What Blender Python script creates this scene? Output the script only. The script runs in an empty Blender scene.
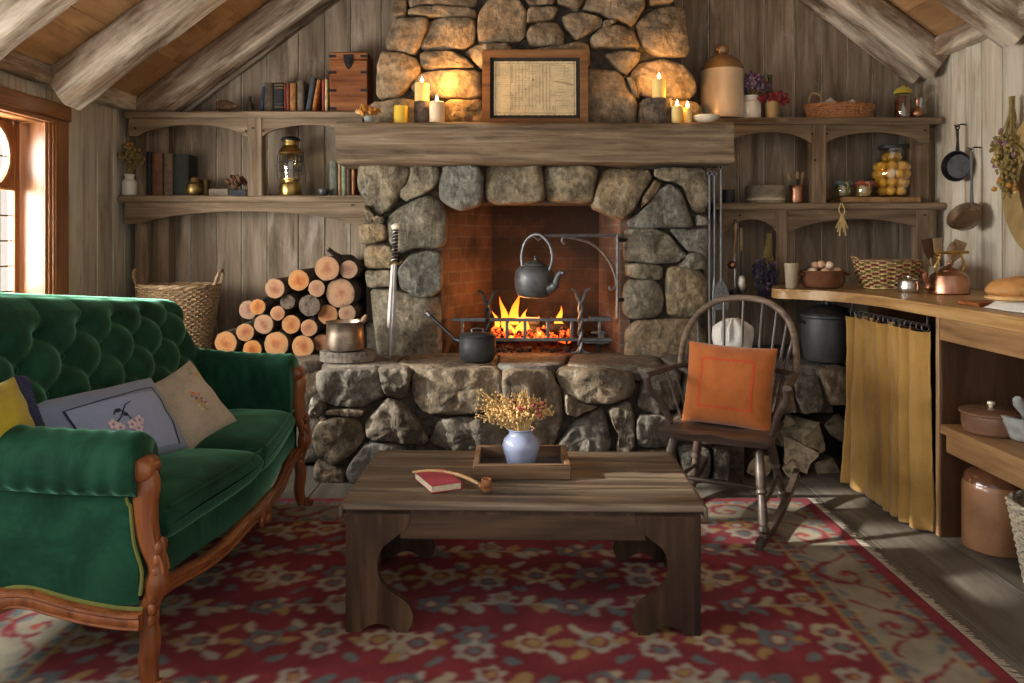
import bpy, bmesh, math, random
import numpy as np
from mathutils import Vector, Matrix, noise, Euler
R = random.Random(11)
C = bpy.context.scene.collection
PI = math.pi
H = 1.33; F = 800.0          # eye height and focal length (pixels of the 1024 wide frame)
def P(px, py, d): return Vector(((px-512)/F*d, d, H+(240-py)/F*d))
def X(px, d): return (px-512)/F*d
def Z(py, d): return H+(240-py)/F*d
V = Vector
# ------------------------------------------------------------------ materials
class MT:
    def __init__(s, name):
        s.m = bpy.data.materials.new(name); s.m.use_nodes = True
        s.nt = s.m.node_tree; s.nt.nodes.clear()
        s.out = s.nt.nodes.new('ShaderNodeOutputMaterial')
        s.b = s.n('ShaderNodeBsdfPrincipled'); s.link(s.b.outputs[0], s.out.inputs[0])
    def link(s, a, b): s.nt.links.new(a, b)
    def n(s, t, props=None, **ins):
        nd = s.nt.nodes.new(t)
        for k, v in (props or {}).items(): setattr(nd, k, v)
        for k, v in ins.items(): s.set(nd, k.replace('_', ' '), v)
        return nd
    def set(s, nd, k, v):
        sk = nd.inputs[int(k[1:])] if k[0] == 'i' and k[1:].isdigit() else nd.inputs[k]
        if isinstance(v, bpy.types.NodeSocket): s.link(v, sk)
        elif hasattr(sk, 'default_value'):
            if sk.type == 'RGBA' and len(v) == 3: v = (*v, 1)
            sk.default_value = v
    def ramp(s, fac, stops):
        r = s.n('ShaderNodeValToRGB'); s.link(fac, r.inputs[0])
        e = r.color_ramp.elements
        while len(e) < len(stops): e.new(.5)
        for q, (p, c) in zip(e, stops):
            q.position = p; q.color = (*c, 1) if len(c) == 3 else c
        return r.outputs[0]
    def mix(s, fac, a, b, mode='MIX'):
        m = s.n('ShaderNodeMix', {'data_type': 'RGBA', 'blend_type': mode})
        for i, v in ((0, fac), (6, a), (7, b)):
            sk = m.inputs[i]
            if isinstance(v, bpy.types.NodeSocket): s.link(v, sk)
            else: sk.default_value = (*v, 1) if isinstance(v, tuple) and len(v) == 3 else v
        return m.outputs[2]
    def math(s, op, a, b=0.0):
        m = s.n('ShaderNodeMath', {'operation': op})
        for i, v in ((0, a), (1, b)):
            if isinstance(v, bpy.types.NodeSocket): s.link(v, m.inputs[i])
            else: m.inputs[i].default_value = v
        return m.outputs[0]
    def noise(s, vec, scale, detail=4, rough=.55, dist=0):
        return s.n('ShaderNodeTexNoise', Vector=vec, Scale=scale, Detail=detail, Roughness=rough, Distortion=dist).outputs[0]
    def coords(s, scale=(1, 1, 1), seed=True):
        tc = s.n('ShaderNodeTexCoord').outputs['Object']
        if seed:
            g = s.n('ShaderNodeNewGeometry').outputs['Random Per Island']
            oi = s.n('ShaderNodeObjectInfo').outputs['Random']
            off = s.math('MULTIPLY', s.math('ADD', g, oi), 37.0)
            cb = s.n('ShaderNodeCombineXYZ', X=off, Y=off, Z=off).outputs[0]
            tc = s.n('ShaderNodeVectorMath', {'operation': 'ADD'}, i0=tc, i1=cb).outputs[0]
        return s.n('ShaderNodeMapping', Vector=tc, Scale=scale).outputs[0]
    def bump(s, h, strength=.3, dist=.01):
        b = s.n('ShaderNodeBump', Height=h, Strength=strength, Distance=dist)
        s.link(b.outputs[0], s.b.inputs['Normal']); return b
def wood(name, dark, mid, light, axis=0, grain=22, rough=.75, bump=.35, wear=None, wearamt=.45, var=.35, spec=.3):
    t = MT(name); sc = [grain]*3; sc[axis] = 1.3
    co = t.coords(tuple(sc))
    n1 = t.noise(co, 1.0, 6, .6, .6)
    sc2 = [grain*5]*3; sc2[axis] = 2.5
    n2 = t.noise(t.coords(tuple(sc2)), 1.0, 3, .5)
    f = t.math('ADD', t.math('MULTIPLY', n1, .75), t.math('MULTIPLY', n2, .25))
    col = t.ramp(f, [(.32, dark), (.5, mid), (.68, light)])
    if wear:
        co3 = [4]*3; co3[axis] = .9
        w = t.noise(t.coords(tuple(co3)), 1.6, 8, .68, .4)
        w = t.ramp(w, [(.62-wearamt*.3, (0, 0, 0)), (.78-wearamt*.3, (1, 1, 1))])
        w = t.math('MULTIPLY', w, t.math('ADD', .35, t.math('MULTIPLY', n2, .9)))
        col = t.mix(w, col, wear)
    g = t.n('ShaderNodeNewGeometry').outputs['Random Per Island']
    oi = t.n('ShaderNodeObjectInfo').outputs['Random']
    rv = t.math('FRACT', t.math('ADD', g, oi))
    val = t.math('ADD', 1-var*.5, t.math('MULTIPLY', rv, var))
    hs = t.n('ShaderNodeHueSaturation', Color=col, Value=val).outputs[0]
    t.set(t.b, 'Base Color', hs); t.b.inputs['Roughness'].default_value = rough
    t.b.inputs['Specular IOR Level'].default_value = spec
    t.bump(f, bump, .012); return t.m
def simple(name, col, rough=.5, metal=0, var=.18, scale=14, bump=.08, dark=None, sheen=0, spec=.5, trans=0, coat=0, sss=0):
    t = MT(name); co = t.coords((1, 1, 1), True)
    n = t.noise(co, scale, 5, .6)
    d = dark or tuple(c*(1-var*1.6) for c in col); l = tuple(min(1, c*(1+var*.7)) for c in col)
    t.set(t.b, 'Base Color', t.ramp(n, [(.34, d), (.52, col), (.7, l)]))
    t.b.inputs['Roughness'].default_value = rough; t.b.inputs['Metallic'].default_value = metal
    t.b.inputs['Specular IOR Level'].default_value = spec
    if sheen:
        t.b.inputs['Sheen Weight'].default_value = sheen; t.b.inputs['Sheen Roughness'].default_value = .35
        t.b.inputs['Sheen Tint'].default_value = (*[min(1, c*2.5+.1) for c in col], 1)
    if trans: t.b.inputs['Transmission Weight'].default_value = trans
    if coat: t.b.inputs['Coat Weight'].default_value = coat; t.b.inputs['Coat Roughness'].default_value = .08
    if sss:
        t.b.inputs['Subsurface Weight'].default_value = sss; t.b.inputs['Subsurface Radius'].default_value = (.03, .012, .004)
    if bump: t.bump(t.noise(co, scale*3, 3), bump, .01)
    return t.m
def fabric(name, col, weave=320, var=.15, sheen=.3, bump=.25, rough=.95):
    t = MT(name); co = t.coords((1, 1, 1), False)
    n = t.noise(co, 9, 5, .6); k = t.noise(t.coords((weave, weave*.4, weave*.4), False), 1, 2)
    d = tuple(c*(1-var*1.5) for c in col); l = tuple(min(1, c*(1+var)) for c in col)
    c = t.ramp(t.math('ADD', t.math('MULTIPLY', n, .6), t.math('MULTIPLY', k, .4)), [(.36, d), (.5, col), (.66, l)])
    t.set(t.b, 'Base Color', c); t.b.inputs['Roughness'].default_value = rough
    t.b.inputs['Sheen Weight'].default_value = sheen; t.b.inputs['Specular IOR Level'].default_value = .1
    t.bump(t.math('ADD', t.math('MULTIPLY', k, .6), t.math('MULTIPLY', t.noise(co, 16, 3, .5, .8), 1.6)), bump, .008); return t.m
def stone_mat(name, stops, lichen, amt=.25, seedscale=1):
    t = MT(name); co = t.coords()
    g = t.n('ShaderNodeNewGeometry').outputs['Random Per Island']
    base = t.ramp(g, stops)
    n1 = t.noise(co, 5, 8, .65, .3); n2 = t.noise(co, 26, 6, .7); n3 = t.noise(t.coords((9, 9, 3)), 3, 5, .6, 1.2)
    col = t.mix(t.ramp(n1, [(.38, (0, 0, 0)), (.62, (1, 1, 1))]), t.mix(.62, base, (.02, .018, .015)), base)
    col = t.mix(t.math('MULTIPLY', t.ramp(n3, [(.54, (0, 0, 0)), (.66, (1, 1, 1))]), amt), col, lichen)
    sp = t.ramp(n2, [(.34, (.2, .19, .18)), (.5, (.95, .95, .95)), (.64, (1.5, 1.5, 1.5))])
    col = t.mix(.6, col, sp, 'MULTIPLY')
    t.set(t.b, 'Base Color', col); t.b.inputs['Roughness'].default_value = .82
    t.b.inputs['Specular IOR Level'].default_value = .35
    h = t.math('ADD', t.math('MULTIPLY', n1, .8), t.math('ADD', t.math('MULTIPLY', n2, .45), t.math('MULTIPLY', n3, .3)))
    t.bump(h, 1.0, .028); return t.m
def emit(name, stops, strength, z0, z1):
    t = MT(name); tc = t.n('ShaderNodeTexCoord').outputs['Object']
    z = t.n('ShaderNodeSeparateXYZ', Vector=tc).outputs[2]
    f = t.n('ShaderNodeMapRange', Value=z, i1=z0, i2=z1).outputs[0]
    e = t.n('ShaderNodeEmission', Color=t.ramp(f, stops), Strength=strength)
    t.link(e.outputs[0], t.out.inputs[0]); return t.m
def glassy(name, tint=(1, 1, 1), refl=.12, rough=.02):
    t = MT(name)
    tr = t.n('ShaderNodeBsdfTransparent', Color=tint); gl = t.n('ShaderNodeBsdfGlossy', Color=(1, 1, 1), Roughness=rough)
    fr = t.n('ShaderNodeFresnel', IOR=1.45).outputs[0]
    bf = t.n('ShaderNodeNewGeometry').outputs['Backfacing']
    mx = t.n('ShaderNodeMixShader'); t.link(t.math('MULTIPLY', t.math('ADD', fr, refl*.3), t.math('SUBTRACT', 1.0, bf)), mx.inputs[0])
    t.link(tr.outputs[0], mx.inputs[1]); t.link(gl.outputs[0], mx.inputs[2]); t.link(mx.outputs[0], t.out.inputs[0]); return t.m
def vcol(name, rough=.95, weave=0, sheen=.2, spec=.15, bump=.3):
    t = MT(name); a = t.n('ShaderNodeVertexColor', {'layer_name': 'col'}).outputs[0]
    co = t.coords((1, 1, 1), False); n = t.noise(co, 18, 5, .65)
    k = t.noise(t.coords((weave or 90, (weave or 90)*.3, 90), False), 1, 3)
    v = t.math('ADD', .62, t.math('MULTIPLY', t.math('ADD', n, k), .4))
    t.set(t.b, 'Base Color', t.n('ShaderNodeHueSaturation', Color=a, Value=v).outputs[0])
    t.b.inputs['Roughness'].default_value = rough; t.b.inputs['Sheen Weight'].default_value = sheen
    t.b.inputs['Specular IOR Level'].default_value = spec
    t.bump(k, bump, .006); return t.m
M = {}
M['wall'] = wood('weathered boards', (.11, .08, .055), (.25, .19, .135), (.40, .32, .24), 2, 12, .85, .3, (.46, .40, .33), .35, .4)
M['wallpale'] = wood('whitewashed boards', (.28, .22, .15), (.52, .45, .35), (.70, .62, .51), 2, 10, .85, .25, (.70, .65, .56), .55, .25)
M['gap'] = simple('board gap', (.58, .52, .42), .9, 0, .3, 8)
M['beam'] = wood('whitewashed beam', (.06, .036, .022), (.20, .14, .092), (.40, .31, .23), 0, 15, .85, .7, (.66, .58, .48), .62, .2)
M['beamy'] = wood('whitewashed plate', (.07, .045, .028), (.22, .155, .105), (.40, .31, .23), 1, 15, .85, .6, (.64, .57, .47), .6, .2)
M['ceil'] = wood('brown ceiling boards', (.19, .095, .04), (.36, .20, .09), (.47, .29, .14), 1, 5, .7, .15, (.12, .06, .03), .25, .3)
M['shelf'] = wood('grey brown shelf wood', (.075, .048, .028), (.20, .14, .088), (.33, .245, .165), 0, 16, .8, .35, (.40, .32, .23), .12, .2)
M['shelfz'] = wood('grey brown post wood', (.075, .048, .028), (.20, .14, .088), (.33, .245, .165), 2, 16, .8, .35, (.40, .32, .23), .12, .2)
M['mantel'] = wood('hewn mantel oak', (.055, .034, .019), (.19, .13, .08), (.33, .25, .165), 0, 18, .82, .9, (.42, .34, .25), .25, .1)
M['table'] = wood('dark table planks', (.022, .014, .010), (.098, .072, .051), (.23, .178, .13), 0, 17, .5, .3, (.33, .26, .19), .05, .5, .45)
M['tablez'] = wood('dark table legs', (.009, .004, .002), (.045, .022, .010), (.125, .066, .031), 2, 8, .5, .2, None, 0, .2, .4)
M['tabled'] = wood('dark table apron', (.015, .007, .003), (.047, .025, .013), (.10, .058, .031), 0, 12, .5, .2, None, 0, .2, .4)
M['tray'] = wood('tray wood', (.05, .025, .013), (.15, .085, .048), (.26, .16, .095), 0, 16, .6, .2)
M['carved'] = wood('carved walnut', (.085, .022, .007), (.24, .075, .024), (.38, .145, .05), 2, 14, .32, .15, None, 0, .1, .5)
M['casing'] = wood('stained window casing', (.14, .045, .012), (.30, .115, .035), (.42, .19, .07), 2, 14, .32, .12, None, 0, .2, .6)
M['casingy'] = wood('stained window header', (.14, .045, .012), (.28, .11, .035), (.40, .18, .07), 1, 14, .35, .12, None, 0, .2, .6)
M['counter'] = wood('oiled counter top', (.26, .13, .045), (.46, .27, .105), (.60, .40, .19), 1, 10, .38, .12, None, 0, .2, .5)
M['bench'] = wood('bench plank', (.15, .075, .03), (.32, .18, .08), (.45, .28, .14), 1, 10, .5, .15, None, 0, .2)
M['panel'] = wood('dark stained panel', (.03, .013, .006), (.07, .032, .015), (.115, .056, .028), 2, 8, .45, .12, None, 0, .15)
M['chair'] = wood('dark chair wood', (.022, .014, .011), (.062, .042, .034), (.13, .095, .078), 0, 16, .42, .15, (.26, .20, .15), .1, .15, .5)
M['chairbow'] = wood('worn chair bow', (.05, .032, .022), (.13, .09, .065), (.26, .19, .14), 0, 16, .5, .2, None, 0, .2)
M['floor'] = wood('grey floor planks', (.052, .045, .038), (.12, .105, .090), (.20, .18, .155), 1, 7, .5, .2, (.25, .225, .19), .08, .35, .4)
M['chest'] = wood('red brown chest', (.09, .022, .007), (.27, .085, .025), (.42, .17, .06), 0, 12, .5, .3, (.05, .018, .008), .2)
M['frame'] = wood('picture frame wood', (.085, .034, .011), (.19, .085, .03), (.28, .135, .05), 0, 16, .5, .15)
M['bark'] = simple('log bark', (.12, .085, .062), .95, 0, .5, 24, .9, (.03, .022, .017))
M['splitwood'] = simple('split wood face', (.40, .31, .21), .9, 0, .4, 24, .5)
M['slab'] = simple('log slab bark', (.24, .20, .165), .95, 0, .4, 30, .8)
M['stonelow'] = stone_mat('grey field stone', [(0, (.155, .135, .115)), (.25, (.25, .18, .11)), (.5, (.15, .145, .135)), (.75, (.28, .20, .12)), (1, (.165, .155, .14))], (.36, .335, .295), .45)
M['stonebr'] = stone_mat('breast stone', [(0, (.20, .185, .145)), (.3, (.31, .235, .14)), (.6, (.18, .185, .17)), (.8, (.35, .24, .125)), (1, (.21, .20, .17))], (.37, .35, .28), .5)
M['stoneup'] = stone_mat('candlelit chimney stone', [(0, (.30, .215, .135)), (.3, (.38, .265, .155)), (.6, (.31, .225, .145)), (.8, (.42, .28, .155)), (1, (.33, .235, .15))], (.45, .36, .25), .35)  # warm tan carries the candle glow on the upper stones in its colour
M['mortar'] = simple('dark mortar', (.075, .06, .045), .95, 0, .4, 30, .6)
M['iron'] = simple('black iron', (.035, .035, .038), .48, .75, .3, 25, .15)
M['irongrey'] = simple('grey iron', (.17, .175, .185), .45, .7, .25, 22, .12)
M['kettle'] = simple('grey kettle iron', (.115, .118, .12), .45, .4, .25, 20, .12)
M['pot'] = simple('cast iron pot', (.05, .052, .055), .5, .35, .2, 20, .12)
M['steel'] = simple('blade steel', (.17, .148, .135), .42, .7, .2, 12, .05)
M['tin'] = simple('tinned metal', (.62, .60, .56), .3, 1, .2, 9, .04)
M['copper'] = simple('copper', (.40, .20, .125), .3, 1, .25, 9, .04)
M['copperdull'] = simple('dull copper', (.36, .28, .215), .36, 1, .3, 9, .06)
M['brass'] = simple('brass', (.62, .42, .14), .3, 1, .3, 10, .05)
M['oldbrass'] = simple('old brass', (.30, .21, .075), .36, .9, .4, 14, .06)
t = MT('green velvet'); co = t.coords((1, 1, 1), False)
n = t.noise(co, 7, 6, .65, .5)
t.set(t.b, 'Base Color', t.ramp(n, [(.3, (.004, .026, .014)), (.5, (.008, .05, .027)), (.72, (.016, .085, .046))]))
t.b.inputs['Roughness'].default_value = .8; t.b.inputs['Sheen Weight'].default_value = 1.0
t.b.inputs['Sheen Roughness'].default_value = .32; t.b.inputs['Sheen Tint'].default_value = (.22, .60, .40, 1)
t.b.inputs['Specular IOR Level'].default_value = .15
t.bump(t.noise(co, 38, 4), .12, .01); M['velvet'] = t.m
M['cream'] = simple('cream glaze', (.74, .66, .52), .25, 0, .1, 6, .02, coat=.4)
M['white'] = simple('white stoneware', (.70, .68, .62), .3, 0, .1, 6, .02, coat=.3)
M['jug'] = simple('jug stoneware', (.66, .50, .33), .3, 0, .08, 5, .02, coat=.4)
M['jugtop'] = simple('jug brown glaze', (.24, .125, .045), .22, 0, .2, 8, .02, coat=.6)
M['brownglaze'] = simple('brown glaze', (.14, .055, .028), .22, 0, .25, 8, .02, coat=.5)
M['saltglaze'] = simple('salt glazed stoneware', (.33, .165, .082), .3, 0, .18, 7, .02, coat=.35)
M['darkglaze'] = simple('dark casserole glaze', (.19, .10, .06), .25, 0, .2, 8, .02, coat=.5)
M['blueglaze'] = simple('pale blue glaze', (.24, .28, .42), .22, 0, .12, 5, .03, coat=.5)
M['greystone'] = simple('grey mortar stone', (.36, .37, .36), .7, 0, .2, 25, .1)
M['wax'] = simple('candle wax', (.88, .62, .22), .45, 0, .06, 6, 0, sss=.6)
M['waxy'] = simple('yellow candle glass', (.70, .47, .035), .3, 0, .1, 6, 0, sss=.4, coat=.4)
M['waxw'] = simple('white candle wax', (.82, .63, .40), .45, 0, .06, 6, 0, sss=.5)
M['wick'] = simple('wick', (.02, .015, .01), .9)
M['flame'] = emit('candle flame', [(0, (1, .35, .06)), (.3, (1, .62, .2)), (1, (1, .8, .4))], 26, 0, .04)
M['fire'] = emit('fire flame', [(0, (1, .30, .03)), (.4, (1, .22, .016)), (1, (.9, .09, .004))], 3.6, .75, 1.0)
t = MT('ember coals'); co = t.coords((1, 1, 1), False); n = t.noise(co, 22, 5, .7)
t.set(t.b, 'Base Color', (.02, .015, .012)); t.set(t.b, 'Emission Color', t.ramp(n, [(.48, (0, 0, 0)), (.6, (1, .08, .01)), (.75, (1, .35, .06))]))
t.b.inputs['Emission Strength'].default_value = 5; t.b.inputs['Roughness'].default_value = .95; M['ember'] = t.m
M['char'] = simple('charred wood', (.035, .025, .02), .95, 0, .5, 20, .7)
M['glass'] = glassy('window glass', (.97, .98, .97), .1)
M['jarglass'] = glassy('jar glass', (.95, .96, .92), .35)
M['darkglass'] = glassy('lantern glass', (.9, .88, .8), .3)
M['lead'] = simple('window lead', (.05, .045, .04), .5, .6)
M['wicker'] = simple('brown wicker', (.31, .20, .105), .7, 0, .4, 40, .2)
M['wickerred'] = simple('chestnut wicker', (.42, .18, .07), .6, 0, .4, 40, .2)
M['wickerpale'] = simple('bleached willow', (.50, .44, .34), .7, 0, .3, 40, .2)
M['straw'] = simple('straw', (.62, .45, .19), .8, 0, .3, 30, .1)
M['dried'] = simple('dried flower tan', (.70, .47, .20), .85, 0, .35, 40, .1)
M['herb'] = simple('dried herb', (.30, .22, .075), .9, 0, .4, 40, .2)
M['redfl'] = simple('dark red petals', (.20, .022, .026), .85, 0, .3, 40, .1)
M['orangefl'] = simple('orange petals', (.55, .22, .035), .85, 0, .3, 40, .1)
M['lav'] = simple('lavender blossom', (.15, .095, .165), .9, 0, .35, 50, .2)
M['lavdark'] = simple('dark lavender', (.035, .03, .065), .9, 0, .35, 50, .2)
M['pine'] = simple('pinecone', (.15, .075, .035), .8, 0, .35, 40, .2)
M['paper'] = simple('page edges', (.66, .57, .42), .9, 0, .12, 60, .1)
M['linen'] = fabric('white linen', (.72, .70, .66))
M['orange'] = fabric('orange linen', (.40, .118, .030), 420, .14)
M['stitch'] = fabric('orange red stitching', (.50, .075, .028), 200)
M['beige'] = fabric('beige linen', (.44, .385, .31), 300)
M['blue'] = fabric('slate blue cloth', (.20, .265, .40), 300, .06)
M['bluepale'] = fabric('pale blue cloth', (.28, .36, .56), 300, .06)
M['navy'] = fabric('navy cord', (.02, .024, .045))
M['mustard'] = fabric('mustard cloth', (.45, .36, .03))
M['tasselblue'] = fabric('navy fringe', (.03, .035, .09))
M['curtain'] = fabric('ochre linen curtain', (.38, .22, .062), 300, .1, .3)
M['pink'] = fabric('pale pink thread', (.72, .58, .62)); M['teal'] = fabric('teal thread', (.16, .35, .33))
M['redth'] = fabric('red thread', (.5, .08, .06)); M['orth'] = fabric('orange thread', (.7, .3, .08)); M['plum'] = fabric('plum thread', (.25, .1, .2))
M['crust'] = simple('bread crust', (.50, .24, .075), .6, 0, .3, 14, .3)
M['crumb'] = simple('pale bread base', (.74, .46, .19), .75, 0, .2, 18, .3)
M['egg'] = simple('brown egg', (.62, .36, .22), .45, 0, .12, 10, .03)
M['eggpale'] = simple('pale egg', (.74, .58, .44), .45, 0, .1, 10, .03)
M['peach'] = simple('preserved peach', (.80, .42, .05), .3, 0, .15, 10, .03, coat=.3)
M['spoonwood'] = simple('spoon wood', (.33, .215, .115), .7, 0, .25, 14, .1)
M['ochre'] = simple('ochre board', (.42, .29, .12), .55, 0, .2, 5, .08)
M['pipe'] = wood('briar pipe', (.16, .05, .02), (.36, .15, .06), (.5, .25, .11), 0, 30, .35, .2)
M['stem'] = simple('pipe stem', (.66, .42, .20), .3, 0, .2, 12, .02)
M['hessian'] = simple('box band', (.36, .28, .19), .8, 0, .2, 30, .1)
M['greycard'] = simple('grey round box', (.26, .215, .165), .8, 0, .2, 20, .1)
def endgrain():
    t = MT('cut log end'); tc = t.n('ShaderNodeTexCoord').outputs['Object']
    oi = t.n('ShaderNodeObjectInfo').outputs['Random']
    co = t.n('ShaderNodeMapping', Vector=tc, Scale=(1, .02, 1)).outputs[0]
    ln = t.n('ShaderNodeVectorMath', {'operation': 'LENGTH'}, i0=co).outputs['Value']
    n = t.noise(t.coords((1, .2, 1)), 24, 5, .65)
    rings = t.n('ShaderNodeTexWave', {'wave_type': 'RINGS', 'rings_direction': 'Y'}, Vector=t.coords((1, .02, 1), False), Scale=26, Distortion=2.5, Detail=2).outputs[1]
    f = t.math('ADD', t.math('MULTIPLY', ln, 9.5), t.math('SUBTRACT', t.math('MULTIPLY', n, 1.1), .52))
    col = t.ramp(f, [(.0, (.24, .065, .017)), (.24, (.36, .125, .036)), (.44, (.44, .21, .078)), (.72, (.37, .19, .08)), (.9, (.17, .09, .05))])
    col = t.mix(t.math('MULTIPLY', rings, .35), col, (.24, .10, .04))
    hs = t.n('ShaderNodeHueSaturation', Color=col, Saturation=t.math('ADD', .75, t.math('MULTIPLY', oi, .35)), Value=t.math('ADD', .75, t.math('MULTIPLY', oi, .4))).outputs[0]
    t.set(t.b, 'Base Color', hs); t.b.inputs['Roughness'].default_value = .85; t.bump(n, .4, .008); return t.m
M['endgrain'] = endgrain()
def brick(soot_amt=.8, nm='firebox brick'):
    t = MT(nm); tc = t.n('ShaderNodeTexCoord').outputs['Object']
    s = t.n('ShaderNodeSeparateXYZ', Vector=tc)
    cb = t.n('ShaderNodeCombineXYZ', X=t.math('ADD', s.outputs[0], s.outputs[1]), Y=s.outputs[2]).outputs[0]
    b = t.n('ShaderNodeTexBrick', Vector=cb, Color1=(.17, .085, .048), Color2=(.10, .055, .035), Mortar=(.16, .125, .095), Scale=1.0)
    b.inputs['Mortar Size'].default_value = .006; b.inputs['Brick Width'].default_value = .21; b.inputs['Row Height'].default_value = .075
    n = t.noise(tc, 14, 5, .65); soot = t.noise(tc, 3, 4, .6)
    col = t.mix(t.ramp(n, [(.35, (0, 0, 0)), (.65, (.5, .5, .5))]), b.outputs[0], (.10, .055, .035))
    col = t.mix(t.ramp(soot, [(.42 if soot_amt < .9 else .2, (0, 0, 0)), (.62 if soot_amt < .9 else .5, (soot_amt,)*3)]), col, (.02, .015, .013))
    t.set(t.b, 'Base Color', col); t.b.inputs['Roughness'].default_value = .9
    t.bump(t.math('ADD', t.math('MULTIPLY', b.outputs[1], -1.0), t.math('MULTIPLY', n, .4)), .6, .012); return t.m
M['brick'] = brick(); M['sootbrick'] = brick(.93, 'sooty brick')
# ------------------------------------------------------------------ builders
class B:
    def __init__(s): s.bm = bmesh.new(); s.mi = 0
    def _fin(s, vs, m):
        if m is not None: bmesh.ops.transform(s.bm, matrix=m, verts=vs)
    def _setmat(s, n0):
        if s.mi:
            s.bm.faces.ensure_lookup_table()
            for f in s.bm.faces[n0:]: f.material_index = s.mi
    def box(s, c, size, rot=None, bev=0, m=None, seg=1):
        n0 = len(s.bm.faces)
        r = bmesh.ops.create_cube(s.bm, size=1); vs = r['verts']
        bmesh.ops.scale(s.bm, vec=size, verts=vs)
        if bev:
            es = list({e for v in vs for e in v.link_edges})
            q = bmesh.ops.bevel(s.bm, geom=es, offset=bev, segments=seg, affect='EDGES', profile=.5)
            vs = list({v for f in q['faces'] for v in f.verts} | {v for v in vs if v.is_valid})
        mt = Matrix.Translation(c)
        if rot is not None: mt = mt @ Euler(rot).to_matrix().to_4x4()
        if m is not None: mt = m @ mt
        bmesh.ops.transform(s.bm, matrix=mt, verts=vs); s._setmat(n0); return s
    def b6(s, x0, x1, y0, y1, z0, z1, bev=0, seg=1):
        return s.box(((x0+x1)/2, (y0+y1)/2, (z0+z1)/2), (abs(x1-x0), abs(y1-y0), abs(z1-z0)), None, bev, None, seg)
    def grid(s, fn, nu, nv, cu=False, cv=False, flip=False):
        n0 = len(s.bm.faces)
        vs = [[s.bm.verts.new(fn(i/(nu if cu else nu-1), j/(nv if cv else nv-1))) for j in range(nv)] for i in range(nu)]
        for i in range(nu if cu else nu-1):
            for j in range(nv if cv else nv-1):
                a, b, c, d = vs[i][j], vs[(i+1) % nu][j], vs[(i+1) % nu][(j+1) % nv], vs[i][(j+1) % nv]
                f = (a, d, c, b) if flip else (a, b, c, d)
                try: s.bm.faces.new(f)
                except ValueError: pass
        s._setmat(n0); return vs
    def tube(s, pts, r, n=8, caps=True, closed=False):
        n0 = len(s.bm.faces)
        pts = [V(p) for p in pts]; k = len(pts)
        rs = r if isinstance(r, (list, tuple)) else [r]*k
        rings = []; ref = None
        for i, p in enumerate(pts):
            if closed: t = pts[(i+1) % k]-pts[i-1]
            else: t = pts[min(i+1, k-1)]-pts[max(i-1, 0)]
            if t.length < 1e-9: t = V((0, 0, 1))
            t.normalize()
            if ref is None:
                ref = V((0, 0, 1)) if abs(t.z) < .9 else V((1, 0, 0))
            u = ref - t*ref.dot(t)
            if u.length < 1e-6: u = t.orthogonal()
            u.normalize(); w = t.cross(u); ref = u
            rings.append([s.bm.verts.new(p+(u*math.cos(2*PI*j/n)+w*math.sin(2*PI*j/n))*rs[i]) for j in range(n)])
        for i in range(k if closed else k-1):
            a, b = rings[i], rings[(i+1) % k]
            for j in range(n): s.bm.faces.new((a[j], a[(j+1) % n], b[(j+1) % n], b[j]))
        if caps and not closed:
            s.bm.faces.new(rings[0][::-1]); s.bm.faces.new(rings[-1])
        s._setmat(n0); return s
    def cyl(s, a, b, r1, r2=None, n=16): return s.tube([a, b], [r1, r1 if r2 is None else r2], n)
    def lathe(s, prof, n=32, c=(0, 0, 0), m=None, cap=True):
        n0 = len(s.bm.faces); rings = []; allv = []
        for r, z in prof:
            if r < 1e-5: rr = [s.bm.verts.new((c[0], c[1], c[2]+z))]
            else: rr = [s.bm.verts.new((c[0]+r*math.cos(2*PI*j/n), c[1]+r*math.sin(2*PI*j/n), c[2]+z)) for j in range(n)]
            rings.append(rr); allv += rr
        for a, b in zip(rings, rings[1:]):
            for j in range(n):
                q = [a[j % len(a)], a[(j+1) % len(a)], b[(j+1) % len(b)], b[j % len(b)]]
                q2 = []
                for v in q:
                    if v not in q2: q2.append(v)
                if len(q2) > 2: s.bm.faces.new(q2)
        if cap:
            if len(rings[0]) > 1: s.bm.faces.new(rings[0][::-1])
            if len(rings[-1]) > 1: s.bm.faces.new(rings[-1])
        s._fin(allv, m); s._setmat(n0); return s
    def prism(s, poly, axis, a, b, m=None):
        """poly of (u,v) extruded from a to b along axis: 0:(y,z) 1:(x,z) 2:(x,y)"""
        n0 = len(s.bm.faces)
        def mk(u, v, w): return ((w, u, v), (u, w, v), (u, v, w))[axis]
        A = [s.bm.verts.new(mk(u, v, a)) for u, v in poly]; Bv = [s.bm.verts.new(mk(u, v, b)) for u, v in poly]
        s.bm.faces.new(A); s.bm.faces.new(Bv[::-1]); k = len(poly)
        for i in range(k): s.bm.faces.new((A[i], Bv[i], Bv[(i+1) % k], A[(i+1) % k]))
        s._fin(A+Bv, m); s._setmat(n0); return s
    def ball(s, c, r, sub=2, nz=0, ns=3.0, m=None):
        n0 = len(s.bm.faces)
        q = bmesh.ops.create_icosphere(s.bm, subdivisions=sub, radius=1); vs = q['verts']
        if isinstance(r, (int, float)): r = (r, r, r)
        sd = V((R.random()*50, R.random()*50, R.random()*50))
        for v in vs:
            k = 1 + (nz*noise.noise(v.co*ns+sd) if nz else 0)
            v.co = V((v.co.x*r[0]*k, v.co.y*r[1]*k, v.co.z*r[2]*k))
        s._fin(vs, (m or Matrix.Identity(4)) if m is not None else None)
        bmesh.ops.translate(s.bm, vec=c, verts=vs); s._setmat(n0); return s
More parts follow.
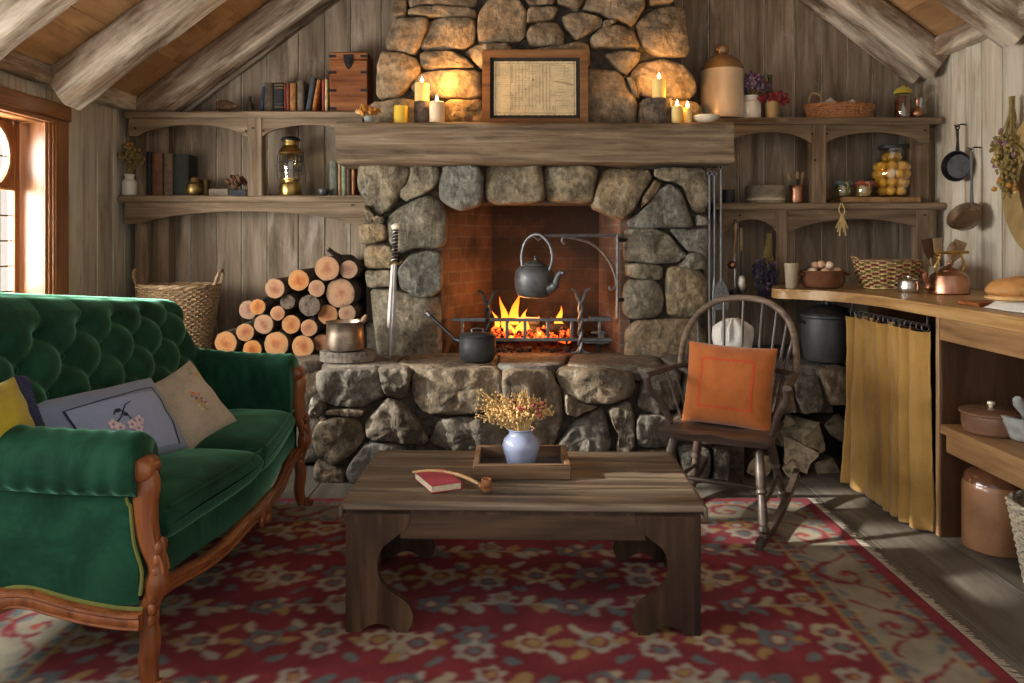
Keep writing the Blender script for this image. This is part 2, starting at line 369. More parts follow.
    def done(s, name, mat, parent=None, rel=False, ang=38, flat=False):
        bmesh.ops.recalc_face_normals(s.bm, faces=s.bm.faces[:])
        if parent is not None and rel:
            r = parent
            while r.parent: r = r.parent
            bmesh.ops.translate(s.bm, vec=-r.location, verts=s.bm.verts[:])
        me = bpy.data.meshes.new(name); s.bm.to_mesh(me); s.bm.free()
        for x in (mat if isinstance(mat, (list, tuple)) else [mat]): me.materials.append(M[x] if isinstance(x, str) else x)
        if not flat:
            for p in me.polygons: p.use_smooth = True
            me.set_sharp_from_angle(angle=math.radians(ang))
        o = bpy.data.objects.new(name, me); C.objects.link(o)
        if parent is not None: o.parent = parent
        return o
def props(o, label=None, cat=None, group=None, kind=None):
    if label: o['label'] = label
    if cat: o['category'] = cat
    if group: o['group'] = group
    if kind: o['kind'] = kind
    return o
def thing(name, label, cat, loc=(0, 0, 0), rz=0, group=None, rot=None):
    o = bpy.data.objects.new(name, None); C.objects.link(o); o.location = loc
    o.rotation_euler = rot or (0, 0, rz); o.empty_display_size = .05
    return props(o, label, cat, group)
def one(b, name, mat, label, cat, loc=(0, 0, 0), rz=0, group=None, rot=None, ang=38):
    o = b.done(name, mat, None, False, ang); o.location = loc; o.rotation_euler = rot or (0, 0, rz)
    return props(o, label, cat, group)
def struct(b, name, mat, ang=38, parent=None):
    return props(b.done(name, mat, parent, False, ang), kind='structure')
def dup(o, loc=None, rz=None, label=None, group=None, parent=None, rot=None):
    c = o.copy(); C.objects.link(c)
    if parent is not None: c.parent = parent
    if loc is not None: c.location = loc
    if rz is not None: c.rotation_euler = (0, 0, rz)
    if rot is not None: c.rotation_euler = rot
    if label: c['label'] = label
    if group: c['group'] = group
    for ch in list(o.children): dup(ch, parent=c)
    return c
def arc(n, f): return [f(i/(n-1)) for i in range(n)]
def smooth_curve(pts, n=8):
    pts = [V(p) for p in pts]; out = []
    for i in range(len(pts)-1):
        p0, p1, p2, p3 = pts[max(i-1, 0)], pts[i], pts[i+1], pts[min(i+2, len(pts)-1)]
        for k in range(n):
            t = k/n
            out.append(.5*((2*p1)+(p2-p0)*t+(2*p0-5*p1+4*p2-p3)*t*t+(3*p1-p0-3*p2+p3)*t**3))
    out.append(pts[-1]); return out
def rough(o_b, amp, sc):
    """hand-hewn irregularity of a builder's vertices"""
    for v in o_b.bm.verts: v.co += noise.noise_vector(v.co*sc)*amp
def beam(b, x0, x1, y0, y1, z0, z1, n=14, amp=.006, axis=0, bev=.012, sc=5):
    """a hewn box subdivided along its axis"""
    c = V(((x0+x1)/2, (y0+y1)/2, (z0+z1)/2)); hs = V((abs(x1-x0)/2, abs(y1-y0)/2, abs(z1-z0)/2))
    ax = [0, 1, 2]; ax.remove(axis); p, q = ax
    sec = []
    for sx, sy in ((1, 1), (-1, 1), (-1, -1), (1, -1)):
        a = (sx*hs[p], sy*(hs[q]-bev)); d = (sx*(hs[p]-bev), sy*hs[q])
        sec += [a, d] if sx*sy > 0 else [d, a]
    # densify faces
    S = []
    for i in range(8):
        a, d = sec[i], sec[(i+1) % 8]; k = 4 if i % 2 else 1
        for j in range(k): S.append((a[0]+(d[0]-a[0])*j/k, a[1]+(d[1]-a[1])*j/k))
    rings = []
    for i in range(n+1):
        t = -hs[axis]+2*hs[axis]*i/n; ring = []
        for u, w in S:
            v = V((0, 0, 0)); v[axis] = t; v[p] = u; v[q] = w; v += c
            v += noise.noise_vector(v*sc)*amp + noise.noise_vector(v*sc*4)*amp*.35
            ring.append(b.bm.verts.new(v))
        rings.append(ring)
    for a, d in zip(rings, rings[1:]):
        for j in range(len(S)): b.bm.faces.new((a[j], a[(j+1) % len(S)], d[(j+1) % len(S)], d[j]))
    b.bm.faces.new(rings[0][::-1]); b.bm.faces.new(rings[-1]); return b
def chaikin(p, k=2, c=.2):
    for _ in range(k):
        q = []
        for i in range(len(p)):
            a, b = p[i], p[(i+1) % len(p)]
            q += [(a[0]*(1-c)+b[0]*c, a[1]*(1-c)+b[1]*c), (a[0]*c+b[0]*(1-c), a[1]*c+b[1]*(1-c))]
        p = q
    return p
def resample(p, n):
    L = [0]
    for i in range(len(p)): L.append(L[-1]+math.dist(p[i], p[(i+1) % len(p)]))
    out = []; j = 0
    for i in range(n):
        t = L[-1]*i/n
        while L[j+1] < t: j += 1
        f = (t-L[j])/max(1e-9, L[j+1]-L[j]); a, b = p[j], p[(j+1) % len(p)]
        out.append((a[0]+(b[0]-a[0])*f, a[1]+(b[1]-a[1])*f))
    return out
def stone(b, poly, y0, bulge=.05, depth=.1, amp=.012, inset=1.012, N=60):
    """rough field stone whose face outline is poly in (x,z), front towards -y"""
    p = resample(chaikin(poly, 1, .13), N)
    cx = sum(q[0] for q in p)/N; cz = sum(q[1] for q in p)/N
    sd = V((R.random()*90, R.random()*90, R.random()*90))
    # a tilted, facetted face
    tx, tz = R.uniform(-.12, .12), R.uniform(-.15, .1)
    FC = [(R.uniform(.12, .6)*bulge, R.uniform(-.36, .36), R.uniform(-.42, .32)) for _ in range(5)]
    prof = [(1.0, depth), (1.01, .25*depth), (1.012, -.3*bulge), (1.0, -.62*bulge), (.965, -.88*bulge), (.88, -.97*bulge), (.74, -1.0*bulge), (.6, -1.02*bulge), (.46, -1.03*bulge), (.32, -1.04*bulge), (.17, -1.04*bulge)]
    rings = []
    def disp(x, y, z, k):
        q = V((x, y, z))
        f = noise.fractal(q*9+sd, .75, 2.1, 6)*amp*1.25
        r = (noise.voronoi(q*7+sd)[0][1]-noise.voronoi(q*7+sd)[0][0])*amp*1.5
        w = noise.noise_vector(q*11+sd)*amp*.45
        fc = min(0, min(c+gx*(x-cx)+gz*(z-cz) for c, gx, gz in FC)); fc = max(fc, -bulge*.75)
        return V((x+w.x, y-(f+r-amp*.6)*k+(x-cx)*tx*k+(z-cz)*tz*k-fc*k, z+w.z))
    for sc, dy in prof:
        k = 0 if dy > 0 else min(1, -dy/bulge+.25)
        rings.append([b.bm.verts.new(disp(cx+(x-cx)*sc*inset, y0+dy, cz+(z-cz)*sc*inset, k)) for x, z in p])
    ce = b.bm.verts.new(disp(cx, y0-1.04*bulge, cz, 1))
    for a, c in zip(rings, rings[1:]):
        for j in range(N): b.bm.faces.new((a[j], a[(j+1) % N], c[(j+1) % N], c[j]))
    for j in range(N): b.bm.faces.new((rings[-1][j], rings[-1][(j+1) % N], ce))
    b.bm.faces.new(rings[0][::-1])
def pxpoly(pts, ox, oy, s, d): return [(X(ox+u/s, d), Z(oy+v/s, d)) for u, v in pts]
def colour_layer(me, cols):
    a = me.color_attributes.new('col', 'FLOAT_COLOR', 'POINT')
    c = np.ones((len(me.vertices), 4), np.float32); c[:, :3] = cols
    a.data.foreach_set('color', c.ravel())
# ------------------------------------------------------------------ the room
XL, XR, YB = -2.55, 2.80, 5.45
TH = math.atan(.745)
def cl(x): return 2.19+.745*(x+2.55)
def cr(x): return 2.575+.745*(2.8-x)
def ceilz(x): return min(cl(x), cr(x))
def board(b, axis, a0, a1, z0, z1, face, out, gap=.009):
    """vertical board between a0..a1 along axis (0: back wall, 1: side wall); out = +1/-1 inward direction"""
    j = R.uniform(0, .004)
    if axis == 0: b.box(((a0+a1)/2, face-out*(.011-j), (z0+z1)/2), (a1-a0-gap, .022, z1-z0), None, .003)
    else: b.box((face-out*(.011-j), (a0+a1)/2, (z0+z1)/2), (.022, a1-a0-gap, z1-z0), None, .003)
# floor
b = B(); x = -2.7
while x < 2.95:
    w = .33; y = -.3-R.random()
    while y < 5.5:
        L = R.uniform(2.2, 3.4)
        b.b6(x+.002, x+w-.002, max(-.3, y)+.0015, min(5.5, y+L)-.0015, -.03, 0, .002); y += L
    x += w
struct(b, 'floor', 'floor')
b = B(); b.b6(-2.7, 2.95, -.3, 5.6, -.06, -.022); struct(b, 'floor_underlay', 'mortar')
# back wall
b = B(); x = XL
while x < XR-.01:
    w = min(R.uniform(.165, .215), XR-x); z1 = ceilz(x+w/2)+.05
    z0 = 0 if (x+w < -.5 or x > .72) else 1.75
    board(b, 0, x, x+w, z0, z1, YB, -1); x += w
wb = struct(b, 'wall_back', 'wall')
b = B(); b.prism([(XL-.1, 0), (-.48, 0), (-.48, 1.75), (.72, 1.75), (.72, 0), (XR+.1, 0), (XR+.1, cr(XR)), (.383+.125, ceilz(.5)+.1), (XL-.1, cl(XL))], 1, YB+.0075, YB+.06)
struct(b, 'wall_back_lining', 'gap')
# left wall with window opening
OY0, OY1, OZ0, OZ1 = 2.30, 4.375, .92, 1.98
OPEN = ((.74, 1.80), (OY0, OY1))
cuts = [.5, .74, 1.80, OY0, OY1, YB]
b = B()
for c0, c1 in zip(cuts, cuts[1:]):
    n = max(1, round((c1-c0)/.175)); hole = (c0, c1) in OPEN
    ws = [R.uniform(.85, 1.15) for _ in range(n)]; y = c0
    for q in ws:
        w = q*(c1-c0)/sum(ws)
        if not hole: board(b, 1, y, y+w, 0, cl(XL)+.02, XL, 1)
        else: board(b, 1, y, y+w, 0, OZ0, XL, 1); board(b, 1, y, y+w, OZ1, cl(XL)+.02, XL, 1)
        y += w
struct(b, 'wall_left', 'wallpale')
b = B()
for c0, c1 in zip(cuts, cuts[1:]):
    for z0, z1 in (((0, OZ0), (OZ1, 2.3)) if (c0, c1) in OPEN else ((0, 2.3),)): b.b6(XL-.16, XL-.0075, c0, c1 if c1 < YB else 5.5, z0, z1)
struct(b, 'wall_left_lining', 'gap')
# right wall
b = B(); y = .5
while y < YB-.01:
    w = min(R.uniform(.16, .21), YB-y); board(b, 1, y, y+w, 0, cr(XR)+.03, XR, -1); y += w
struct(b, 'wall_right', 'wallpale')
b = B(); b.b6(XR+.0075, XR+.1, .5, 5.5, 0, 2.65); struct(b, 'wall_right_lining', 'gap')
# ceiling panels, one object per slope
def slope(name, xa, xb, fn):
    b = B(); n = 6
    ys = [.4, 1.0, 1.75, 2.6, 3.5, 4.35, 5.1, 5.55]
    for i in range(n):
        x0 = xa+(xb-xa)*i/n; x1 = xa+(xb-xa)*(i+1)/n
        for y0, y1 in zip(ys, ys[1:]):
            e = .004*(1 if x1 > x0 else -1)
            b.prism([(x0+e*.5, fn(x0+e*.5)), (x1-e*.5, fn(x1-e*.5)), (x1-e*.5, fn(x1-e*.5)+.02), (x0+e*.5, fn(x0+e*.5)+.02)], 1, y0+.002, y1-.002)
    struct(b, name, 'ceil')
    b = B(); b.prism([(xa, fn(xa)+.021), (xb, fn(xb)+.021), (xb, fn(xb)+.08), (xa, fn(xa)+.08)], 1, .4, 5.6); struct(b, name+'_backing', 'char')
slope('ceiling', XL-.15, .383+.13, cl); slope('ceiling_right', XR+.12, .383+.13, cr)
# rafters
def rafter(side, y0, y1, dep=.212, drop=0, xe=None):
    b = B()
    xe = xe if xe is not None else (-2.40 if side < 0 else 2.70)
    L = abs(xe-.383)/math.cos(TH)
    beam(b, -L/2, L/2, -(y1-y0)/2, (y1-y0)/2, 0, dep, 26, .011, 0, .02, 4)
    o = struct(b, 'rafter', 'beam', 45)
    ap = .383; zb = 4.11-drop
    # underside passes through (x, zb at apex)
    if side < 0: o.rotation_euler = (0, -TH, 0); o.location = (ap-L/2*math.cos(TH), (y0+y1)/2, zb-L/2*math.sin(TH))
    else: o.rotation_euler = (0, TH, 0); o.location = (ap+L/2*math.cos(TH), (y0+y1)/2, zb-L/2*math.sin(TH))
    return o
for y0, y1 in ((1.65, 1.82), (2.53, 2.70), (3.40, 3.57), (4.26, 4.43), (5.11, 5.27)):
    rafter(-1, y0+(.10 if y0 > 5 else 0), y1+(.08 if y0 > 5 else 0), xe=-2.38); rafter(1, y0, y1)
rafter(-1, 5.36, 5.445, xe=-2.25); rafter(1, 5.36, 5.445)
b = B(); beam(b, XL, XL+.1, .5, 5.4, 2.165, 2.285, 34, .008, 1, .015); struct(b, 'trim_1', 'beamy', 45)
b = B(); beam(b, XR-.1, XR, .5, 5.4, 2.51, 2.63, 34, .008, 1, .015); struct(b, 'trim_2', 'beamy', 45)
# window in the left wall: casing, deep jamb, casements with round lights over arched ones
XW = XL-.15
def window_case(name, OY0, OY1):
    YM = (OY0+OY1)/2; w1 = props(thing(name, None, None, (XL, YM, OZ0)), kind='structure')
    b = B()
    for y0, y1 in ((OY1+.045, OY1+.175), (OY0-.175, OY0-.045)): b.b6(XL, XL+.032, y0, y1, .74, 2.0, .006)
    b.done('casing', 'casing', w1, True)
    b = B(); b.b6(XL, XL+.04, OY0-.19, OY1+.19, 2.0, 2.09, .006); b.b6(XL, XL+.03, OY0-.045, OY1+.045, OZ1-.005, 2.0, .004); b.done('header', 'casingy', w1, True)
    b = B()
    for k, (a, c) in enumerate(((OY1+.03, OY1+.045), (OY1+.012, OY1+.03), (OY1-.006, OY1+.012))):
        b.b6(XL-.02-k*.012, XL+.026-k*.012, a, c, .78, OZ1+.012-k*.008, .003)
        b.b6(XL-.02-k*.012, XL+.026-k*.012, 2*YM-c, 2*YM-a, .78, OZ1+.012-k*.008, .003)
    b.b6(XL-.16, XL-.01, OY1-.008, OY1+.01, OZ0, OZ1); b.b6(XL-.16, XL-.01, OY0-.01, OY0+.008, OZ0, OZ1)
    b.b6(XL-.16, XL-.01, OY0, OY1, OZ1-.01, OZ1+.01)
    b.done('jamb', 'casing', w1, True)
    b = B(); b.b6(XL-.2, XL+.06, OY0-.2, OY1+.2, OZ0-.05, OZ0, .01); b.done('sill', 'casingy', w1, True)
    return w1

def casement(w1, yc, hw):
    fr = B()
    # stiles and rails (depth in x), the upper board pierced by a round hole built from a ring of quads
    z0, z1 = OZ0, OZ1-.01; r = .165; zc = 1.775; zm = 1.625
    fr.b6(XW-.02, XW+.02, yc-hw, yc-hw+.045, z0, z1, .004); fr.b6(XW-.02, XW+.02, yc+hw-.045, yc+hw, z0, z1, .004)
    fr.b6(XW-.02, XW+.02, yc-hw+.045, yc+hw-.045, z0, z0+.06, .004)
    iw = hw-.045; N = 48
    def hole(x):
        out = []
        for k in range(N):
            a = 2*PI*k/N; ca, sa = math.cos(a), math.sin(a)
            up = (z1-zc) if sa > 0 else (zc-(zm-.03)); t = min(iw/max(1e-6, abs(ca)), up/max(1e-6, abs(sa)))
            out.append((fr.bm.verts.new((x, yc+ca*r, zc+sa*r)), fr.bm.verts.new((x, yc+ca*t, zc+sa*t))))
        return out
    A, D = hole(XW-.015), hole(XW+.012)
    for k in range(N):
        q = (k+1) % N
        fr.bm.faces.new((A[k][0], A[q][0], A[q][1], A[k][1])); fr.bm.faces.new((D[k][0], D[k][1], D[q][1], D[q][0])); fr.bm.faces.new((A[k][0], D[k][0], D[q][0], A[q][0]))
    fr.tube([(XW+.016, yc+math.cos(2*PI*k/N)*(r+.012), zc+math.sin(2*PI*k/N)*(r+.012)) for k in range(N)], .011, 6, False, True)
    fr.b6(XW-.02, XW+.026, yc-iw, yc+iw, zm-.03, zm-.008, .004)
    f = fr.done('casement_frame', 'casing', w1, True)
    g = B(); g.b6(XW-.004, XW+.001, yc-iw, yc+iw, z0+.05, zm-.02); g.lathe([(0, -.002), (r+.005, -.002), (r+.005, .002), (0, .002)], 40, (0, 0, 0), Matrix.Translation((XW, yc, zc)) @ Matrix.Rotation(PI/2, 4, 'Y'))
    g.done('pane', 'glass', f, True)
    l = B()
    for k in (-1, 0, 1): l.b6(XW-.001, XW+.007, yc+k*iw*.5-.004, yc+k*iw*.5+.004, z0+.05, zm-.02)
    for k in range(1, 5): l.b6(XW, XW+.006, yc-iw, yc+iw, z0+k*.135-.004, z0+k*.135+.004)
    l.b6(XW, XW+.006, yc-r, yc+r, zc-.004, zc+.004); l.b6(XW, XW+.006, yc-.004, yc+.004, zc-r, zc+r)
    l.done('leading', 'lead', f, True)
w1 = window_case('window_1', OY0, OY1)
for k in range(4): casement(w1, 4.10-.52*k, .258)
w1 = window_case('window_2', .74, 1.80)
for k in range(2): casement(w1, 1.01+.52*k, .258)
# ------------------------------------------------------------------ fireplace
D1, D2, D3 = 4.97, 4.45, 5.06
fp = thing('fireplace', 'large field stone fireplace with brick firebox and raised stone hearth', 'fireplace', (.13, 4.43, 0))
za = (340, 155, 5.692); zb_ = (340, 255, 5.692); zc_ = (440, 155, 5.689); zd = (600, 160, 5.692); ze = (600, 255, 5.692)
ST = [
 (za, [(108,55),(390,50),(403,100),(370,180),(325,260),(290,310),(215,345),(150,270),(105,195)]),
 (za, [(405,60),(560,66),(572,110),(545,180),(480,225),(385,270),(335,238),(340,205),(385,170),(405,110)]),
 (za, [(148,285),(205,340),(190,380),(165,375),(140,310)]),
 (za, [(190,355),(230,345),(255,360),(250,390),(210,392)]),
 (za, [(110,400),(150,388),(262,390),(275,480),(200,505),(115,500)]),
 (za, [(275,350),(340,300),(500,228),(575,270),(605,340),(605,500),(560,528),(430,530),(350,560),(285,500),(265,440)]),
 (za, [(150,520),(285,515),(325,570),(320,640),(145,645)]),
 (zc_, [(10,55),(215,58),(245,110),(245,225),(225,285),(120,318),(45,290),(0,240),(-10,150)]),
 (zc_, [(268,60),(575,55),(580,110),(598,258),(500,275),(330,280),(268,262),(262,180)]),
 (zc_, [(592,65),(860,65),(895,90),(875,180),(868,262),(800,275),(617,262),(600,190)]),
 (zd, [(20,50),(280,55),(290,105),(230,200),(195,280),(130,340),(70,325),(-45,270),(-30,190)]),
 (zd, [(305,50),(600,45),(620,150),(615,270),(580,305),(520,290),(490,220),(460,160),(420,130),(350,120),(300,95)]),
 (zd, [(300,115),(335,130),(330,165),(290,220),(225,280),(235,215)]),
 (zd, [(385,137),(440,165),(470,230),(500,310),(540,380),(460,386),(300,388),(150,385),(145,355),(220,300),(290,225),(340,160)]),
 (zd, [(540,315),(605,320),(605,372),(545,375)]),
 (zd, [(140,395),(310,392),(380,420),(470,520),(490,545),(440,585),(310,590),(140,575),(135,480)]),
 (zd, [(390,393),(500,395),(610,390),(612,470),(600,560),(540,522),(500,520),(440,460)]),
 (zd, [(500,528),(545,525),(600,572),(600,620),(520,625),(440,605),(460,578)]),
 (ze, [(140,50),(220,47),(345,60),(352,128),(330,145),(150,125)]),
 (ze, [(160,137),(300,137),(340,175),(360,240),(350,320),(310,355),(170,365),(135,330),(130,200)]),
 (ze, [(370,80),(430,60),(560,75),(605,150),(622,260),(590,340),(480,355),(380,340),(370,240)]),
 (ze, [(210,372),(490,358),(550,380),(600,440),(610,612),(500,638),(230,638),(140,600),(150,430)]),
 (zb_, [(150,85),(290,85),(325,110),(320,180),(160,182),(145,130)]),
 (zb_, [(335,80),(400,0),(480,-22),(580,-18),(583,190),(520,238),(440,235),(345,190)]),
 (zb_, [(180,195),(300,200),(470,243),(570,243),(575,595),(480,612),(270,610),(225,560),(190,350)]),
]
b = B()
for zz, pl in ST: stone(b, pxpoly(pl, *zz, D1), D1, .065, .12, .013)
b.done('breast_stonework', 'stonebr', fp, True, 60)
zf = (300, 350, 4.881); zg = (440, 350, 4.881); zh = (580, 350, 4.881); zi = (720, 350, 4.553)
HS = [
 (zf, [(95,95),(380,85),(400,150),(410,220),(330,270),(170,275),(110,220),(85,170)]),
 (zf, [(388,80),(530,85),(545,130),(520,220),(490,240),(420,210),(395,130)]),
 (zf, [(70,215),(120,240),(125,290),(85,330),(55,300)]),
 (zf, [(140,282),(320,282),(310,315),(220,318),(130,305)]),
 (zf, [(95,350),(170,320),(270,327),(310,370),(315,430),(240,520),(160,555),(85,520),(60,430)]),
 (zf, [(430,228),(480,243),(540,290),(600,370),(630,430),(600,460),(440,440),(340,430),(318,350),(370,300)]),
 (zf, [(550,100),(700,85),(975,92),(998,200),(985,285),(800,305),(610,305),(555,240)]),
 (zf, [(640,430),(675,345),(740,322),(1000,322),(1020,380),(1000,480),(720,480),(650,460)]),
 (zf, [(330,442),(510,455),(525,500),(480,560),(380,640),(260,640),(228,580)]),
 (zf, [(80,540),(150,562),(220,580),(225,640),(80,640)]),
 (zg, [(308,95),(535,95),(590,200),(605,330),(545,470),(500,490),(390,480),(345,400),(330,300),(305,200)]),
 (zh, [(-125,100),(100,85),(250,105),(270,180),(240,225),(110,260),(20,260),(-60,235)]),
 (zh, [(-75,205),(-10,250),(80,266),(60,288),(-30,315),(-78,300)]),
 (zh, [(-130,480),(-40,362),(50,302),(110,272),(128,340),(155,480),(30,500)]),
 (zh, [(130,290),(240,243),(258,310),(262,460),(215,490),(170,485),(185,400),(150,340)]),
 (zh, [(280,90),(370,85),(480,100),(490,240),(470,290),(390,310),(320,300),(275,265),(308,150)]),
 (zh, [(270,312),(400,308),(440,340),(430,470),(270,470)]),
 (zh, [(495,95),(610,90),(700,100),(720,280),(610,300),(500,290)]),
 (zh, [(450,310),(600,305),(720,300),(710,430),(600,450),(450,440)]),
 (zh, [(480,455),(620,465),(625,600),(560,640),(490,600)]),
 (zh, [(640,470),(725,480),(705,640),(640,640)]),
 (zh, [(270,480),(470,480),(470,640),(270,640)]),
 (zh, [(60,505),(255,500),(255,640),(60,640)]), (zh, [(-300,500),(40,510),(40,640),(-300,640)]),
 (zf, [(500,520),(730,495),(1050,500),(1050,640),(420,640)]),
 (zi, [(325,140),(440,112),(465,230),(440,275),(360,282),(320,190)]),
 (zi, [(215,120),(310,135),(335,270),(270,285),(215,270)]),
 (zi, [(440,78),(580,80),(600,140),(560,240),(490,245),(455,150)]),
]
b = B()
for zz, pl in HS:
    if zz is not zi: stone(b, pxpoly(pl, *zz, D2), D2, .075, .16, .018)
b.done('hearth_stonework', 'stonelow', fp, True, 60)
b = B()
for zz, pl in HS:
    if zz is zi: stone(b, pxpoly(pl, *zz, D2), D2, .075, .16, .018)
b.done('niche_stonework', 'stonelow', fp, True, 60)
b = B()
# stones of the ledge behind the settee
for k in range(7):
    x0 = -2.5+k*.2
    for z0 in (.02, .3): stone(b, [(x0+.01, z0), (x0+.19, z0+.01), (x0+.18, z0+.26), (x0+.015, z0+.27)], 4.72, .05, .1, .012, .98, 24)
b.done('ledge_stonework', 'stonelow', fp, True, 60)
# flag stones on top of the hearth
b = B()
def flag(poly, z0, z1, seed):
    p = resample(chaikin(poly, 1), 40); cx = sum(q[0] for q in p)/40; cy = sum(q[1] for q in p)/40
    rings = []
    for sc, dz in ((1, z0), (1.0, z1-.02), (.985, z1-.006), (.95, z1), (.8, z1), (.6, z1), (.35, z1), (.12, z1)):
        rings.append([b.bm.verts.new(V((cx+(x-cx)*sc, cy+(y-cy)*sc, dz))+(noise.noise_vector(V((x*6*sc, y*6*sc, seed)))*(.010 if dz > z0 else .004))) for x, y in p])
    for a, c in zip(rings, rings[1:]):
        for j in range(40): b.bm.faces.new((a[j], a[(j+1) % 40], c[(j+1) % 40], c[j]))
    b.bm.faces.new(rings[-1]); b.bm.faces.new(rings[0][::-1])
for k, pl in enumerate(([(-2.5, 4.70), (-1.75, 4.68), (-1.75, 5.4), (-2.5, 5.4)], [(-1.74, 4.68), (-1.08, 4.66), (-1.0, 5.4), (-1.74, 5.4)],
        [(-1.1, 4.42), (-.68, 4.40), (-.66, 5.0), (-1.06, 5.0)], [(-.665, 4.40), (-.1, 4.38), (-.08, 5.0), (-.65, 5.0)], [(-.085, 4.39), (.28, 4.40), (.36, 5.0), (-.07, 5.0)],
        [(.30, 4.40), (.86, 4.39), (.90, 5.0), (.375, 5.0)], [(.88, 4.40), (1.35, 4.40), (1.36, 5.4), (1.2, 5.4), (.91, 5.0)], [(1.36, 4.42), (1.83, 4.42), (1.9, 4.62), (2.3, 4.66), (2.3, 5.4), (1.37, 5.4)])):
    flag([(x, y+.06 if y < 4.5 else y) for x, y in pl], .55, .625, k*7.3)
b.done('hearth_slab', 'stonelow', fp, True, 60)
zj = (365, 0, 5.467); zk = (530, 0, 5.467)
US = [
 (zj, [(130,190),(165,108),(345,105),(340,160),(300,260),(275,300),(120,270),(115,220)]),
 (zj, [(355,107),(605,107),(600,230),(540,275),(305,270),(312,220)]),
 (zj, [(238,62),(330,40),(600,48),(612,90),(590,103),(350,100),(235,85)]),
 (zj, [(622,80),(680,5),(840,5),(885,80),(880,190),(830,230),(625,233),(614,170)]),
 (zj, [(90,290),(190,285),(293,330),(300,400),(230,490),(180,530),(60,530),(70,380)]),
 (zj, [(300,285),(470,285),(555,320),(605,375),(400,378),(310,373)]),
 (zj, [(540,290),(612,248),(800,243),(800,380),(645,380)]),
 (zj, [(308,392),(640,387),(645,538),(430,543),(272,510),(250,470)]),
 (zj, [(30,560),(200,538),(300,560),(422,562),(428,690),(5,690)]),
 (zj, [(437,552),(660,552),(660,690),(437,690)]),
 (zj, [(165,-10),(235,0),(232,88),(170,103),(150,80)]),
 (zj, [(245,-60),(610,-50),(600,42),(330,34),(245,50)]),
 (zk, [(0,42),(150,47),(130,108),(20,123),(-15,130),(-15,60)]),
 (zk, [(0,152),(60,122),(150,130),(180,180),(185,255),(0,255),(-20,190)]),
 (zk, [(175,90),(300,77),(390,107),(395,150),(260,220),(230,200),(190,150)]),
 (zk, [(120,-30),(300,-30),(285,20),(265,58),(160,30)]),
 (zk, [(312,-40),(600,-40),(630,30),(560,140),(450,113),(290,50)]),
 (zk, [(400,117),(470,131),(440,148),(395,165)]),
 (zk, [(330,207),(400,152),(480,140),(550,167),(590,230),(600,262),(400,265),(338,265)]),
 (zk, [(580,140),(640,72),(720,42),(850,30),(860,200),(875,270),(850,313),(690,308),(622,258),(592,200)]),
 (zk, [(640,-50),(790,-50),(780,22),(650,32)]),
 (zk, [(400,302),(500,285),(600,292),(590,340),(530,410),(490,400)]),
 (zk, [(562,400),(600,347),(730,327),(830,352),(890,430),(905,500),(870,548),(600,530),(562,470)]),
 (zk, [(325,380),(480,390),(550,500),(578,570),(578,690),(200,690),(200,380)]),
 (zk, [(592,552),(900,558),(940,600),(940,690),(592,690)]),
 (zk, [(522,428),(550,420),(598,540),(562,540)]),
 (zk, [(-10,270),(320,225),(325,370),(190,375),(-10,375)]), (zk, [(-30,380),(190,385),(190,690),(-30,690)]), (zj, [(665,390),(870,390),(870,690),(665,690)]),
 (zj, [(890,-60),(980,-60),(1010,30),(900,40),(870,0)]), (zk, [(-5,-60),(110,-40),(140,30),(10,35)]),
]
b = B()
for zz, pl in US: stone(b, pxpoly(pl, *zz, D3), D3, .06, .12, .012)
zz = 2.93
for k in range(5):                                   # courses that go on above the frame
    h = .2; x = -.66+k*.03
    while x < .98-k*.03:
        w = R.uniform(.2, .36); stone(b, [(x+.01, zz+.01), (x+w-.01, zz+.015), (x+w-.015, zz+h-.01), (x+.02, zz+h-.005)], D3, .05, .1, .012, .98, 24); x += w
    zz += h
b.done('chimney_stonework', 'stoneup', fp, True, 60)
# core behind the joints
b = B()
b.prism([(-.90, .0), (-.44, .0), (-.44, 1.56), (.68, 1.56), (.68, 0), (1.19, 0), (1.20, 1.8), (-.92, 1.8)], 1, 5.0, 5.44)
b.prism([(-.83, 1.79), (1.18, 1.79), (1.08, 2.5), (1.03, 2.9), (.98, 3.96), (-.62, 3.4), (-.70, 2.8), (-.80, 2.3)], 1, D3+.04, 5.44)
b.prism([(-1.08, 0), (1.30, 0), (1.30, .52), (-1.08, .52)], 1, D2+.03, 4.99)
b.b6(-2.5, -1.0, 4.77, 5.42, 0, .52); b.b6(1.25, 2.35, 5.0, 5.42, 0, .52); b.b6(1.25, 1.80, D2+.04, 5.0, .36, .52)
rough(b, .004, 9)
b.done('mortar_core', 'mortar', fp, True)
b = B()
b.prism([(-.44, 4.985), (-.14, 5.62), (-.20, 5.62), (-.50, 4.985)], 2, .60, 1.8); b.prism([(.675, 4.985), (.61, 5.62), (.67, 5.62), (.735, 4.985)], 2, .60, 1.8)
b.b6(-.5, .74, 4.97, 5.66, .56, .612)
b.done('firebox', 'brick', fp, True)
b = B(); b.b6(-.2, .67, 5.62, 5.68, .6, 1.8); b.done('fireback', 'sootbrick', fp, True)
b = B(); b.b6(-.5, .74, 5.0, 5.68, 1.72, 1.78); b.done('smoke_shelf', 'char', fp, True)
# mantel
b = B(); beam(b, -1.045, 1.315, 4.74, 5.1, 1.785, 2.03, 60, .010, 0, .018, 4)
mo = one(b, 'mantel_shelf', 'mantel', 'thick weathered oak mantel beam across the stone chimney', 'mantel', ang=50)
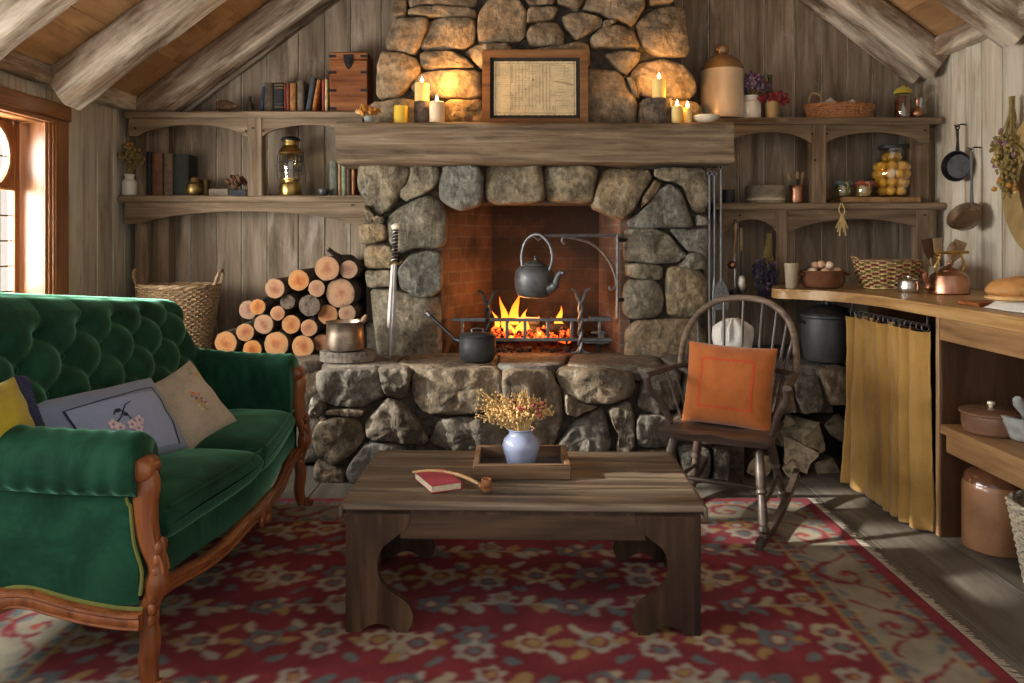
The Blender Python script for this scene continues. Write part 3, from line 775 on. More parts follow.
# ------------------------------------------------------------------ wall shelves
def arch_apron(b, x0, x1, ztop, zend, zmid, y0, y1, n=14):
    """apron board whose lower edge is arched between its ends"""
    pts = [(x0, ztop), (x0, zend)]
    e = (x1-x0)*.07
    pts.append((x0+e, zend))
    for i in range(1, n):
        t = i/n; pts.append((x0+e+(x1-x0-2*e)*t, zend+(zmid-zend)*math.sin(PI*t)**.62))
    pts += [(x1-e, zend), (x1, zend), (x1, ztop)]
    b.prism(pts, 1, y0, y1)
SY = 5.15
def shelf_unit(side):
    L = side < 0
    t = thing('wall_shelf', 'left grey wooden wall shelf unit with arched aprons above the log pile' if L else 'right grey wooden wall shelf unit with arched aprons beside the stoneware jug', 'shelf',
              (-1.7 if L else 2.0, 5.3, 0))
    if L: xu, xlo = (-2.49, -.86), (-2.535, -.945); zu, zl = 2.16, 1.617
    else: xu, xlo = (1.13, 2.765), (1.30, 2.79); zu, zl = 2.12, 1.57
    for nm, (x0, x1), z in (('upper_shelf', xu, zu), ('lower_shelf', xlo, zl)):
        b = B(); beam(b, x0, x1, SY-.005, 5.425, z-.045, z, 24, .004, 0, .008, 6); b.done(nm, 'shelf', t, True)
    a = B(); y0, y1 = SY+.02, SY+.045
    if L:
        posts = [(X(128, 5.16), X(142, 5.16)), (X(247, 5.16), X(262, 5.16))]
        arch_apron(a, X(128, 5.16), X(254, 5.16), zu-.045, Z(136, 5.16), Z(124.5, 5.16), y0, y1); arch_apron(a, X(254.5, 5.16), X(362, 5.16), zu-.045, Z(136, 5.16), Z(124.5, 5.16), y0, y1)
        arch_apron(a, X(124, 5.16), X(365, 5.16), zl-.045, Z(224, 5.16), Z(211, 5.16), y0, y1, 20)
    else:
        posts = [(X(812, 5.16), X(827, 5.16)), (X(917, 5.16), X(937, 5.16))]
        arch_apron(a, X(722, 5.16), X(818, 5.16), zu-.045, Z(143, 5.16), Z(132, 5.16), y0, y1); arch_apron(a, X(819, 5.16), X(930, 5.16), zu-.045, Z(143, 5.16), Z(132, 5.16), y0, y1)
        arch_apron(a, X(722, 5.16), X(781, 5.16), zl-.045, Z(232, 5.16), Z(219, 5.16), y0, y1); arch_apron(a, X(782, 5.16), X(937, 5.16), zl-.045, Z(232, 5.16), Z(219, 5.16), y0, y1, 18)
    a.done('apron', 'shelf', t, True)
    for k, (x0, x1) in enumerate(posts):
        p = B(); edge = (k == 0) if L else (k == 1)
        beam(p, x0, x1, SY+(.10 if edge else .012), SY+(.18 if edge else .10), .626 if edge and L else zl, zu-.04, 20, .003, 2, .006, 6)
        if edge: # depth board at the wall end
            w = XL+.004 if L else XR-.004
            p.b6(min(x0 if L else x1, w), max(x0 if L else x1, w), SY+.14, 5.42, zl, zu-.05)
            if L: p.b6(x1-.02, x1+.10, 5.33, 5.42, .63, zu-.05)
        p.done('post', 'shelfz', t, True)
    if not L:
        p = B(); beam(p, X(776, 5.16), X(788, 5.16), SY+.012, SY+.09, 1.06, zl-.04, 14, .003, 2, .006, 6); p.done('post', 'shelfz', t, True)
        p = B(); beam(p, X(917, 5.16), X(937, 5.16), SY+.012, SY+.09, 1.05, zl-.04, 14, .003, 2, .006, 6); p.done('post', 'shelfz', t, True)
    g = B()
    for px, py in (((253, 128), (246, 131), (263, 131), (352, 205), (135, 128)) if L else ((812, 134), (827, 134), (815, 160), (925, 130), (925, 215), (740, 215))):
        g.lathe([(0, 0), (.007, 0), (.007, .006), (0, .008)], 10, (0, 0, 0), Matrix.Translation((X(px, 5.16), SY+.012, Z(py, 5.16))) @ Matrix.Rotation(PI/2, 4, 'X'))
    g.done('peg', 'char', t, True)
    return t
shelf_unit(-1); shelf_unit(1)
ZUL, ZLL, ZUR, ZLR = 2.161, 1.618, 2.121, 1.571
# ------------------------------------------------------------------ books
BM = {}
def cover(c):
    if c not in BM: BM[c] = simple('book cloth %d' % len(BM), c, .75, 0, .3, 30, .15)
    return BM[c]
def book(label, px0, px1, pytop, d, z, col, depth=.15, lean=0, bands=0, group=None, bandcol=None, lie=False):
    """upright book standing at depth d with its spine to the room"""
    w = (px1-px0)/F*d; h = Z(pytop, d)-z
    if lean: h /= math.cos(lean)
    t = thing('book', label, 'book', (X((px0+px1)/2, d), d, z), 0, group)
    if lean: t.rotation_euler = (0, lean, 0); t.location.z += abs(math.sin(lean))*w*.5
    b = B(); hw = w/2; e = min(.004, w*.15)
    b.b6(-hw, -hw+e, .004, depth, 0, h, .001); b.b6(hw-e, hw, .004, depth, 0, h, .001)
    b.prism([(hw*math.cos(a), .008-.012*math.sin(a)) for a in arc(9, lambda q: PI*q)]+[(-hw, .012), (hw, .012)], 2, 0, h)
    for k in range(bands):
        z0 = h*(k+.8)/(bands+.6); b.prism([(hw*1.03*math.cos(a), .007-.0145*math.sin(a)) for a in arc(9, lambda q: PI*q)], 2, z0-.004, z0+.004)
    b.done('cover', cover(col), t)
    p = B(); p.b6(-hw+e, hw-e, .010, depth-.006, .004, h-.005); p.done('pages', 'paper', t)
    if bandcol:
        for q in (.16, .3, .8, .9):
            g = B(); g.prism([(hw*1.02*math.cos(a), .007-.0137*math.sin(a)) for a in arc(9, lambda q_: PI*q_)], 2, h*q, h*q+.007)
            g.done('gilt_band', bandcol, t)
    return t
s = 6.4
GB = 'old books standing on the upper left shelf'
for lb, a, c, top, col, ln, bd, bc in (
    ('narrow navy book leaning at the left end of the upper shelf row', 186, 212, 300, (.02, .03, .07), .11, 0, None),
    ('thick dark brown book beside the leaning navy one', 217, 275, 272, (.075, .052, .03), 0, 4, None),
    ('black book with gilt bands across its spine on upper shelf', 278, 344, 272, (.018, .018, .02), 0, 5, 'oldbrass'),
    ('slim red book right of the black gilt one', 346, 359, 276, (.27, .04, .03), 0, 0, None),
    ('red brown book between the slim red and the tan one', 360, 381, 276, (.20, .065, .03), 0, 3, None),
    ('orange tan leather book with ribbed spine on upper shelf', 383, 421, 276, (.38, .16, .045), 0, 5, None),
    ('grey brown book standing before the gap in the row', 430, 471, 260, (.16, .12, .08), 0, 0, None),
    ('slate blue book leaning right on upper shelf', 480, 512, 243, (.055, .065, .08), .17, 0, None),
    ('orange book leaning right against the two by the chest', 520, 546, 258, (.42, .15, .035), .17, 0, None),
    ('pinkish red book upright beside the wooden chest', 588, 605, 256, (.35, .07, .06), 0, 0, None),
    ('cream yellow slim book touching the wooden chest', 607, 627, 252, (.60, .48, .22), 0, 0, None)):
    book(lb, 230+a/s, 230+c/s, 40+top/s, 5.22, ZUL, col, .14, ln, bd, GB, bc)
GB = 'old books standing on the lower left shelf'; s = 3.796
for lb, a, c, top, col, bd, dp in (
    ('black book in the shadow at the left end of lower shelf', 137, 157, 462, (.012, .011, .011), 0, .15),
    ('worn brown leather book beside the black one on lower shelf', 159, 199, 466, (.16, .065, .03), 3, .15),
    ('mottled brown book left of the big dark green one', 203, 238, 468, (.14, .09, .055), 3, .16),
    ('big dark green book with its cover seen left of brass pot', 241, 297, 472, (.02, .026, .022), 0, .16),
    ('grey green book nearest to the little dark bowl', 833, 862, 498, (.13, .135, .105), 0, .13),
    ('tan thin book standing behind the mantel end', 865, 877, 498, (.34, .20, .10), 0, .13),
    ('pale green thin book standing behind the mantel end', 878, 896, 498, (.22, .24, .15), 0, .13),
    ('dark brown book under the mantel beside the stones', 897, 913, 498, (.085, .045, .03), 0, .13),
    ('rust orange slim book against the chimney stones', 917, 930, 500, (.36, .14, .06), 0, .13)):
    book(lb, 110+a/s, 110+c/s, 30+top/s, 5.24, ZLL, col, dp, 0, bd, GB)
def flat_book(label, px0, px1, h, d, z, col, depth, dz=0, rz=0):
    t = thing('book', label, 'book', (X((px0+px1)/2, d), d+depth/2, z+dz), rz, 'books lying flat on the lower left shelf'); w = (px1-px0)/F*d
    b = B()
    for z0 in (0, h-.004): b.b6(-w/2, w/2, -depth/2, depth/2, z0, z0+.004, .001)
    b.b6(-w/2, w/2, -depth/2-.003, -depth/2+.002, 0, h, .001); b.done('cover', cover(col), t)
    p = B(); p.b6(-w/2+.004, w/2-.004, -depth/2+.002, depth/2-.005, .004, h-.004); p.done('pages', 'paper', t)
flat_book('grey tan book lying flat under the dried seed head', 209, 228, .045, 5.2, ZLL, (.17, .14, .09), .15)
flat_book('dark blue book lying flat beside the shelf post', 229, 246, .04, 5.2, ZLL, (.02, .025, .035), .15)
# ------------------------------------------------------------------ small things
def vessel(name, label, cat, prof, mat, px, d, z, n=32, extra=None, group=None, rz=0):
    """turned vessel, prof = (radius, height)"""
    t = thing(name, label, cat, (X(px, d), d, z), rz, group)
    b = B(); b.lathe(prof, n); b.done('body', mat, t)
    if extra: extra(t)
    return t
def wall_prof(pr, th=.006):
    """closed hollow profile from an outer one"""
    inner = [(max(r-th, .001), max(z, pr[0][1]+th)) for r, z in pr[::-1]]
    return [(0, pr[0][1])]+pr+inner+[(0, inner[-1][1])]
def bouquet(name, label, loc, n, spread, h, mats, head=.008, hn=5, up=.25, lean=(0, 0), stemmat='dried', seed=1, headh=1.0, tail=0, group=None):
    rr = random.Random(seed); t = thing(name, label, 'dried flowers', loc, 0, group)
    st = B(); hd = [B() for _ in mats]
    for k in range(n):
        a = rr.random()*2*PI; q = spread*math.sqrt(rr.random())
        tip = V((math.cos(a)*q+lean[0], math.sin(a)*q*.8+lean[1], h*(1-.45*(q/spread)**2)*rr.uniform(.8, 1.05)))
        mid = V((tip.x*.35, tip.y*.35, tip.z*.55)); base = V((rr.uniform(-.012, .012), rr.uniform(-.012, .012), -tail))
        pts = smooth_curve([base, mid, tip], 4); st.tube(pts, [.0022]*(len(pts)-1)+[.001], 4)
        w = rr.randrange(len(mats)) if len(mats) < 3 or rr.random() > .75 else 0
        for j in range(hn):
            f = 1-j*.10*headh; p = mid.lerp(tip, max(0, f))+V((rr.uniform(-1, 1), rr.uniform(-1, 1), rr.uniform(-.6, .6)))*head*1.6
            hd[w].ball(p, (head*rr.uniform(.6, 1.1), head*rr.uniform(.6, 1.1), head*rr.uniform(.7, 1.4)), 1, .3, 2)
    st.done('stems', stemmat, t)
    for m, hb in zip(mats, hd):
        if len(hb.bm.verts): hb.done('blossoms', m, t)
        else: hb.bm.free()
    return t
# lower left shelf
def crock(s): return wall_prof([(.040*s, 0), (.046*s, .006*s), (.046*s, .085*s), (.043*s, .097*s), (.030*s, .105*s), (.028*s, .122*s), (.034*s, .13*s), (.034*s, .138*s)], .005*s)
vessel('vase', 'small white stoneware jar at the left end of the lower shelf', 'vase', crock(1), 'white', 129.5, 5.195, ZLL)
bouquet('dried_bouquet', 'dried grasses and orange flowers in the small white jar', (X(129.5, 5.195), 5.195, ZLL+.10), 26, .085, .26, ['herb', 'herb', 'orangefl'], .011, 4, seed=4, stemmat='herb', tail=.09)
def lidpot(t):
    b = B(); b.lathe([(0, .108), (.022, .108), (.024, .112), (.02, .12), (.006, .124), (0, .126)], 20); b.done('lid', 'brass', t)
vessel('jar', 'small round brass jar with narrow neck on the lower shelf', 'jar', [(0, 0), (.04, 0), (.054, .018), (.057, .045), (.05, .075), (.028, .09), (.024, .108), (0, .108)], 'oldbrass', 194.5, 5.22, ZLL, 28, lidpot)
def cuphandle(t):
    b = B(); b.tube([(.036+.02*math.sin(a), 0, .05+.025*math.cos(a)) for a in arc(10, lambda q: PI*q)], .003, 6); b.done('handle', 'oldbrass', t)
vessel('cup', 'tall dull brass cup behind the round brass jar', 'cup', wall_prof([(.03, 0), (.034, .01), (.036, .09), (.042, .112)], .003), 'oldbrass', 205, 5.33, ZLL, 24, cuphandle)
def cone_thing(label, px, d, z, rx, rz_, mat='pine', rot=0):
    t = B(); n = 110; ga = PI*(3-math.sqrt(5))
    t.ball((0, 0, rz_), (rx*.7, rx*.7, rz_*.85), 2)
    for k in range(n):
        q = (k+.5)/n; zz = rz_*2*q; r = rx*math.sin(PI*(.12+.86*q)**.8)*.9; a = k*ga
        m = Matrix.Translation((math.cos(a)*r*.86, math.sin(a)*r*.86, zz)) @ Matrix.Rotation(a, 4, 'Z') @ Matrix.Rotation(-.55-.5*q, 4, 'Y')
        t.ball((0, 0, 0), (rx*.24, rx*.17, rx*.055), 1, 0, 1, None); vs = t.bm.verts[:][-12:]; bmesh.ops.transform(t.bm, matrix=m, verts=vs)
    return one(t, 'pinecone', mat, label, 'pinecone', (X(px, d), d, z+rx*.95), rot=(0, PI/2, rot))
pc = cone_thing('brown pinecone lying on the upper left shelf', 216, 5.24, ZUL, .048, .07)
bouquet('seed_head', 'brown dried seed head resting on the flat books', (X(236, 5.27), 5.27, ZLL+.046), 40, .055, .085, ['pine'], .012, 3, seed=8, stemmat='pine')
# bottle and chest on the upper shelf
vessel('bottle', 'small dark green bottle standing left of the upper books', 'bottle', [(0, 0), (.02, 0), (.022, .005), (.022, .055), (.009, .075), (.008, .1), (.011, .103), (.011, .11), (0, .11)], simple('dark green bottle', (.035, .035, .015), .25), 250, 5.25, ZUL, 20)
x0, x1 = X(329.5, 5.2), X(367.5, 5.2); hz = Z(52, 5.2)-ZUL
ch = thing('wooden_chest', 'tall red brown wooden chest with iron hasp on upper shelf', 'chest', ((x0+x1)/2, 5.2, ZUL)); w = x1-x0
b = B(); b.b6(-w/2, w/2, 0, .215, 0, hz*.87, .006); b.done('box', 'chest', ch)
b = B(); b.b6(-w/2-.003, w/2+.003, -.003, .218, hz*.875, hz, .006); b.done('lid', 'chest', ch)
for a in (-1, 1):
    for q in (.06, .36, .66, .93):
        b = B(); b.b6(a*w/2-a*.045, a*(w/2+.004), -.0055, .004, hz*q-.008, hz*q+.008, .001); b.b6(a*(w/2+.005), a*(w/2-.002), -.005, .04, hz*q-.008, hz*q+.008, .001); b.done('iron_strap', 'iron', ch)
b = B(); b.prism([(-.032, hz*.95), (.032, hz*.95), (.028, hz*.82), (.012, hz*.74), (0, hz*.71), (-.012, hz*.74), (-.028, hz*.82)], 1, -.012, -.003); b.lathe([(0, 0), (.01, 0), (.01, .01), (0, .012)], 12, (0, 0, 0), Matrix.Translation((0, -.012, hz*.8)) @ Matrix.Rotation(PI/2, 4, 'X')); b.done('hasp', 'iron', ch)
# lantern
ln = thing('lantern', 'brass storm lantern with wire guard on the lower left shelf', 'lantern', (X(290.5, 5.24), 5.24, ZLL))
b = B(); b.lathe([(0, 0), (.066, 0), (.07, .006), (.07, .07), (.064, .085), (.05, .09), (.05, .1), (.062, .105), (.062, .112), (.03, .118), (0, .118)], 32); b.done('fuel_base', 'brass', ln)
b = B(); b.lathe([(.058, .112), (.062, .16), (.066, .22), (.06, .262), (.052, .272), (.05, .268), (.056, .26), (.062, .22), (.058, .16), (.054, .114)], 28, cap=False); b.done('globe', 'darkglass', ln)
b = B(); b.lathe([(0, .272), (.076, .272), (.08, .28), (.07, .3), (.05, .325), (.045, .33), (.045, .362), (0, .362)], 32); b.done('dome', 'brass', ln)
b = B(); b.lathe([(0, .36), (.06, .362), (.064, .37), (.05, .382), (.02, .39), (0, .39)], 28); b.done('cap', 'iron', ln)
b = B()
for k in range(8): a = 2*PI*k/8; b.tube([(math.cos(a)*r, math.sin(a)*r, z) for r, z in ((.064, .112), (.074, .18), (.076, .225), (.072, .275))], .0022, 5)
for z, r in ((.165, .0735), (.225, .0765)): b.tube([(math.cos(2*PI*k/28)*r, math.sin(2*PI*k/28)*r, z) for k in range(28)], .0022, 5, False, True)
b.done('wire_guard', 'iron', ln)
b = B(); b.tube([(-.085, 0, .27), (-.09, 0, .2), (-.085, 0, .12), (-.066, 0, .09)], .003, 6); b.tube([(.08, 0, .29), (.088, -.01, .25), (.096, -.012, .18), (.10, -.012, .12), (.103, -.01, .09)], .0028, 6); b.done('bail', 'iron', ln)
b = B(); b.lathe([(0, .118), (.022, .118), (.018, .15), (.012, .165), (0, .165)], 16); b.done('burner', 'oldbrass', ln)
vessel('bowl', 'little dark bowl between the lantern and the right books', 'bowl', wall_prof([(.018, 0), (.032, .012), (.038, .028), (.036, .042)], .004), 'pot', 323.5, 5.2, ZLL, 24)
# ------------------------------------------------------------------ mantel top
ZM = 2.034
def candle(label, px, pytop, d, r, mat, lit=True, z=ZM, group='candles on the mantel'):
    h = Z(pytop, d)-z; t = thing('candle', label, 'candle', (X(px, d), d, z), 0, group); sd = R.random()*30
    b = B(); N = 28
    def f(u, v):
        a = 2*PI*u
        if v < .7: rr, zz = r*(1+.02*noise.noise(V((math.cos(a)*2, math.sin(a)*2, v*4+sd)))), h*v/.7
        else:
            q = (v-.7)/.3; rr = r*(1-q*.96); zz = h-.012*math.sin(q*PI/2)+(.004*noise.noise(V((a, sd, 0))) if q < .2 else 0)
        return V((rr*math.cos(a), rr*math.sin(a), zz))
    b.grid(f, N, 16, True); b.bm.faces.new([v for v in b.bm.verts if abs(v.co.z) < 1e-6][:3] if False else b.bm.verts[:0] or [b.bm.verts.new((r*math.cos(2*PI*k/N), r*math.sin(2*PI*k/N), 0)) for k in range(N)])
    b.done('wax', mat, t)
    w = B(); w.cyl((0, 0, h-.014), (0, 0, h+.004), .0018, .0012, 6); w.done('wick', 'wick', t)
    if lit:
        fl = B(); fl.lathe([(0, 0), (.005, .003), (.0095, .011), (.0085, .019), (.005, .029), (.002, .037), (0, .042)], 16); o = fl.done('flame', 'flame', t); o.location = (0, 0, h-.002)
    return t
candle('short yellow unlit candle at the left of the mantel', 401, 105.5, 4.84, .043, 'waxy', False)
def log_stub(label, px0, px1, top, d):
    w = (px1-px0)/F*d/2; h = Z(top, d)-ZM; b = B()
    def f(u, v):
        a = 2*PI*u; k = 1+.05*abs(noise.noise(V((math.cos(a)*6, math.sin(a)*6, v*1.2))))-.03; return V((w*k*math.cos(a), w*k*math.sin(a), h*v))
    vs = b.grid(f, 48, 10, True); b.mi = 1; n0 = len(b.bm.faces); b.bm.faces.new([c[-1] for c in vs]); b._setmat(n0); b.bm.faces.new([c[0] for c in vs][::-1])
    return one(b, 'log_stub', ['bark', 'endgrain'], label, 'log candle stand', (X((px0+px1)/2, d), d, ZM), group='bark covered candle stands')
t1 = log_stub('bark covered log stub under the tallest left candle', 414, 431, 102, 4.90)
t2 = log_stub('wide bark covered log stub right of the framed chart', 642, 672, 100, 4.9)
candle('tallest lit candle standing on the left log stub', 422, 83, 4.9, .044, 'wax', True, Z(102, 4.9)+.002)
candle('white lit candle in front of the left log stub', 437, 101.5, 4.84, .046, 'waxw')
candle('lit candle standing on the wide right log stub', 659, 79, 4.88, .041, 'wax', True, Z(100, 4.9)+.002)
candle('taller of the two slim lit candles by the cream dish', 677, 106, 4.84, .034, 'wax')
candle('shorter slim lit candle nearest to the cream dish', 687.5, 107.5, 4.86, .026, 'wax')
vessel('dish', 'shallow cream dish at the right end of the mantel', 'dish', wall_prof([(.03, 0), (.045, .005), (.075, .03), (.08, .046), (.078, .05)], .006), 'cream', 706.5, 4.86, ZM)
vessel('flower_pot', 'tiny grey pot at the left end of the mantel', 'pot', wall_prof([(.02, 0), (.028, .01), (.03, .035), (.026, .045)], .004), 'greystone', 369, 4.86, ZM, 20)
bouquet('dried_bouquet', 'small dried orange brown posy in the tiny mantel pot', (X(369, 4.86), 4.86, ZM+.03), 30, .07, .075, ['dried', 'orangefl'], .013, 3, seed=21, tail=.02)
# framed chart
fx0, fx1 = X(482, 4.92), X(588.5, 4.92); fh = Z(47.5, 4.92)-ZM; fw = fx1-fx0
fr = thing('picture_frame', 'brown wooden frame with parchment chart leaning on the chimney', 'picture', ((fx0+fx1)/2, 4.94, ZM), rot=(-.06, 0, 0))
b = B(); k = .048
b.prism([(-fw/2, 0), (fw/2, 0), (fw/2-k, k), (-fw/2+k, k)], 1, 0, .035); b.prism([(-fw/2, fh), (fw/2, fh), (fw/2-k, fh-k), (-fw/2+k, fh-k)][::-1], 1, 0, .035)
b.prism([(-fw/2, 0), (-fw/2+k, k), (-fw/2+k, fh-k), (-fw/2, fh)], 1, 0, .035); b.prism([(fw/2, 0), (fw/2-k, k), (fw/2-k, fh-k), (fw/2, fh)][::-1], 1, 0, .035)
b.done('frame', 'frame', fr)
b = B(); b.b6(-fw/2+k-.003, fw/2-k+.003, .016, .022, k-.003, fh-k+.003); b.done('mount', simple('black mount', (.02, .018, .016), .9), fr)
NX, NZ = 170, 124; pw, ph = fw-2*k-.05, fh-2*k-.045
vs = []; cols = np.zeros((NX*NZ, 3), np.float32); rr = random.Random(5)
marks = [(rr.random(), rr.random(), rr.uniform(.01, .09), rr.choice((0, 1))) for _ in range(70)]
for i in range(NX):
    for j in range(NZ):
        u, v = i/(NX-1), j/(NZ-1); ed = .006*noise.noise(V((u*40, v*40, 1)))
        vs.append(((u-.5)*(pw+ed), .0145, k+.0225+(v)*(ph)+ed*.5))
        n = noise.fractal(V((u*4, v*4, 3)), 1, 2, 4); c = np.array((.60, .47, .28))*(1+.22*n)
        ink = 0
        if abs(u-.02) < .004 or abs(u-.98) < .004 or abs(v-.04) < .005 or abs(v-.96) < .005 or abs(u-.2) < .003 or (abs(u-.745) < .003 and v < .3): ink = .5
        if .2 < u < .73 and .1 < v < .94: ink = max(ink, .33*(math.sin(u*150) > .45)*(noise.noise(V((u*9, v*3, 7))) > -.25))
        if abs(v-.82) < .003 and .78 < u < .95: ink = .6
        if abs(u-.86) < .003 and .72 < v < .92: ink = .6
        if .03 < u < .19 and .5 < v < .62: ink = max(ink, .35*(math.sin(v*170) > .5))
        if .22 < u < .36 and .15 < v < .35: ink = max(ink, .45*(math.sin(v*180) > .4)*(noise.noise(V((u*60, v*12, 2))) > -.1))
        for mu, mv, ml, o in marks:
            if o and abs(v-mv) < .004 and abs(u-mu) < ml: ink = max(ink, .5)
            if not o and abs(u-mu) < .003 and abs(v-mv) < ml*.6: ink = max(ink, .45)
        if noise.noise(V((u*22, v*22, 11))) > .62 and abs(u-.42) < .13 and abs(v-.62) < .2: ink = .85
        if .72 < u < .97 and .5 < v < .64 and abs(v-(.64-(u-.72)*.3)) < .018: ink = max(ink, .5)
        cols[i*NZ+j] = c*(1-ink)+np.array((.055, .035, .025))*ink
me = bpy.data.meshes.new('parchment_chart'); me.from_pydata(vs, [], [(i*NZ+j, (i+1)*NZ+j, (i+1)*NZ+j+1, i*NZ+j+1) for i in range(NX-1) for j in range(NZ-1)])
colour_layer(me, cols); me.materials.append(vcol('parchment', .9, 0, 0, .2, .1)); o = bpy.data.objects.new('parchment_chart', me); C.objects.link(o); o.parent = fr
# ------------------------------------------------------------------ right shelf, upper board
def jugtop(t):
    b = B(); b.lathe([(.1395, .315), (.137, .335), (.115, .375), (.075, .408), (.046, .42), (.040, .428), (0, .43)], 36); b.done('glazed_shoulder', 'jugtop', t)
    b = B(); b.lathe([(0, .425), (.036, .425), (.038, .43), (.044, .445), (.044, .468), (.036, .478), (0, .48)], 24); b.done('stopper', 'jugtop', t)
vessel('jug', 'big two tone stoneware jug beside the chimney on upper shelf', 'jug', [(0, 0), (.13, 0), (.136, .008), (.1385, .03), (.1385, .31), (.137, .33), (.1, .36), (0, .36)], 'jug', 722, 5.24, ZUR, 40, jugtop)
vessel('jar', 'squat white stoneware jar holding lavender right of the jug', 'jar', wall_prof([(.060, 0), (.064, .006), (.064, .095), (.058, .112), (.049, .118), (.049, .135), (.053, .14), (.053, .148)], .006), 'white', 751, 5.22, ZUR)
bouquet('lavender_bunch', 'purple dried lavender filling the squat white jar', (X(753, 5.22), 5.22, ZUR+.12), 60, .10, .17, ['lav', 'lav', 'redfl'], .014, 6, seed=31, stemmat='herb', tail=.08)
b = B()
for k in range(5): b.tube([(R.uniform(-.01, .01), 0, 0), (R.uniform(-.015, .02), R.uniform(-.01, .01), .13)], .004, 5)
vessel('flower_pot', 'ochre yellow flower pot right of the white lavender jar', 'pot', wall_prof([(.036, 0), (.046, .1), (.05, .118), (.052, .12)], .005), 'ochre', 771.5, 5.22, ZUR, 28)
bouquet('dried_bouquet', 'dark red dried flowers over the ochre flower pot', (X(772, 5.22), 5.21, ZUR+.085), 40, .085, .065, ['redfl'], .017, 3, seed=33, stemmat='herb', tail=.05)
vessel('bottle', 'slender green bottle behind the ochre flower pot', 'bottle', [(0, 0), (.035, 0), (.038, .01), (.038, .17), (.016, .215), (.013, .29), (.017, .295), (.017, .31), (0, .31)], simple('olive bottle', (.10, .085, .02), .2, 0, .2, 8, 0, coat=.5), 770, 5.34, ZUR, 24)
def basket(b, prof, n_st, wr, sx=1, sy=1, rows=None, st_r=None, seg=5, amp=1.0, only=None):
    """woven wall: prof(v) gives (radius, z) for v in 0..1"""
    rows = rows or 16; N = n_st*2
    if only != 'stakes':
        for r in range(rows):
            v = (r+.5)/rows; rad, z = prof(v); ph = r % 2
            b.tube([(math.cos(2*PI*k/N)*(rad+wr*amp*(1 if (k+ph*1) % 2 else -1)*(1 if k % 2 == 0 else 1))*sx, math.sin(2*PI*k/N)*(rad+wr*amp*(1 if (k+ph) % 2 else -1))*sy, z+R.uniform(-1, 1)*wr*.25) for k in range(N)], wr, seg, False, True)
    if only != 'weave':
        for k in range(n_st):
            a = 2*PI*(k+.25)/n_st; b.tube([(math.cos(a)*prof(v)[0]*sx, math.sin(a)*prof(v)[0]*sy, prof(v)[1]) for v in (0, .33, .66, 1)], st_r or wr, seg)
def rim(b, rad, z, r, sx=1, sy=1, n=40, twist=True):
    for ph in ((0, PI) if twist else (0,)):
        b.tube([(math.cos(2*PI*k/n)*(rad+r*.5*math.cos(k*1.1+ph))*sx, math.sin(2*PI*k/n)*(rad+r*.5*math.cos(k*1.1+ph))*sy, z+r*.5*math.sin(k*1.1+ph)) for k in range(n)], r*.75, 6, False, True)
bk = thing('wicker_tray', 'low chestnut wicker basket with cloth on upper right shelf', 'basket', (X(840, 5.26), 5.275, ZUR))
b = B(); basket(b, lambda v: (.19+.03*v, .008+.075*v), 22, .0065, 1, .55, 7); rim(b, .222, .09, .010, 1, .55); rim(b, .195, .01, .009, 1, .55); b.lathe([(0, .004), (.19, .004), (.19, .010), (0, .010)], 30, (0, 0, 0), Matrix.Diagonal((1, .55, 1, 1))); b.done('woven_body', 'wickerred', bk)
b = B(); b.tube(smooth_curve([(-.205, -.03, .085), (-.205, -.03, .15), (-.175, -.03, .17), (-.14, -.05, .15), (-.14, -.06, .09)], 5), .008, 7); b.tube(smooth_curve([(.10, .06, .088), (.13, .06, .115), (.17, .05, .115), (.20, .03, .088)], 5), .007, 7); b.done('handle', 'wicker', bk)
b = B()
def clothf(u, v): return V(((u-.5)*.30, (v-.5)*.15, .085+(.062*max(0, 1-abs(u-.32)/.26)+.05*max(0, 1-abs(u-.8)/.2))*min(1, v*1.6)+.008*noise.noise(V((u*7, v*5, 2)))))
b.grid(clothf, 26, 14); clo = one(b, 'folded_cloth', 'linen', 'pale folded cloth lying in the chestnut wicker basket', 'cloth', (X(841, 5.26), 5.275, ZUR+.005))
def amber(t):
    b = B(); b.lathe([(0, .18), (.05, .18), (.052, .168), (.055, .168), (.056, .185), (.04, .205), (.012, .212), (.012, .222), (0, .224)], 28); b.done('cloth_lid', 'mustard', t)
    g = B(); g.lathe(wall_prof([(.052, 0), (.056, .008), (.056, .15), (.047, .165), (.047, .178)], .004), 28); g.done('glass_wall', 'jarglass', t)
vessel('jar', 'dark preserve jar with mustard cloth lid near right wall', 'jar', [(0, .005), (.05, .005), (.05, .145), (0, .148)], simple('dark preserve', (.12, .035, .015), .25, 0, .4, 30), 903, 5.25, ZUR, 28, amber)
vessel('bottle', 'little copper bottle in front of the clear glass tumbler', 'bottle', [(0, 0), (.022, 0), (.034, .02), (.035, .04), (.028, .062), (.011, .078), (.010, .11), (.015, .126), (.013, .13), (0, .128)], 'copper', 917.5, 5.2, ZUR, 28)
vessel('tumbler', 'clear glass tumbler at the right end of upper shelf', 'glass', wall_prof([(.045, 0), (.05, .006), (.056, .145)], .003), 'jarglass', 920, 5.31, ZUR, 28)
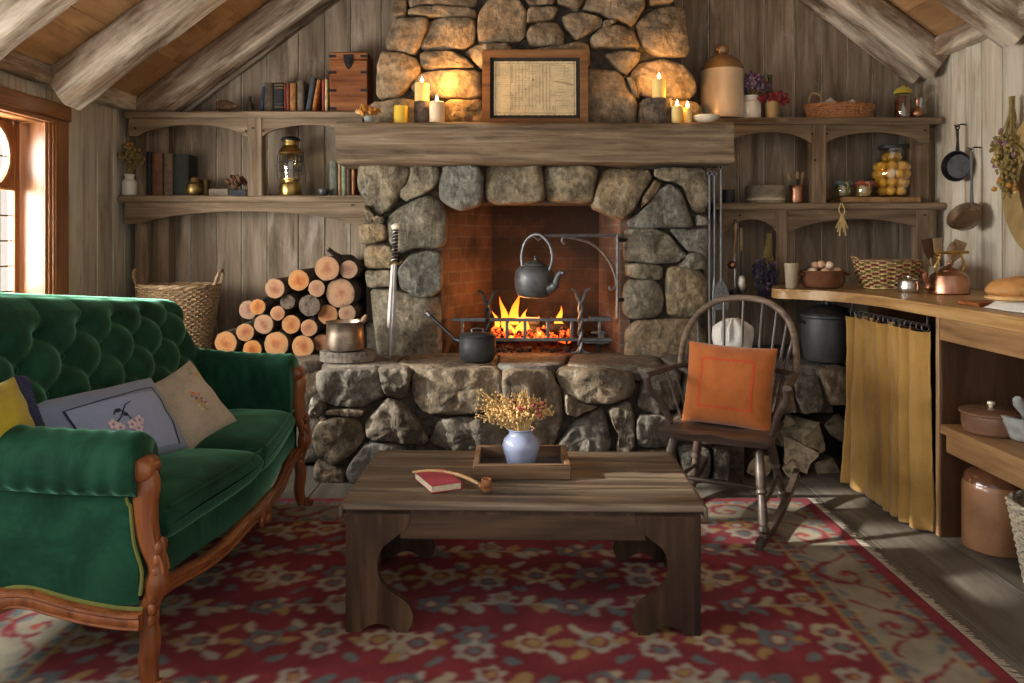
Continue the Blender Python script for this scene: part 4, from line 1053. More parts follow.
# lower board
vessel('mug', 'dark grey mug at the left end of the right lower shelf', 'mug', wall_prof([(.036, 0), (.04, .006), (.04, .082), (.042, .086)], .005), 'pot', 728.5, 5.22, ZLR, 24)
def bands(t):
    b = B(); b.lathe([(0, .052), (.126, .052), (.128, .056), (.128, .112), (.124, .116), (0, .117)], 40); b.done('lid', 'greycard', t)
    b = B(); b.lathe([(.1235, .018), (.1255, .02), (.1255, .032), (.1235, .034)], 40, cap=False); b.done('pale_band', 'paper', t)
vessel('round_box', 'round grey lidded box with a pale band on lower right shelf', 'box', [(0, 0), (.122, 0), (.1235, .003), (.1235, .052), (0, .052)], 'hessian', 765.5, 5.29, ZLR, 40, bands)
vessel('beaker', 'tall copper beaker holding kitchen tools on lower right shelf', 'beaker', wall_prof([(.046, 0), (.048, .004), (.042, .06), (.044, .10), (.05, .115)], .003), 'copper', 796.5, 5.22, ZLR, 28)
GU = 'wooden tools standing in the copper beaker'
for k, (dx, dy, tl, lb) in enumerate(((-.018, .01, -.22, 'wooden brush leaning left in the copper beaker'), (.0, -.008, .02, 'dark handled brush upright in the copper beaker'), (.02, .012, .2, 'wooden spoon leaning right in the copper beaker'))):
    t = thing('kitchen_tool', lb, 'kitchen tool', (X(796.5, 5.22)+dx, 5.22+dy, ZLR+.006), 0, GU, (0, tl*.7, 0))
    b = B(); b.tube([(0, 0, 0), (0, 0, .12), (0, 0, .15)], [.005, .004, .005], 8); b.done('handle', 'iron' if k == 1 else 'spoonwood', t)
    b = B(); b.ball((0, 0, .175), (.014, .006, .028), 2); b.done('head', 'spoonwood', t)
bo = B(); beam(bo, X(843, 5.18), X(919, 5.18), 5.165, 5.40, ZLR+.001, ZLR+.038, 14, .002, 0, .008, 8); one(bo, 'chopping_board', 'bench', 'thick wooden board under the preserve jars', 'board')
bo = B(); beam(bo, X(826, 5.3), X(846, 5.3), 5.22, 5.36, ZLR+.001, ZLR+.022, 6, .002, 0, .006, 8); one(bo, 'wooden_block', 'panel', 'dark thin wooden block left of the preserve jar board', 'block')
ZB = ZLR+.040
def pres(lidmat, kind):
    def f(t):
        g = B(); g.lathe(wall_prof([(.05, 0), (.054, .006), (.054, .085), (.048, .095)], .004), 28); g.done('glass_wall', 'jarglass', t)
        b = B(); N = 44
        def cf(u, v):
            a = 2*PI*u
            if v < .5: r = .056*v/.5; z = .103-.002*(v/.5)
            else: q = (v-.5)/.5; r = .056+.010*q*(1+.35*math.sin(a*9)); z = .101-.026*q+.004*math.sin(a*5)
            return V((r*math.cos(a), r*math.sin(a), z))
        b.grid(cf, N, 9, True); b.done('cloth_cover', lidmat, t)
        s_ = B(); s_.tube([(math.cos(2*PI*k/30)*.058, math.sin(2*PI*k/30)*.058, .09) for k in range(30)], .003, 5, False, True)
        s_.tube(smooth_curve([(0, -.058, .09), (.01, -.064, .075), (.006, -.062, .05)], 4), .002, 4); s_.done('twine', 'straw', t)
    return f
vessel('jar', 'preserve jar under blue green cloth on the shelf board', 'jar', [(0, .006), (.048, .006), (.048, .082), (0, .082)], simple('olive preserve', (.16, .12, .03), .3, 0, .4, 30), 842.5, 5.25, ZB, 28, pres(fabric('blue green cloth', (.07, .12, .13)), 0))
vessel('jar', 'preserve jar under red cloth beside the jar of fruit', 'jar', [(0, .006), (.048, .006), (.048, .075), (0, .075)], simple('golden preserve', (.38, .24, .06), .3, 0, .4, 30), 863.5, 5.24, ZB, 28, pres(fabric('red check cloth', (.33, .06, .045)), 1))
fjz = ZB; fj = thing('fruit_jar', 'big glass jar packed with golden preserved fruit', 'jar', (X(891.5, 5.27), 5.27, fjz))
prof = [(.07, 0), (.088, .012), (.105, .07), (.122, .14), (.124, .19), (.10, .235), (.072, .255), (.068, .30), (.074, .305), (.074, .315)]
b = B(); b.lathe(wall_prof(prof, .004), 40); b.done('glass_wall', 'jarglass', fj)
b = B(); b.lathe([(0, .316), (.082, .316), (.086, .32), (.086, .336), (.08, .342), (0, .344)], 32); b.done('lid', 'pot', fj)
def prad(z):
    for (r0, z0), (r1, z1) in zip(prof, prof[1:]):
        if z0 <= z <= z1: return r0+(r1-r0)*(z-z0)/(z1-z0)
    return prof[-1][0]
lay = [(.041, 6), (.096, 8), (.151, 9), (.200, 8)]; cnt = 0; pv = B(); pv.ball((0, 0, 0), .0335, 2, .06); pm = None
words = ('bottom', 'second', 'third', 'top')
for li, (z, n) in enumerate(lay):
    for k in range(n):
        a = 2*PI*(k+.5*(li % 2))/n; r = prad(z)-.036
        loc = (fj.location.x+math.cos(a)*r, fj.location.y+math.sin(a)*r, fj.location.z+z)
        if pm is None: pm = one(pv, 'preserved_fruit', 'peach', 'round golden fruit in the %s layer of the glass fruit jar' % words[li], 'fruit', loc, 0, 'golden fruit in the glass jar, %s layer' % words[li])
        else: q = dup(pm, loc, k, 'round golden fruit in the %s layer of the glass fruit jar' % words[li], 'golden fruit in the glass jar, %s layer' % words[li])
for k in range(3): a = 2*PI*k/3; dup(pm, (fj.location.x+math.cos(a)*.033, fj.location.y+math.sin(a)*.033, fj.location.z+.262), k, 'round golden fruit in the neck of the glass fruit jar', 'golden fruit in the glass jar neck')
# straw twist and hanging utensils
YH = 5.135
st = thing('straw_charm', 'plaited straw twist hanging from the right lower shelf', 'straw charm', (X(841.5, YH), YH, Z(203, YH)))
b = B(); b.tube(smooth_curve([(-.004, 0, 0), (-.018, -.004, -.05), (.006, -.004, -.08), (.018, -.004, -.045), (.002, 0, 0)], 6), .0035, 6); b.done('loop', 'straw', st)
b = B()
for k in range(7): dx = -.04+.013*k; b.tube(smooth_curve([(.0, -.004, -.07), (dx*.5, -.008, -.12), (dx, -.006, -.16-.05*(k % 3)/2)], 4), [.004]*8+[.006], 6)
b.done('ears', 'straw', st)
def hook(b, x, y, z): b.tube(smooth_curve([(x, y+.035, z+.004), (x, y+.01, z+.006), (x, y-.005, z-.012), (x, y-.018, z)], 4), .0028, 6)
def utensil(label, px, py0, py1, d, kind):
    z0, z1 = Z(py0, d), Z(py1, d); L = z0-z1; t = thing('ladle' if 'ladle' in label else 'spoon', label, 'kitchen utensil', (X(px, d), d, z1), 0, 'utensils hanging under the right shelf')
    if kind == 'wood':
        b = B(); b.tube([(0, 0, L*.62), (0, 0, L*.66), (0, 0, L*.9), (0, 0, L)], [.008, .012, .011, .007], 10); b.done('handle', 'spoonwood', t)
        b = B(); b.tube([(0, 0, L*.62), (.002, 0, L*.22)], .004, 8); b.done('shaft', 'iron', t)
        b = B(); b.ball((.008, 0, L*.13), (.033, .012, .062), 2); b.done('bowl', 'tin', t)
    elif kind == 'copper':
        b = B(); b.tube([(0, 0, L*.2), (.012, 0, L*.6), (.02, 0, L)], [.006, .008, .01], 8); b.done('handle', 'spoonwood', t)
        b = B(); b.ball((-.012, -.02, L*.1), (.03, .028, .026), 2); b.done('bowl', 'copper', t)
    else:
        b = B(); b.tube([(0, 0, L*.16), (-.002, 0, L*.62)], .008, 8); b.done('shaft', 'tin', t); b = B(); b.tube([(-.002, 0, L*.62), (-.004, 0, L)], [.009, .008], 8); b.done('handle', 'spoonwood', t)
        b = B(); b.lathe([(0, -.036), (.02, -.032), (.037, -.014), (.042, .01), (.039, .01), (.034, -.012), (.018, -.028), (0, -.031)], 24, (0, 0, L*.1), Matrix.Rotation(.25, 4, 'X')); b.done('bowl', 'pot', t)
    h = B(); hook(h, 0 if kind != 'copper' else .02, 0, L); h.done('hook', 'iron', t)
utensil('copper bowled ladle hanging nearest the fire tools', 733, 221, 270, 5.12, 'copper')
utensil('dark ladle hanging behind the copper bowled one', 735, 224, 300, 5.15, 'iron')
utensil('pale bowled spoon with wooden handle hanging under the shelf', 741, 226, 293, 5.12, 'wood')
lv = bouquet('lavender_bunch', 'dark lavender bunch hanging upside down below the right shelf', (X(769, 5.12), 5.12, Z(235, 5.12)), 60, .085, .42, ['lavdark', 'lavdark', 'lav'], .012, 5, seed=41, stemmat='herb', tail=.01, headh=1.1)
lv.rotation_euler = (PI, .10, 0)
# ------------------------------------------------------------------ log pile, hamper, pot
def log(label, px, py, r, d, L, name='firewood_log', group='sawn logs in the fireside pile', z=None, tilt=0, mats=('bark', 'endgrain')):
    b = B(); N = 36; sd = V((R.random()*50, R.random()*50, 0))
    def f(u, v):
        a = 2*PI*u; q = V((math.cos(a), math.sin(a), 0)); k = 1+.05*noise.noise(q*1.3+sd)+.035*noise.noise(V((q.x*5, q.y*5, v*3))+sd)+.02*noise.noise(V((q.x*14, q.y*14, v*9))+sd)
        return V((r*k*q.x, L*v, r*k*q.y))
    vs = b.grid(f, N, 9, True)
    b.mi = 1; n0 = len(b.bm.faces)
    for e, y in ((0, -.001), (-1, L+.001)):
        ring = [c[e] for c in vs]; inn = [b.bm.verts.new(V((v.co.x*.93, y, v.co.z*.93))) for v in ring]; ce = b.bm.verts.new((0, y, 0))
        for k in range(N): b.bm.faces.new((ring[k], ring[(k+1) % N], inn[(k+1) % N], inn[k])); b.bm.faces.new((inn[k], inn[(k+1) % N], ce))
    b._setmat(n0)
    return one(b, name, list(mats), label, 'log', P(px, py, d), group=group, rot=(R.uniform(-.02, .02), R.uniform(0, 6), R.uniform(-.06, .02)+tilt), ang=50)
s = 5.255
for cx, cy, r, lb in ((135,540,61,'big pale log at the lower left end of the pile beside the hamper'),(237,485,48,'small log resting above the big lower left one'),(253,368,50,'log highest on the left slope, half hidden by a split one'),
    (303,352,42,'pale log overlapping the leftmost raised one on the slope'),(275,575,50,'grey speckled log on the ledge, second along the bottom row'),(400,547,66,'large grey speckled log in the middle of the bottom row'),
    (335,443,52,'grey ringed log in the second row over the bottom ones'),(408,385,39,'small orange cored log left of the dark round end'),(393,255,53,'cracked orange log on the upper left shoulder of the pile'),
    (460,325,40,'small orange log just left of the dark splintered end'),(518,212,56,'flat topped orange log on the upper slope of the pile'),(478,443,50,'half shaded log over the gap in the bottom row'),
    (575,345,58,'dark splintered log end in the heart of the pile'),(572,462,45,'orange log right of the half shaded one'),(540,560,60,'pale orange log at the right of the bottom row'),
    (612,255,45,'bright small log below the topmost big one'),(668,150,66,'big pale log lying topmost on the pile'),(780,155,49,'topmost right log with straight grain beside the stones'),
    (738,280,78,'biggest orange log, under the two topmost ones'),(672,392,53,'star cracked log left above the tinned saucepan'),(773,385,46,'log directly above the tinned saucepan rim'),(636,540,46,'dark shaded log half hidden by the saucepan')):
    px, py = 200+cx/s, 240+cy/s; d = 4.86+R.uniform(0, .06); rm = r/s/F*d*.97
    dk = 'dark splintered' in lb
    log(lb, px, py, rm, d, 5.36-d, mats=('bark', 'bark') if dk else ('bark', 'endgrain'))
tw = B(); tw.tube(smooth_curve([(0, 0, 0), (-.02, -.1, .03), (-.05, -.2, .07)], 4), [.02]*4+[.015]*5, 9); one(tw, 'twig', 'bark', 'short stick poking up from the top of the log pile', 'stick', P(342, 259, 5.1), group=None)
hp = thing('laundry_hamper', 'tall wicker hamper with two loop handles left of the logs', 'basket', (X(178, 5.02), 5.03, .627))
b = B(); basket(b, lambda v: (.185+.06*v, .01+.40*v), 30, .0085, 1, .8, 26, .006, 4); b.lathe([(0, .004), (.185, .004), (.185, .012), (0, .012)], 32, (0, 0, 0), Matrix.Diagonal((1, .8, 1, 1))); b.done('woven_body', 'wicker', hp)
b = B(); rim(b, .247, .415, .014, 1, .8, 60); b.done('rim', 'wicker', hp)
for a in (-1, 1):
    b = B(); b.tube(smooth_curve([(a*.235, -.05, .40), (a*.262, -.045, .48), (a*.268, 0, .515), (a*.262, .045, .48), (a*.235, .05, .40)], 6), .011, 8); b.done('handle', 'wicker', hp)
ws = B(); w = (X(376, 4.6)-X(320, 4.6))/2; hh = .058
def wf(u, v):
    a = 2*PI*u; k = 1+.03*noise.noise(V((math.cos(a)*5, math.sin(a)*5, v)))+.012*math.sin(a*37); return V((w*k*math.cos(a), w*k*.72*math.sin(a), hh*v))
vs = ws.grid(wf, 90, 5, True); ws.bm.faces.new([c[0] for c in vs][::-1]); ws.mi = 1; n0 = len(ws.bm.faces); ws.bm.faces.new([c[-1] for c in vs]); ws._setmat(n0)
zs = .630
one(ws, 'log_slice', ['slab', 'slab'], 'round grey log slice under the tinned saucepan', 'log slice', (X(348, 4.66), 4.66, zs))
sp = thing('saucepan', 'tinned copper saucepan standing on the grey log slice', 'pan', (X(345, 4.64), 4.64, zs+hh+.004))
b = B(); b.lathe(wall_prof([(.098, 0), (.112, .01), (.114, .05), (.107, .10), (.104, .15), (.112, .168)], .004), 40); b.done('body', 'copperdull', sp)
b = B(); b.tube(smooth_curve([(.105, .0, .15), (.135, -.01, .15), (.15, -.01, .14)], 4), .007, 8); b.done('handle', 'iron', sp)
t = thing('wooden_spoon', 'wooden spoon sticking out of the tinned saucepan', 'spoon', (X(350, 4.64), 4.64, zs+.10), 0, None, (0, .52, 0))
b = B(); b.tube([(0, 0, -.02), (0, 0, .10), (0, 0, .16), (0, 0, .19)], [.009, .011, .016, .008], 10); b.done('handle', 'spoonwood', t)
# ------------------------------------------------------------------ sword
sw = thing('sword', 'broad bladed sword with ribbed grip leaning against the stones', 'sword', P(389.5, 361, 4.70), 0, None)
top = P(396, 222, 4.84)-sw.location
ax = top.normalized(); mt = ax.to_track_quat('Z', 'Y').to_matrix().to_4x4(); L = top.length
def swb(): return B()
bl = L*.70
b = B(); prof = [(0, 0), (.012, .04), (.021, .14), (.026, .26), (.0235, .40), (.019, bl*.8), (.018, bl)]
vsl = []
for h, z in prof: vsl.append([b.bm.verts.new(mt @ V(q)) for q in ((-h, 0, z), (-h*.35, -.004, z), (0, -.0025, z), (h*.35, -.004, z), (h, 0, z), (h*.35, .004, z), (0, .0025, z), (-h*.35, .004, z))])
for a, c in zip(vsl[1:], vsl[2:]):
    for j in range(8): b.bm.faces.new((a[j], a[(j+1) % 8], c[(j+1) % 8], c[j]))
tp = b.bm.verts.new(mt @ V((0, 0, -.004)))
for j in range(8): b.bm.faces.new((tp, vsl[1][(j+1) % 8], vsl[1][j]))
for v in vsl[0]: b.bm.verts.remove(v)
b.bm.faces.new(vsl[-1]); b.done('blade', 'steel', sw, ang=20)
b = B(); b.tube([mt @ V(p) for p in smooth_curve([(-.05, 0, bl+.012), (-.03, 0, bl-.006), (0, 0, bl+.004), (.03, 0, bl-.006), (.055, 0, bl+.016)], 5)], [.005]*5+[.009]*11+[.005]*5, 8); b.done('crossguard', 'oldbrass', sw)
b = B(); gl = L*.235; n = 40; b.tube([mt @ V((0, 0, bl+.008+gl*k/n)) for k in range(n+1)], [.0155+.0022*math.sin(k*1.4)+.002*math.sin(PI*k/n) for k in range(n+1)], 12); b.done('grip', 'iron', sw)
b = B(); b.tube([mt @ V((.018*math.cos(k*.62), .018*math.sin(k*.62), bl+.012+gl*.97*k/90)) for k in range(91)], .0028, 5); b.done('grip_wire', 'tin', sw)
b = B(); b.ball(mt @ V((0, 0, bl+gl+.024)), (.03, .016, .022), 2); b.done('pommel', 'cream', sw)
# ------------------------------------------------------------------ hearth things
zh_ = .627
pt = thing('lidded_saucepan', 'black cast iron saucepan with lid and long handle on the hearth', 'pan', (X(477.5, 4.66), 4.66, zh_))
b = B(); b.lathe([(0, 0), (.085, 0), (.098, .012), (.107, .06), (.108, .10), (.104, .135), (.106, .143), (0, .143)], 40); b.done('body', 'pot', pt)
ld = B(); ld.lathe([(0, .145), (.107, .145), (.108, .15), (.09, .16), (.03, .166), (0, .167)], 36); lo = ld.done('lid', 'pot', pt)
k = B(); k.tube(smooth_curve([(-.03, 0, .16), (-.03, 0, .185), (.03, 0, .185), (.03, 0, .16)], 4), .005, 7); k.done('knob', 'irongrey', lo)
b = B(); b.tube([(-.098, -.0, .115), (-.135, .02, .125)], [.018, .012], 10); b.tube([(-.13, .018, .125), (-.29, .10, .255)], [.0105, .012], 10); b.done('handle', 'iron', pt)
b = B(); b.tube([(-.285, .098, .252), (-.305, .108, .268)], [.014, .015], 10); b.done('handle_tip', 'irongrey', pt)
# crane
DC = 4.93
cr_ = thing('fireplace_crane', 'black iron swinging crane arm fixed inside the fireplace', 'crane', (X(617.5, DC), DC, Z(320, DC)))
o0 = cr_.location
def q_(px, py, dy=0): return P(px, py, DC)-o0+V((0, dy, 0))
b = B(); b.tube([q_(617.5, 318), q_(617.5, 234)], .011, 8); b.done('upright', 'irongrey', cr_)
b = B(); b.tube([q_(621, 235.5), q_(560, 235.5), q_(545, 236), q_(538, 240), q_(533, 236)], [.011, .010, .009, .008, .006], 8); b.done('arm', 'irongrey', cr_)
b = B(); b.tube(smooth_curve([q_(565, 244), q_(562, 241), q_(564, 237.5), q_(572, 238), q_(590, 243), q_(605, 255), q_(614, 272), q_(616, 285), q_(611, 290), q_(609, 286)], 6), .008, 8); b.done('scroll_brace', 'irongrey', cr_)
b = B()
for py in (240, 300): b.tube([q_(617.5, py, 0), q_(626, py, .02)], .012, 8)
b.done('wall_eye', 'iron', cr_)
# kettle
kt = thing('kettle', 'dark grey iron kettle hanging from the crane over the fire', 'kettle', P(533.5, 297, 4.95), .5); kt.rotation_euler = (.0, .06, -.62)
b = B(); b.lathe([(0, 0), (.085, 0), (.10, .01), (.117, .05), (.123, .11), (.118, .155), (.095, .185), (.066, .198), (0, .2)], 40); b.done('body', 'kettle', kt)
b = B(); b.lathe([(0, .198), (.066, .198), (.069, .203), (.06, .214), (.03, .226), (.008, .23), (.008, .24), (.013, .246), (.008, .254), (0, .256)], 32); b.done('lid', 'kettle', kt)
b = B(); b.tube(smooth_curve([(.105, 0, .06), (.15, 0, .085), (.165, 0, .13), (.185, 0, .165), (.215, 0, .165)], 6), [.034]*4+[.028]*4+[.021]*6+[.017]*6+[.014]*5, 12); b.done('spout', 'kettle', kt)
b = B(); b.tube(smooth_curve([(.105, 0, .17), (.125, 0, .24), (.10, 0, .33), (.03, 0, .385), (-.035, 0, .38), (-.085, 0, .33), (-.105, 0, .25), (-.095, 0, .18)], 7), .0095, 9); b.done('handle', 'irongrey', kt)
# grate with andirons
gr = thing('fire_grate', 'black iron fire grate with bars and two forked andirons', 'fire grate', (X(530, 5.03), 5.08, .613)); o0 = gr.location
DG = 5.02
def g_(px, py, dy=0): return P(px, py, DG)-o0+V((0, dy, 0))
b = B()
for py in (320, 340): b.box((g_(532, py)+V((0, .02, 0))), ((612-450)/F*DG, .02, .022), None, .003)
for px in (462, 507, 525, 548, 572, 600): b.box(g_(px, 330, .02), (.02, .018, .13), None, .003)
b.done('front_bars', 'irongrey', gr)
b = B()
for px in (470, 495, 520, 545, 570, 595): b.b6(g_(px, 340).x-.01, g_(px, 340).x+.01, .0, .42, g_(px, 341).z-.01, g_(px, 341).z+.008, .003)
for px in (465, 600):
    for yy in (.03, .4): b.b6(g_(px, 340).x-.012, g_(px, 340).x+.012, yy-.012, yy+.012, 0, g_(px, 341).z, .002)
b.done('bed_bars', 'iron', gr)
for px, tp, mm in ((488, 290, 'iron'), (580, 288, 'irongrey')):
    b = B(); n = 26; c0 = g_(px, 357); c1 = g_(px, tp+14); c0.z = .001
    for ph in (0, PI): b.tube([c0.lerp(c1, k/n)+V((math.cos(k*.55+ph)*.008, -.03+math.sin(k*.55+ph)*.008, 0)) for k in range(n+1)], .0105, 7)
    for sx in (-1, 1): b.tube(smooth_curve([c1+V((0, -.03, -.01)), c1+V((sx*.02, -.03, .03)), c1+V((sx*.032, -.03, .07)), c1+V((sx*.06, -.03, .085))], 5), [.011]*8+[.009]*8, 7)
    for sx in (-1, 1): b.tube(smooth_curve([c0+V((0, -.03, .05)), c0+V((sx*.02, -.03, .02)), c0+V((sx*.055, -.03, .008))], 5), .010, 7)
    b.done('andiron', mm, gr)
b = B(); b.box(g_(600, 333, .03), (.1, .03, .014), None, .003); b.box(g_(597, 343, .03), (.16, .03, .012), None, .003); b.box(g_(602, 338, .03), (.035, .025, .09), None, .003); b.box(g_(600, 318, .03), (.13, .04, .014), None, .003); b.done('trivet', 'irongrey', gr)
GZ = gr.location.z+g_(530, 341).z+.012
for k, (px, py, r, L, rz, lb) in enumerate(((533, 330, .042, .42, 1.5, 'long charred log lying across the grate front'), (515, 322, .034, .36, 1.2, 'charred log slanting on top of the fire'), (555, 336, .045, .3, .5, 'short glowing log at the right of the fire'), (497, 337, .04, .3, 1.9, 'blackened log at the left of the grate'))):
    b = B(); sd = V((k*9, 2, 1))
    def f(u, v):
        a = 2*PI*u; q = 1+.14*noise.noise(V((math.cos(a)*2, math.sin(a)*2, v*5))+sd); return V((r*q*math.cos(a), L*(v-.5), r*q*math.sin(a)))
    vs = b.grid(f, 24, 14, True); b.bm.faces.new([c[0] for c in vs]); b.bm.faces.new([c[-1] for c in vs][::-1])
    one(b, 'burning_log', 'char' if k != 2 else 'ember', lb, 'log', (X(px, 5.22), 5.22+.04*k, Z(py, 5.22)), rz, 'burning logs on the grate')
b = B()
for k in range(150): b.ball((R.uniform(-.28, .24), R.uniform(-.12, .2), R.uniform(0, .05)), R.uniform(.012, .032), 1, .4, 2)
props(one(b, 'embers', 'ember', 'glowing orange embers heaped in the grate', 'embers', (X(535, 5.2), 5.22, GZ-.01)), kind='stuff')
b = B()
for k in range(140): b.ball((R.uniform(-.32, .3), R.uniform(-.1, .25), R.uniform(0, .012)), R.uniform(.01, .026), 1, .4, 2)
props(one(b, 'ash', 'char', 'ash and fallen cinders on the hearth floor below the grate', 'ash', (X(535, 5.2), 5.2, .618)), kind='stuff')
fl = thing('flames', 'orange flames licking up behind the grate bars', 'fire', (X(525, 5.2), 5.2, GZ+.01)); o0 = fl.location
def flame(px, pyt, pyb, w, dy):
    z0, z1 = Z(pyb, 5.2), Z(pyt, 5.2); b = B(); sd = R.random()*40; h = z1-z0
    def f(u, v):
        a = 2*PI*u; r = w*(math.sin(PI*min(1, v*.85+.15))**.9)*(1-v)**.55*(1+.25*noise.noise(V((math.cos(a), math.sin(a), v*3+sd)))); sway = .03*math.sin(v*4+sd)*v
        return V((X(px, 5.2)+r*math.cos(a)+sway, 5.2+dy+r*.55*math.sin(a), z0+h*v+.0*a))
    b.grid(f, 14, 18, True); o = b.done('flame_tongue', 'fire', fl, True, 180)
    # colour runs along world height, so keep the mesh in world coordinates
    for v in o.data.vertices: v.co += fl.location
    o.location = -fl.location
for a in ((504, 296, 328, .030, 0), (515, 293, 330, .042, .02), (526, 308, 331, .030, -.02), (496, 311, 332, .022, .04), (558, 306, 334, .030, .05), (563, 314, 334, .022, .02), (537, 316, 333, .024, .05), (509, 316, 338, .045, -.02), (522, 320, 338, .045, -.01), (537, 325, 338, .035, 0), (548, 317, 336, .02, .03)): flame(*a)
# fire tools hanging at the right edge of the chimney
DT = 4.89
rk = thing('tool_hook_rail', 'iron hook bar fixed beside the mantel above the fire tools', 'hook rail', P(717, 166, DT+.06)); b = B(); o0 = rk.location
b.box((0, .0, .012), (.10, .012, .02), None, .003)
for dx in (-.045, -.015, .02): hook(b, dx, 0, .0)
b.done('hook_bar', 'iron', rk)
def tool(label, px, py0, py1, kind, dy):
    t = thing('fire_tool', label, 'fire tool', P(px, py1, DT+dy), 0, 'fire irons hanging by the chimney'); L = (py1-py0)/F*DT
    b = B(); b.tube([(0, 0, .04 if kind != 'shovel' else .17), (0, 0, L-.03)], .0075, 8); b.tube([(math.cos(a)*.014, 0, L-.014+math.sin(a)*.014) for a in arc(14, lambda q: 2*PI*q)][:-1], .0045, 6, False, True); b.done('shaft', 'irongrey', t)
    if kind == 'shovel':
        b = B(); b.prism([(-.045, .0), (.045, .0), (.046, .02), (.047, .09), (.036, .14), (.014, .18), (.006, .20), (-.006, .20), (-.014, .18), (-.036, .14), (-.047, .09), (-.046, .02)], 1, -.003, .003); b.done('blade', 'irongrey', t)
        g = B()
        for x, z in ((-.02, .1), (.0, .08), (.02, .1), (-.012, .13), (.012, .13), (0, .155)): g.lathe([(0, 0), (.004, 0), (.004, .001), (0, .001)], 10, (0, 0, 0), Matrix.Translation((x, -.0032, z)) @ Matrix.Rotation(PI/2, 4, 'X'))
        g.done('piercing', 'iron', t)
    elif kind == 'poker': b = B(); b.tube(smooth_curve([(0, 0, .05), (0, 0, .01), (.02, 0, 0), (.035, 0, .02)], 5), [.0075]*10+[.006]*5+[.003], 8); b.done('hook_tip', 'irongrey', t)
    else:
        b = B()
        for sx in (-1, 1): b.tube(smooth_curve([(0, 0, .35), (sx*.01, 0, .2), (sx*.006, 0, .0)], 5), .005, 7)
        b.done('tongs_arm', 'irongrey', t)
tool('fire poker hanging nearest to the chimney stones', 709.5, 170, 366, 'poker', .02)
tool('long fire tongs hanging between the poker and the shovel', 714.5, 171, 330, 'tongs', .02)
tool('fire shovel with pierced pointed blade hanging by the chimney', 721, 165, 310, 'shovel', .0)
# white sack and cauldron at the right end of the hearth
sk = thing('cloth_sack', 'white cloth sack tied at the top behind the chair back', 'sack', (X(733, 4.78), 4.78, .627)); b = B()
def sf(u, v):
    a = 2*PI*u; r = .115*max(0, math.sin(PI*(.16+.70*v)))**.5; z = .185*v/.8
    if v > .8: q = (v-.8)/.2; r = .075*(1-q)**.8+.028; z = .185+.05*q
    fold = min(1, max(0, (v-.35)/.45))*.16*math.sin(a*9+2*math.sin(3*a)); r *= 1+fold+.05*noise.noise(V((math.cos(a)*2, math.sin(a)*2, v*3)))
    return V((r*math.cos(a), r*.9*math.sin(a), z))
vs = b.grid(sf, 60, 26, True); b.bm.faces.new([c[0] for c in vs][::-1]); b.bm.faces.new([c[-1] for c in vs]); b.done('bag', 'linen', sk)
b = B(); b.tube([(math.cos(2*PI*k/24)*.036, math.sin(2*PI*k/24)*.033, .228) for k in range(24)], .004, 5, False, True); b.done('tie', 'straw', sk)
cd = thing('cauldron', 'big black iron cauldron with lid under the counter end', 'cauldron', (X(829, 4.60), 4.62, .63))
b = B(); b.lathe([(0, 0), (.115, 0), (.13, .012), (.142, .08), (.147, .18), (.141, .25), (.149, .258), (.149, .27), (0, .272)], 44); b.done('body', 'pot', cd)
b = B(); b.lathe([(0, .272), (.143, .272), (.144, .28), (.12, .305), (.06, .325), (.02, .33), (.018, .345), (0, .348)], 40); b.done('lid', 'iron', cd)
for a in (-1, 1):
    b = B(); b.tube(smooth_curve([(a*.137, -.03, .22), (a*.165, -.03, .235), (a*.165, .03, .235), (a*.137, .03, .22)], 5), .006, 7); b.done('ear', 'iron', cd)
# split firewood under the hearth end
def split(label, px, py, d, r, L, rot, sides):
    b = B(); sd = V((R.random()*40, 0, 0)); r *= 1.22; pts = [(math.cos(a)*r*k, math.sin(a)*r*k) for a, k in sides]; pts = resample(pts, 26)
    rings = []
    for i in range(11):
        y = L*(i/10-.0); rings.append([b.bm.verts.new(V((x, y, z))+noise.noise_vector(V((x*12, y*5, z*12))+sd)*.014) for x, z in pts])
    for a, c in zip(rings, rings[1:]):
        for j in range(26): b.bm.faces.new((a[j], a[(j+1) % 26], c[(j+1) % 26], c[j]))
    b.mi = 1; n0 = len(b.bm.faces); b.bm.faces.new(rings[0][::-1]); b.bm.faces.new(rings[-1]); b._setmat(n0)
    return one(b, 'split_log', ['splitwood' if 'pale' in label or 'grey' in label else 'bark', 'splitwood'], label, 'firewood', P(px, py, d), group='split firewood under the hearth end', rot=rot, ang=30)
tri = [(-.6, 1), (.1, .7), (.6, 1), (1.6, .55), (2.7, 1), (3.4, .6), (4.2, .8)]
split('grey split log with pale jagged end lying lowest in view', 797, 455, 4.5, .095, .5, (0, .5, -.45), tri)
split('pale bark log crossing above the other split wood', 815, 440, 4.52, .085, .55, (.05, 1.4, .45), tri)
split('dark split log behind the chair leg', 762, 466, 4.5, .08, .5, (0, 2.2, .1), tri)
split('brown split log in the shadow at the top of the niche', 790, 428, 4.65, .07, .5, (0, .9, -.1), tri)
split('brown split log on the floor beside the curtain', 828, 470, 4.56, .075, .5, (0, 3, .2), tri)
split('small grey split log at the foot of the niche', 792, 470, 4.47, .05, .4, (0, 1.2, -.3), tri)
split('dark split log under the ledge beside the curtain', 838, 428, 4.62, .075, .5, (0, 4, .1), tri)
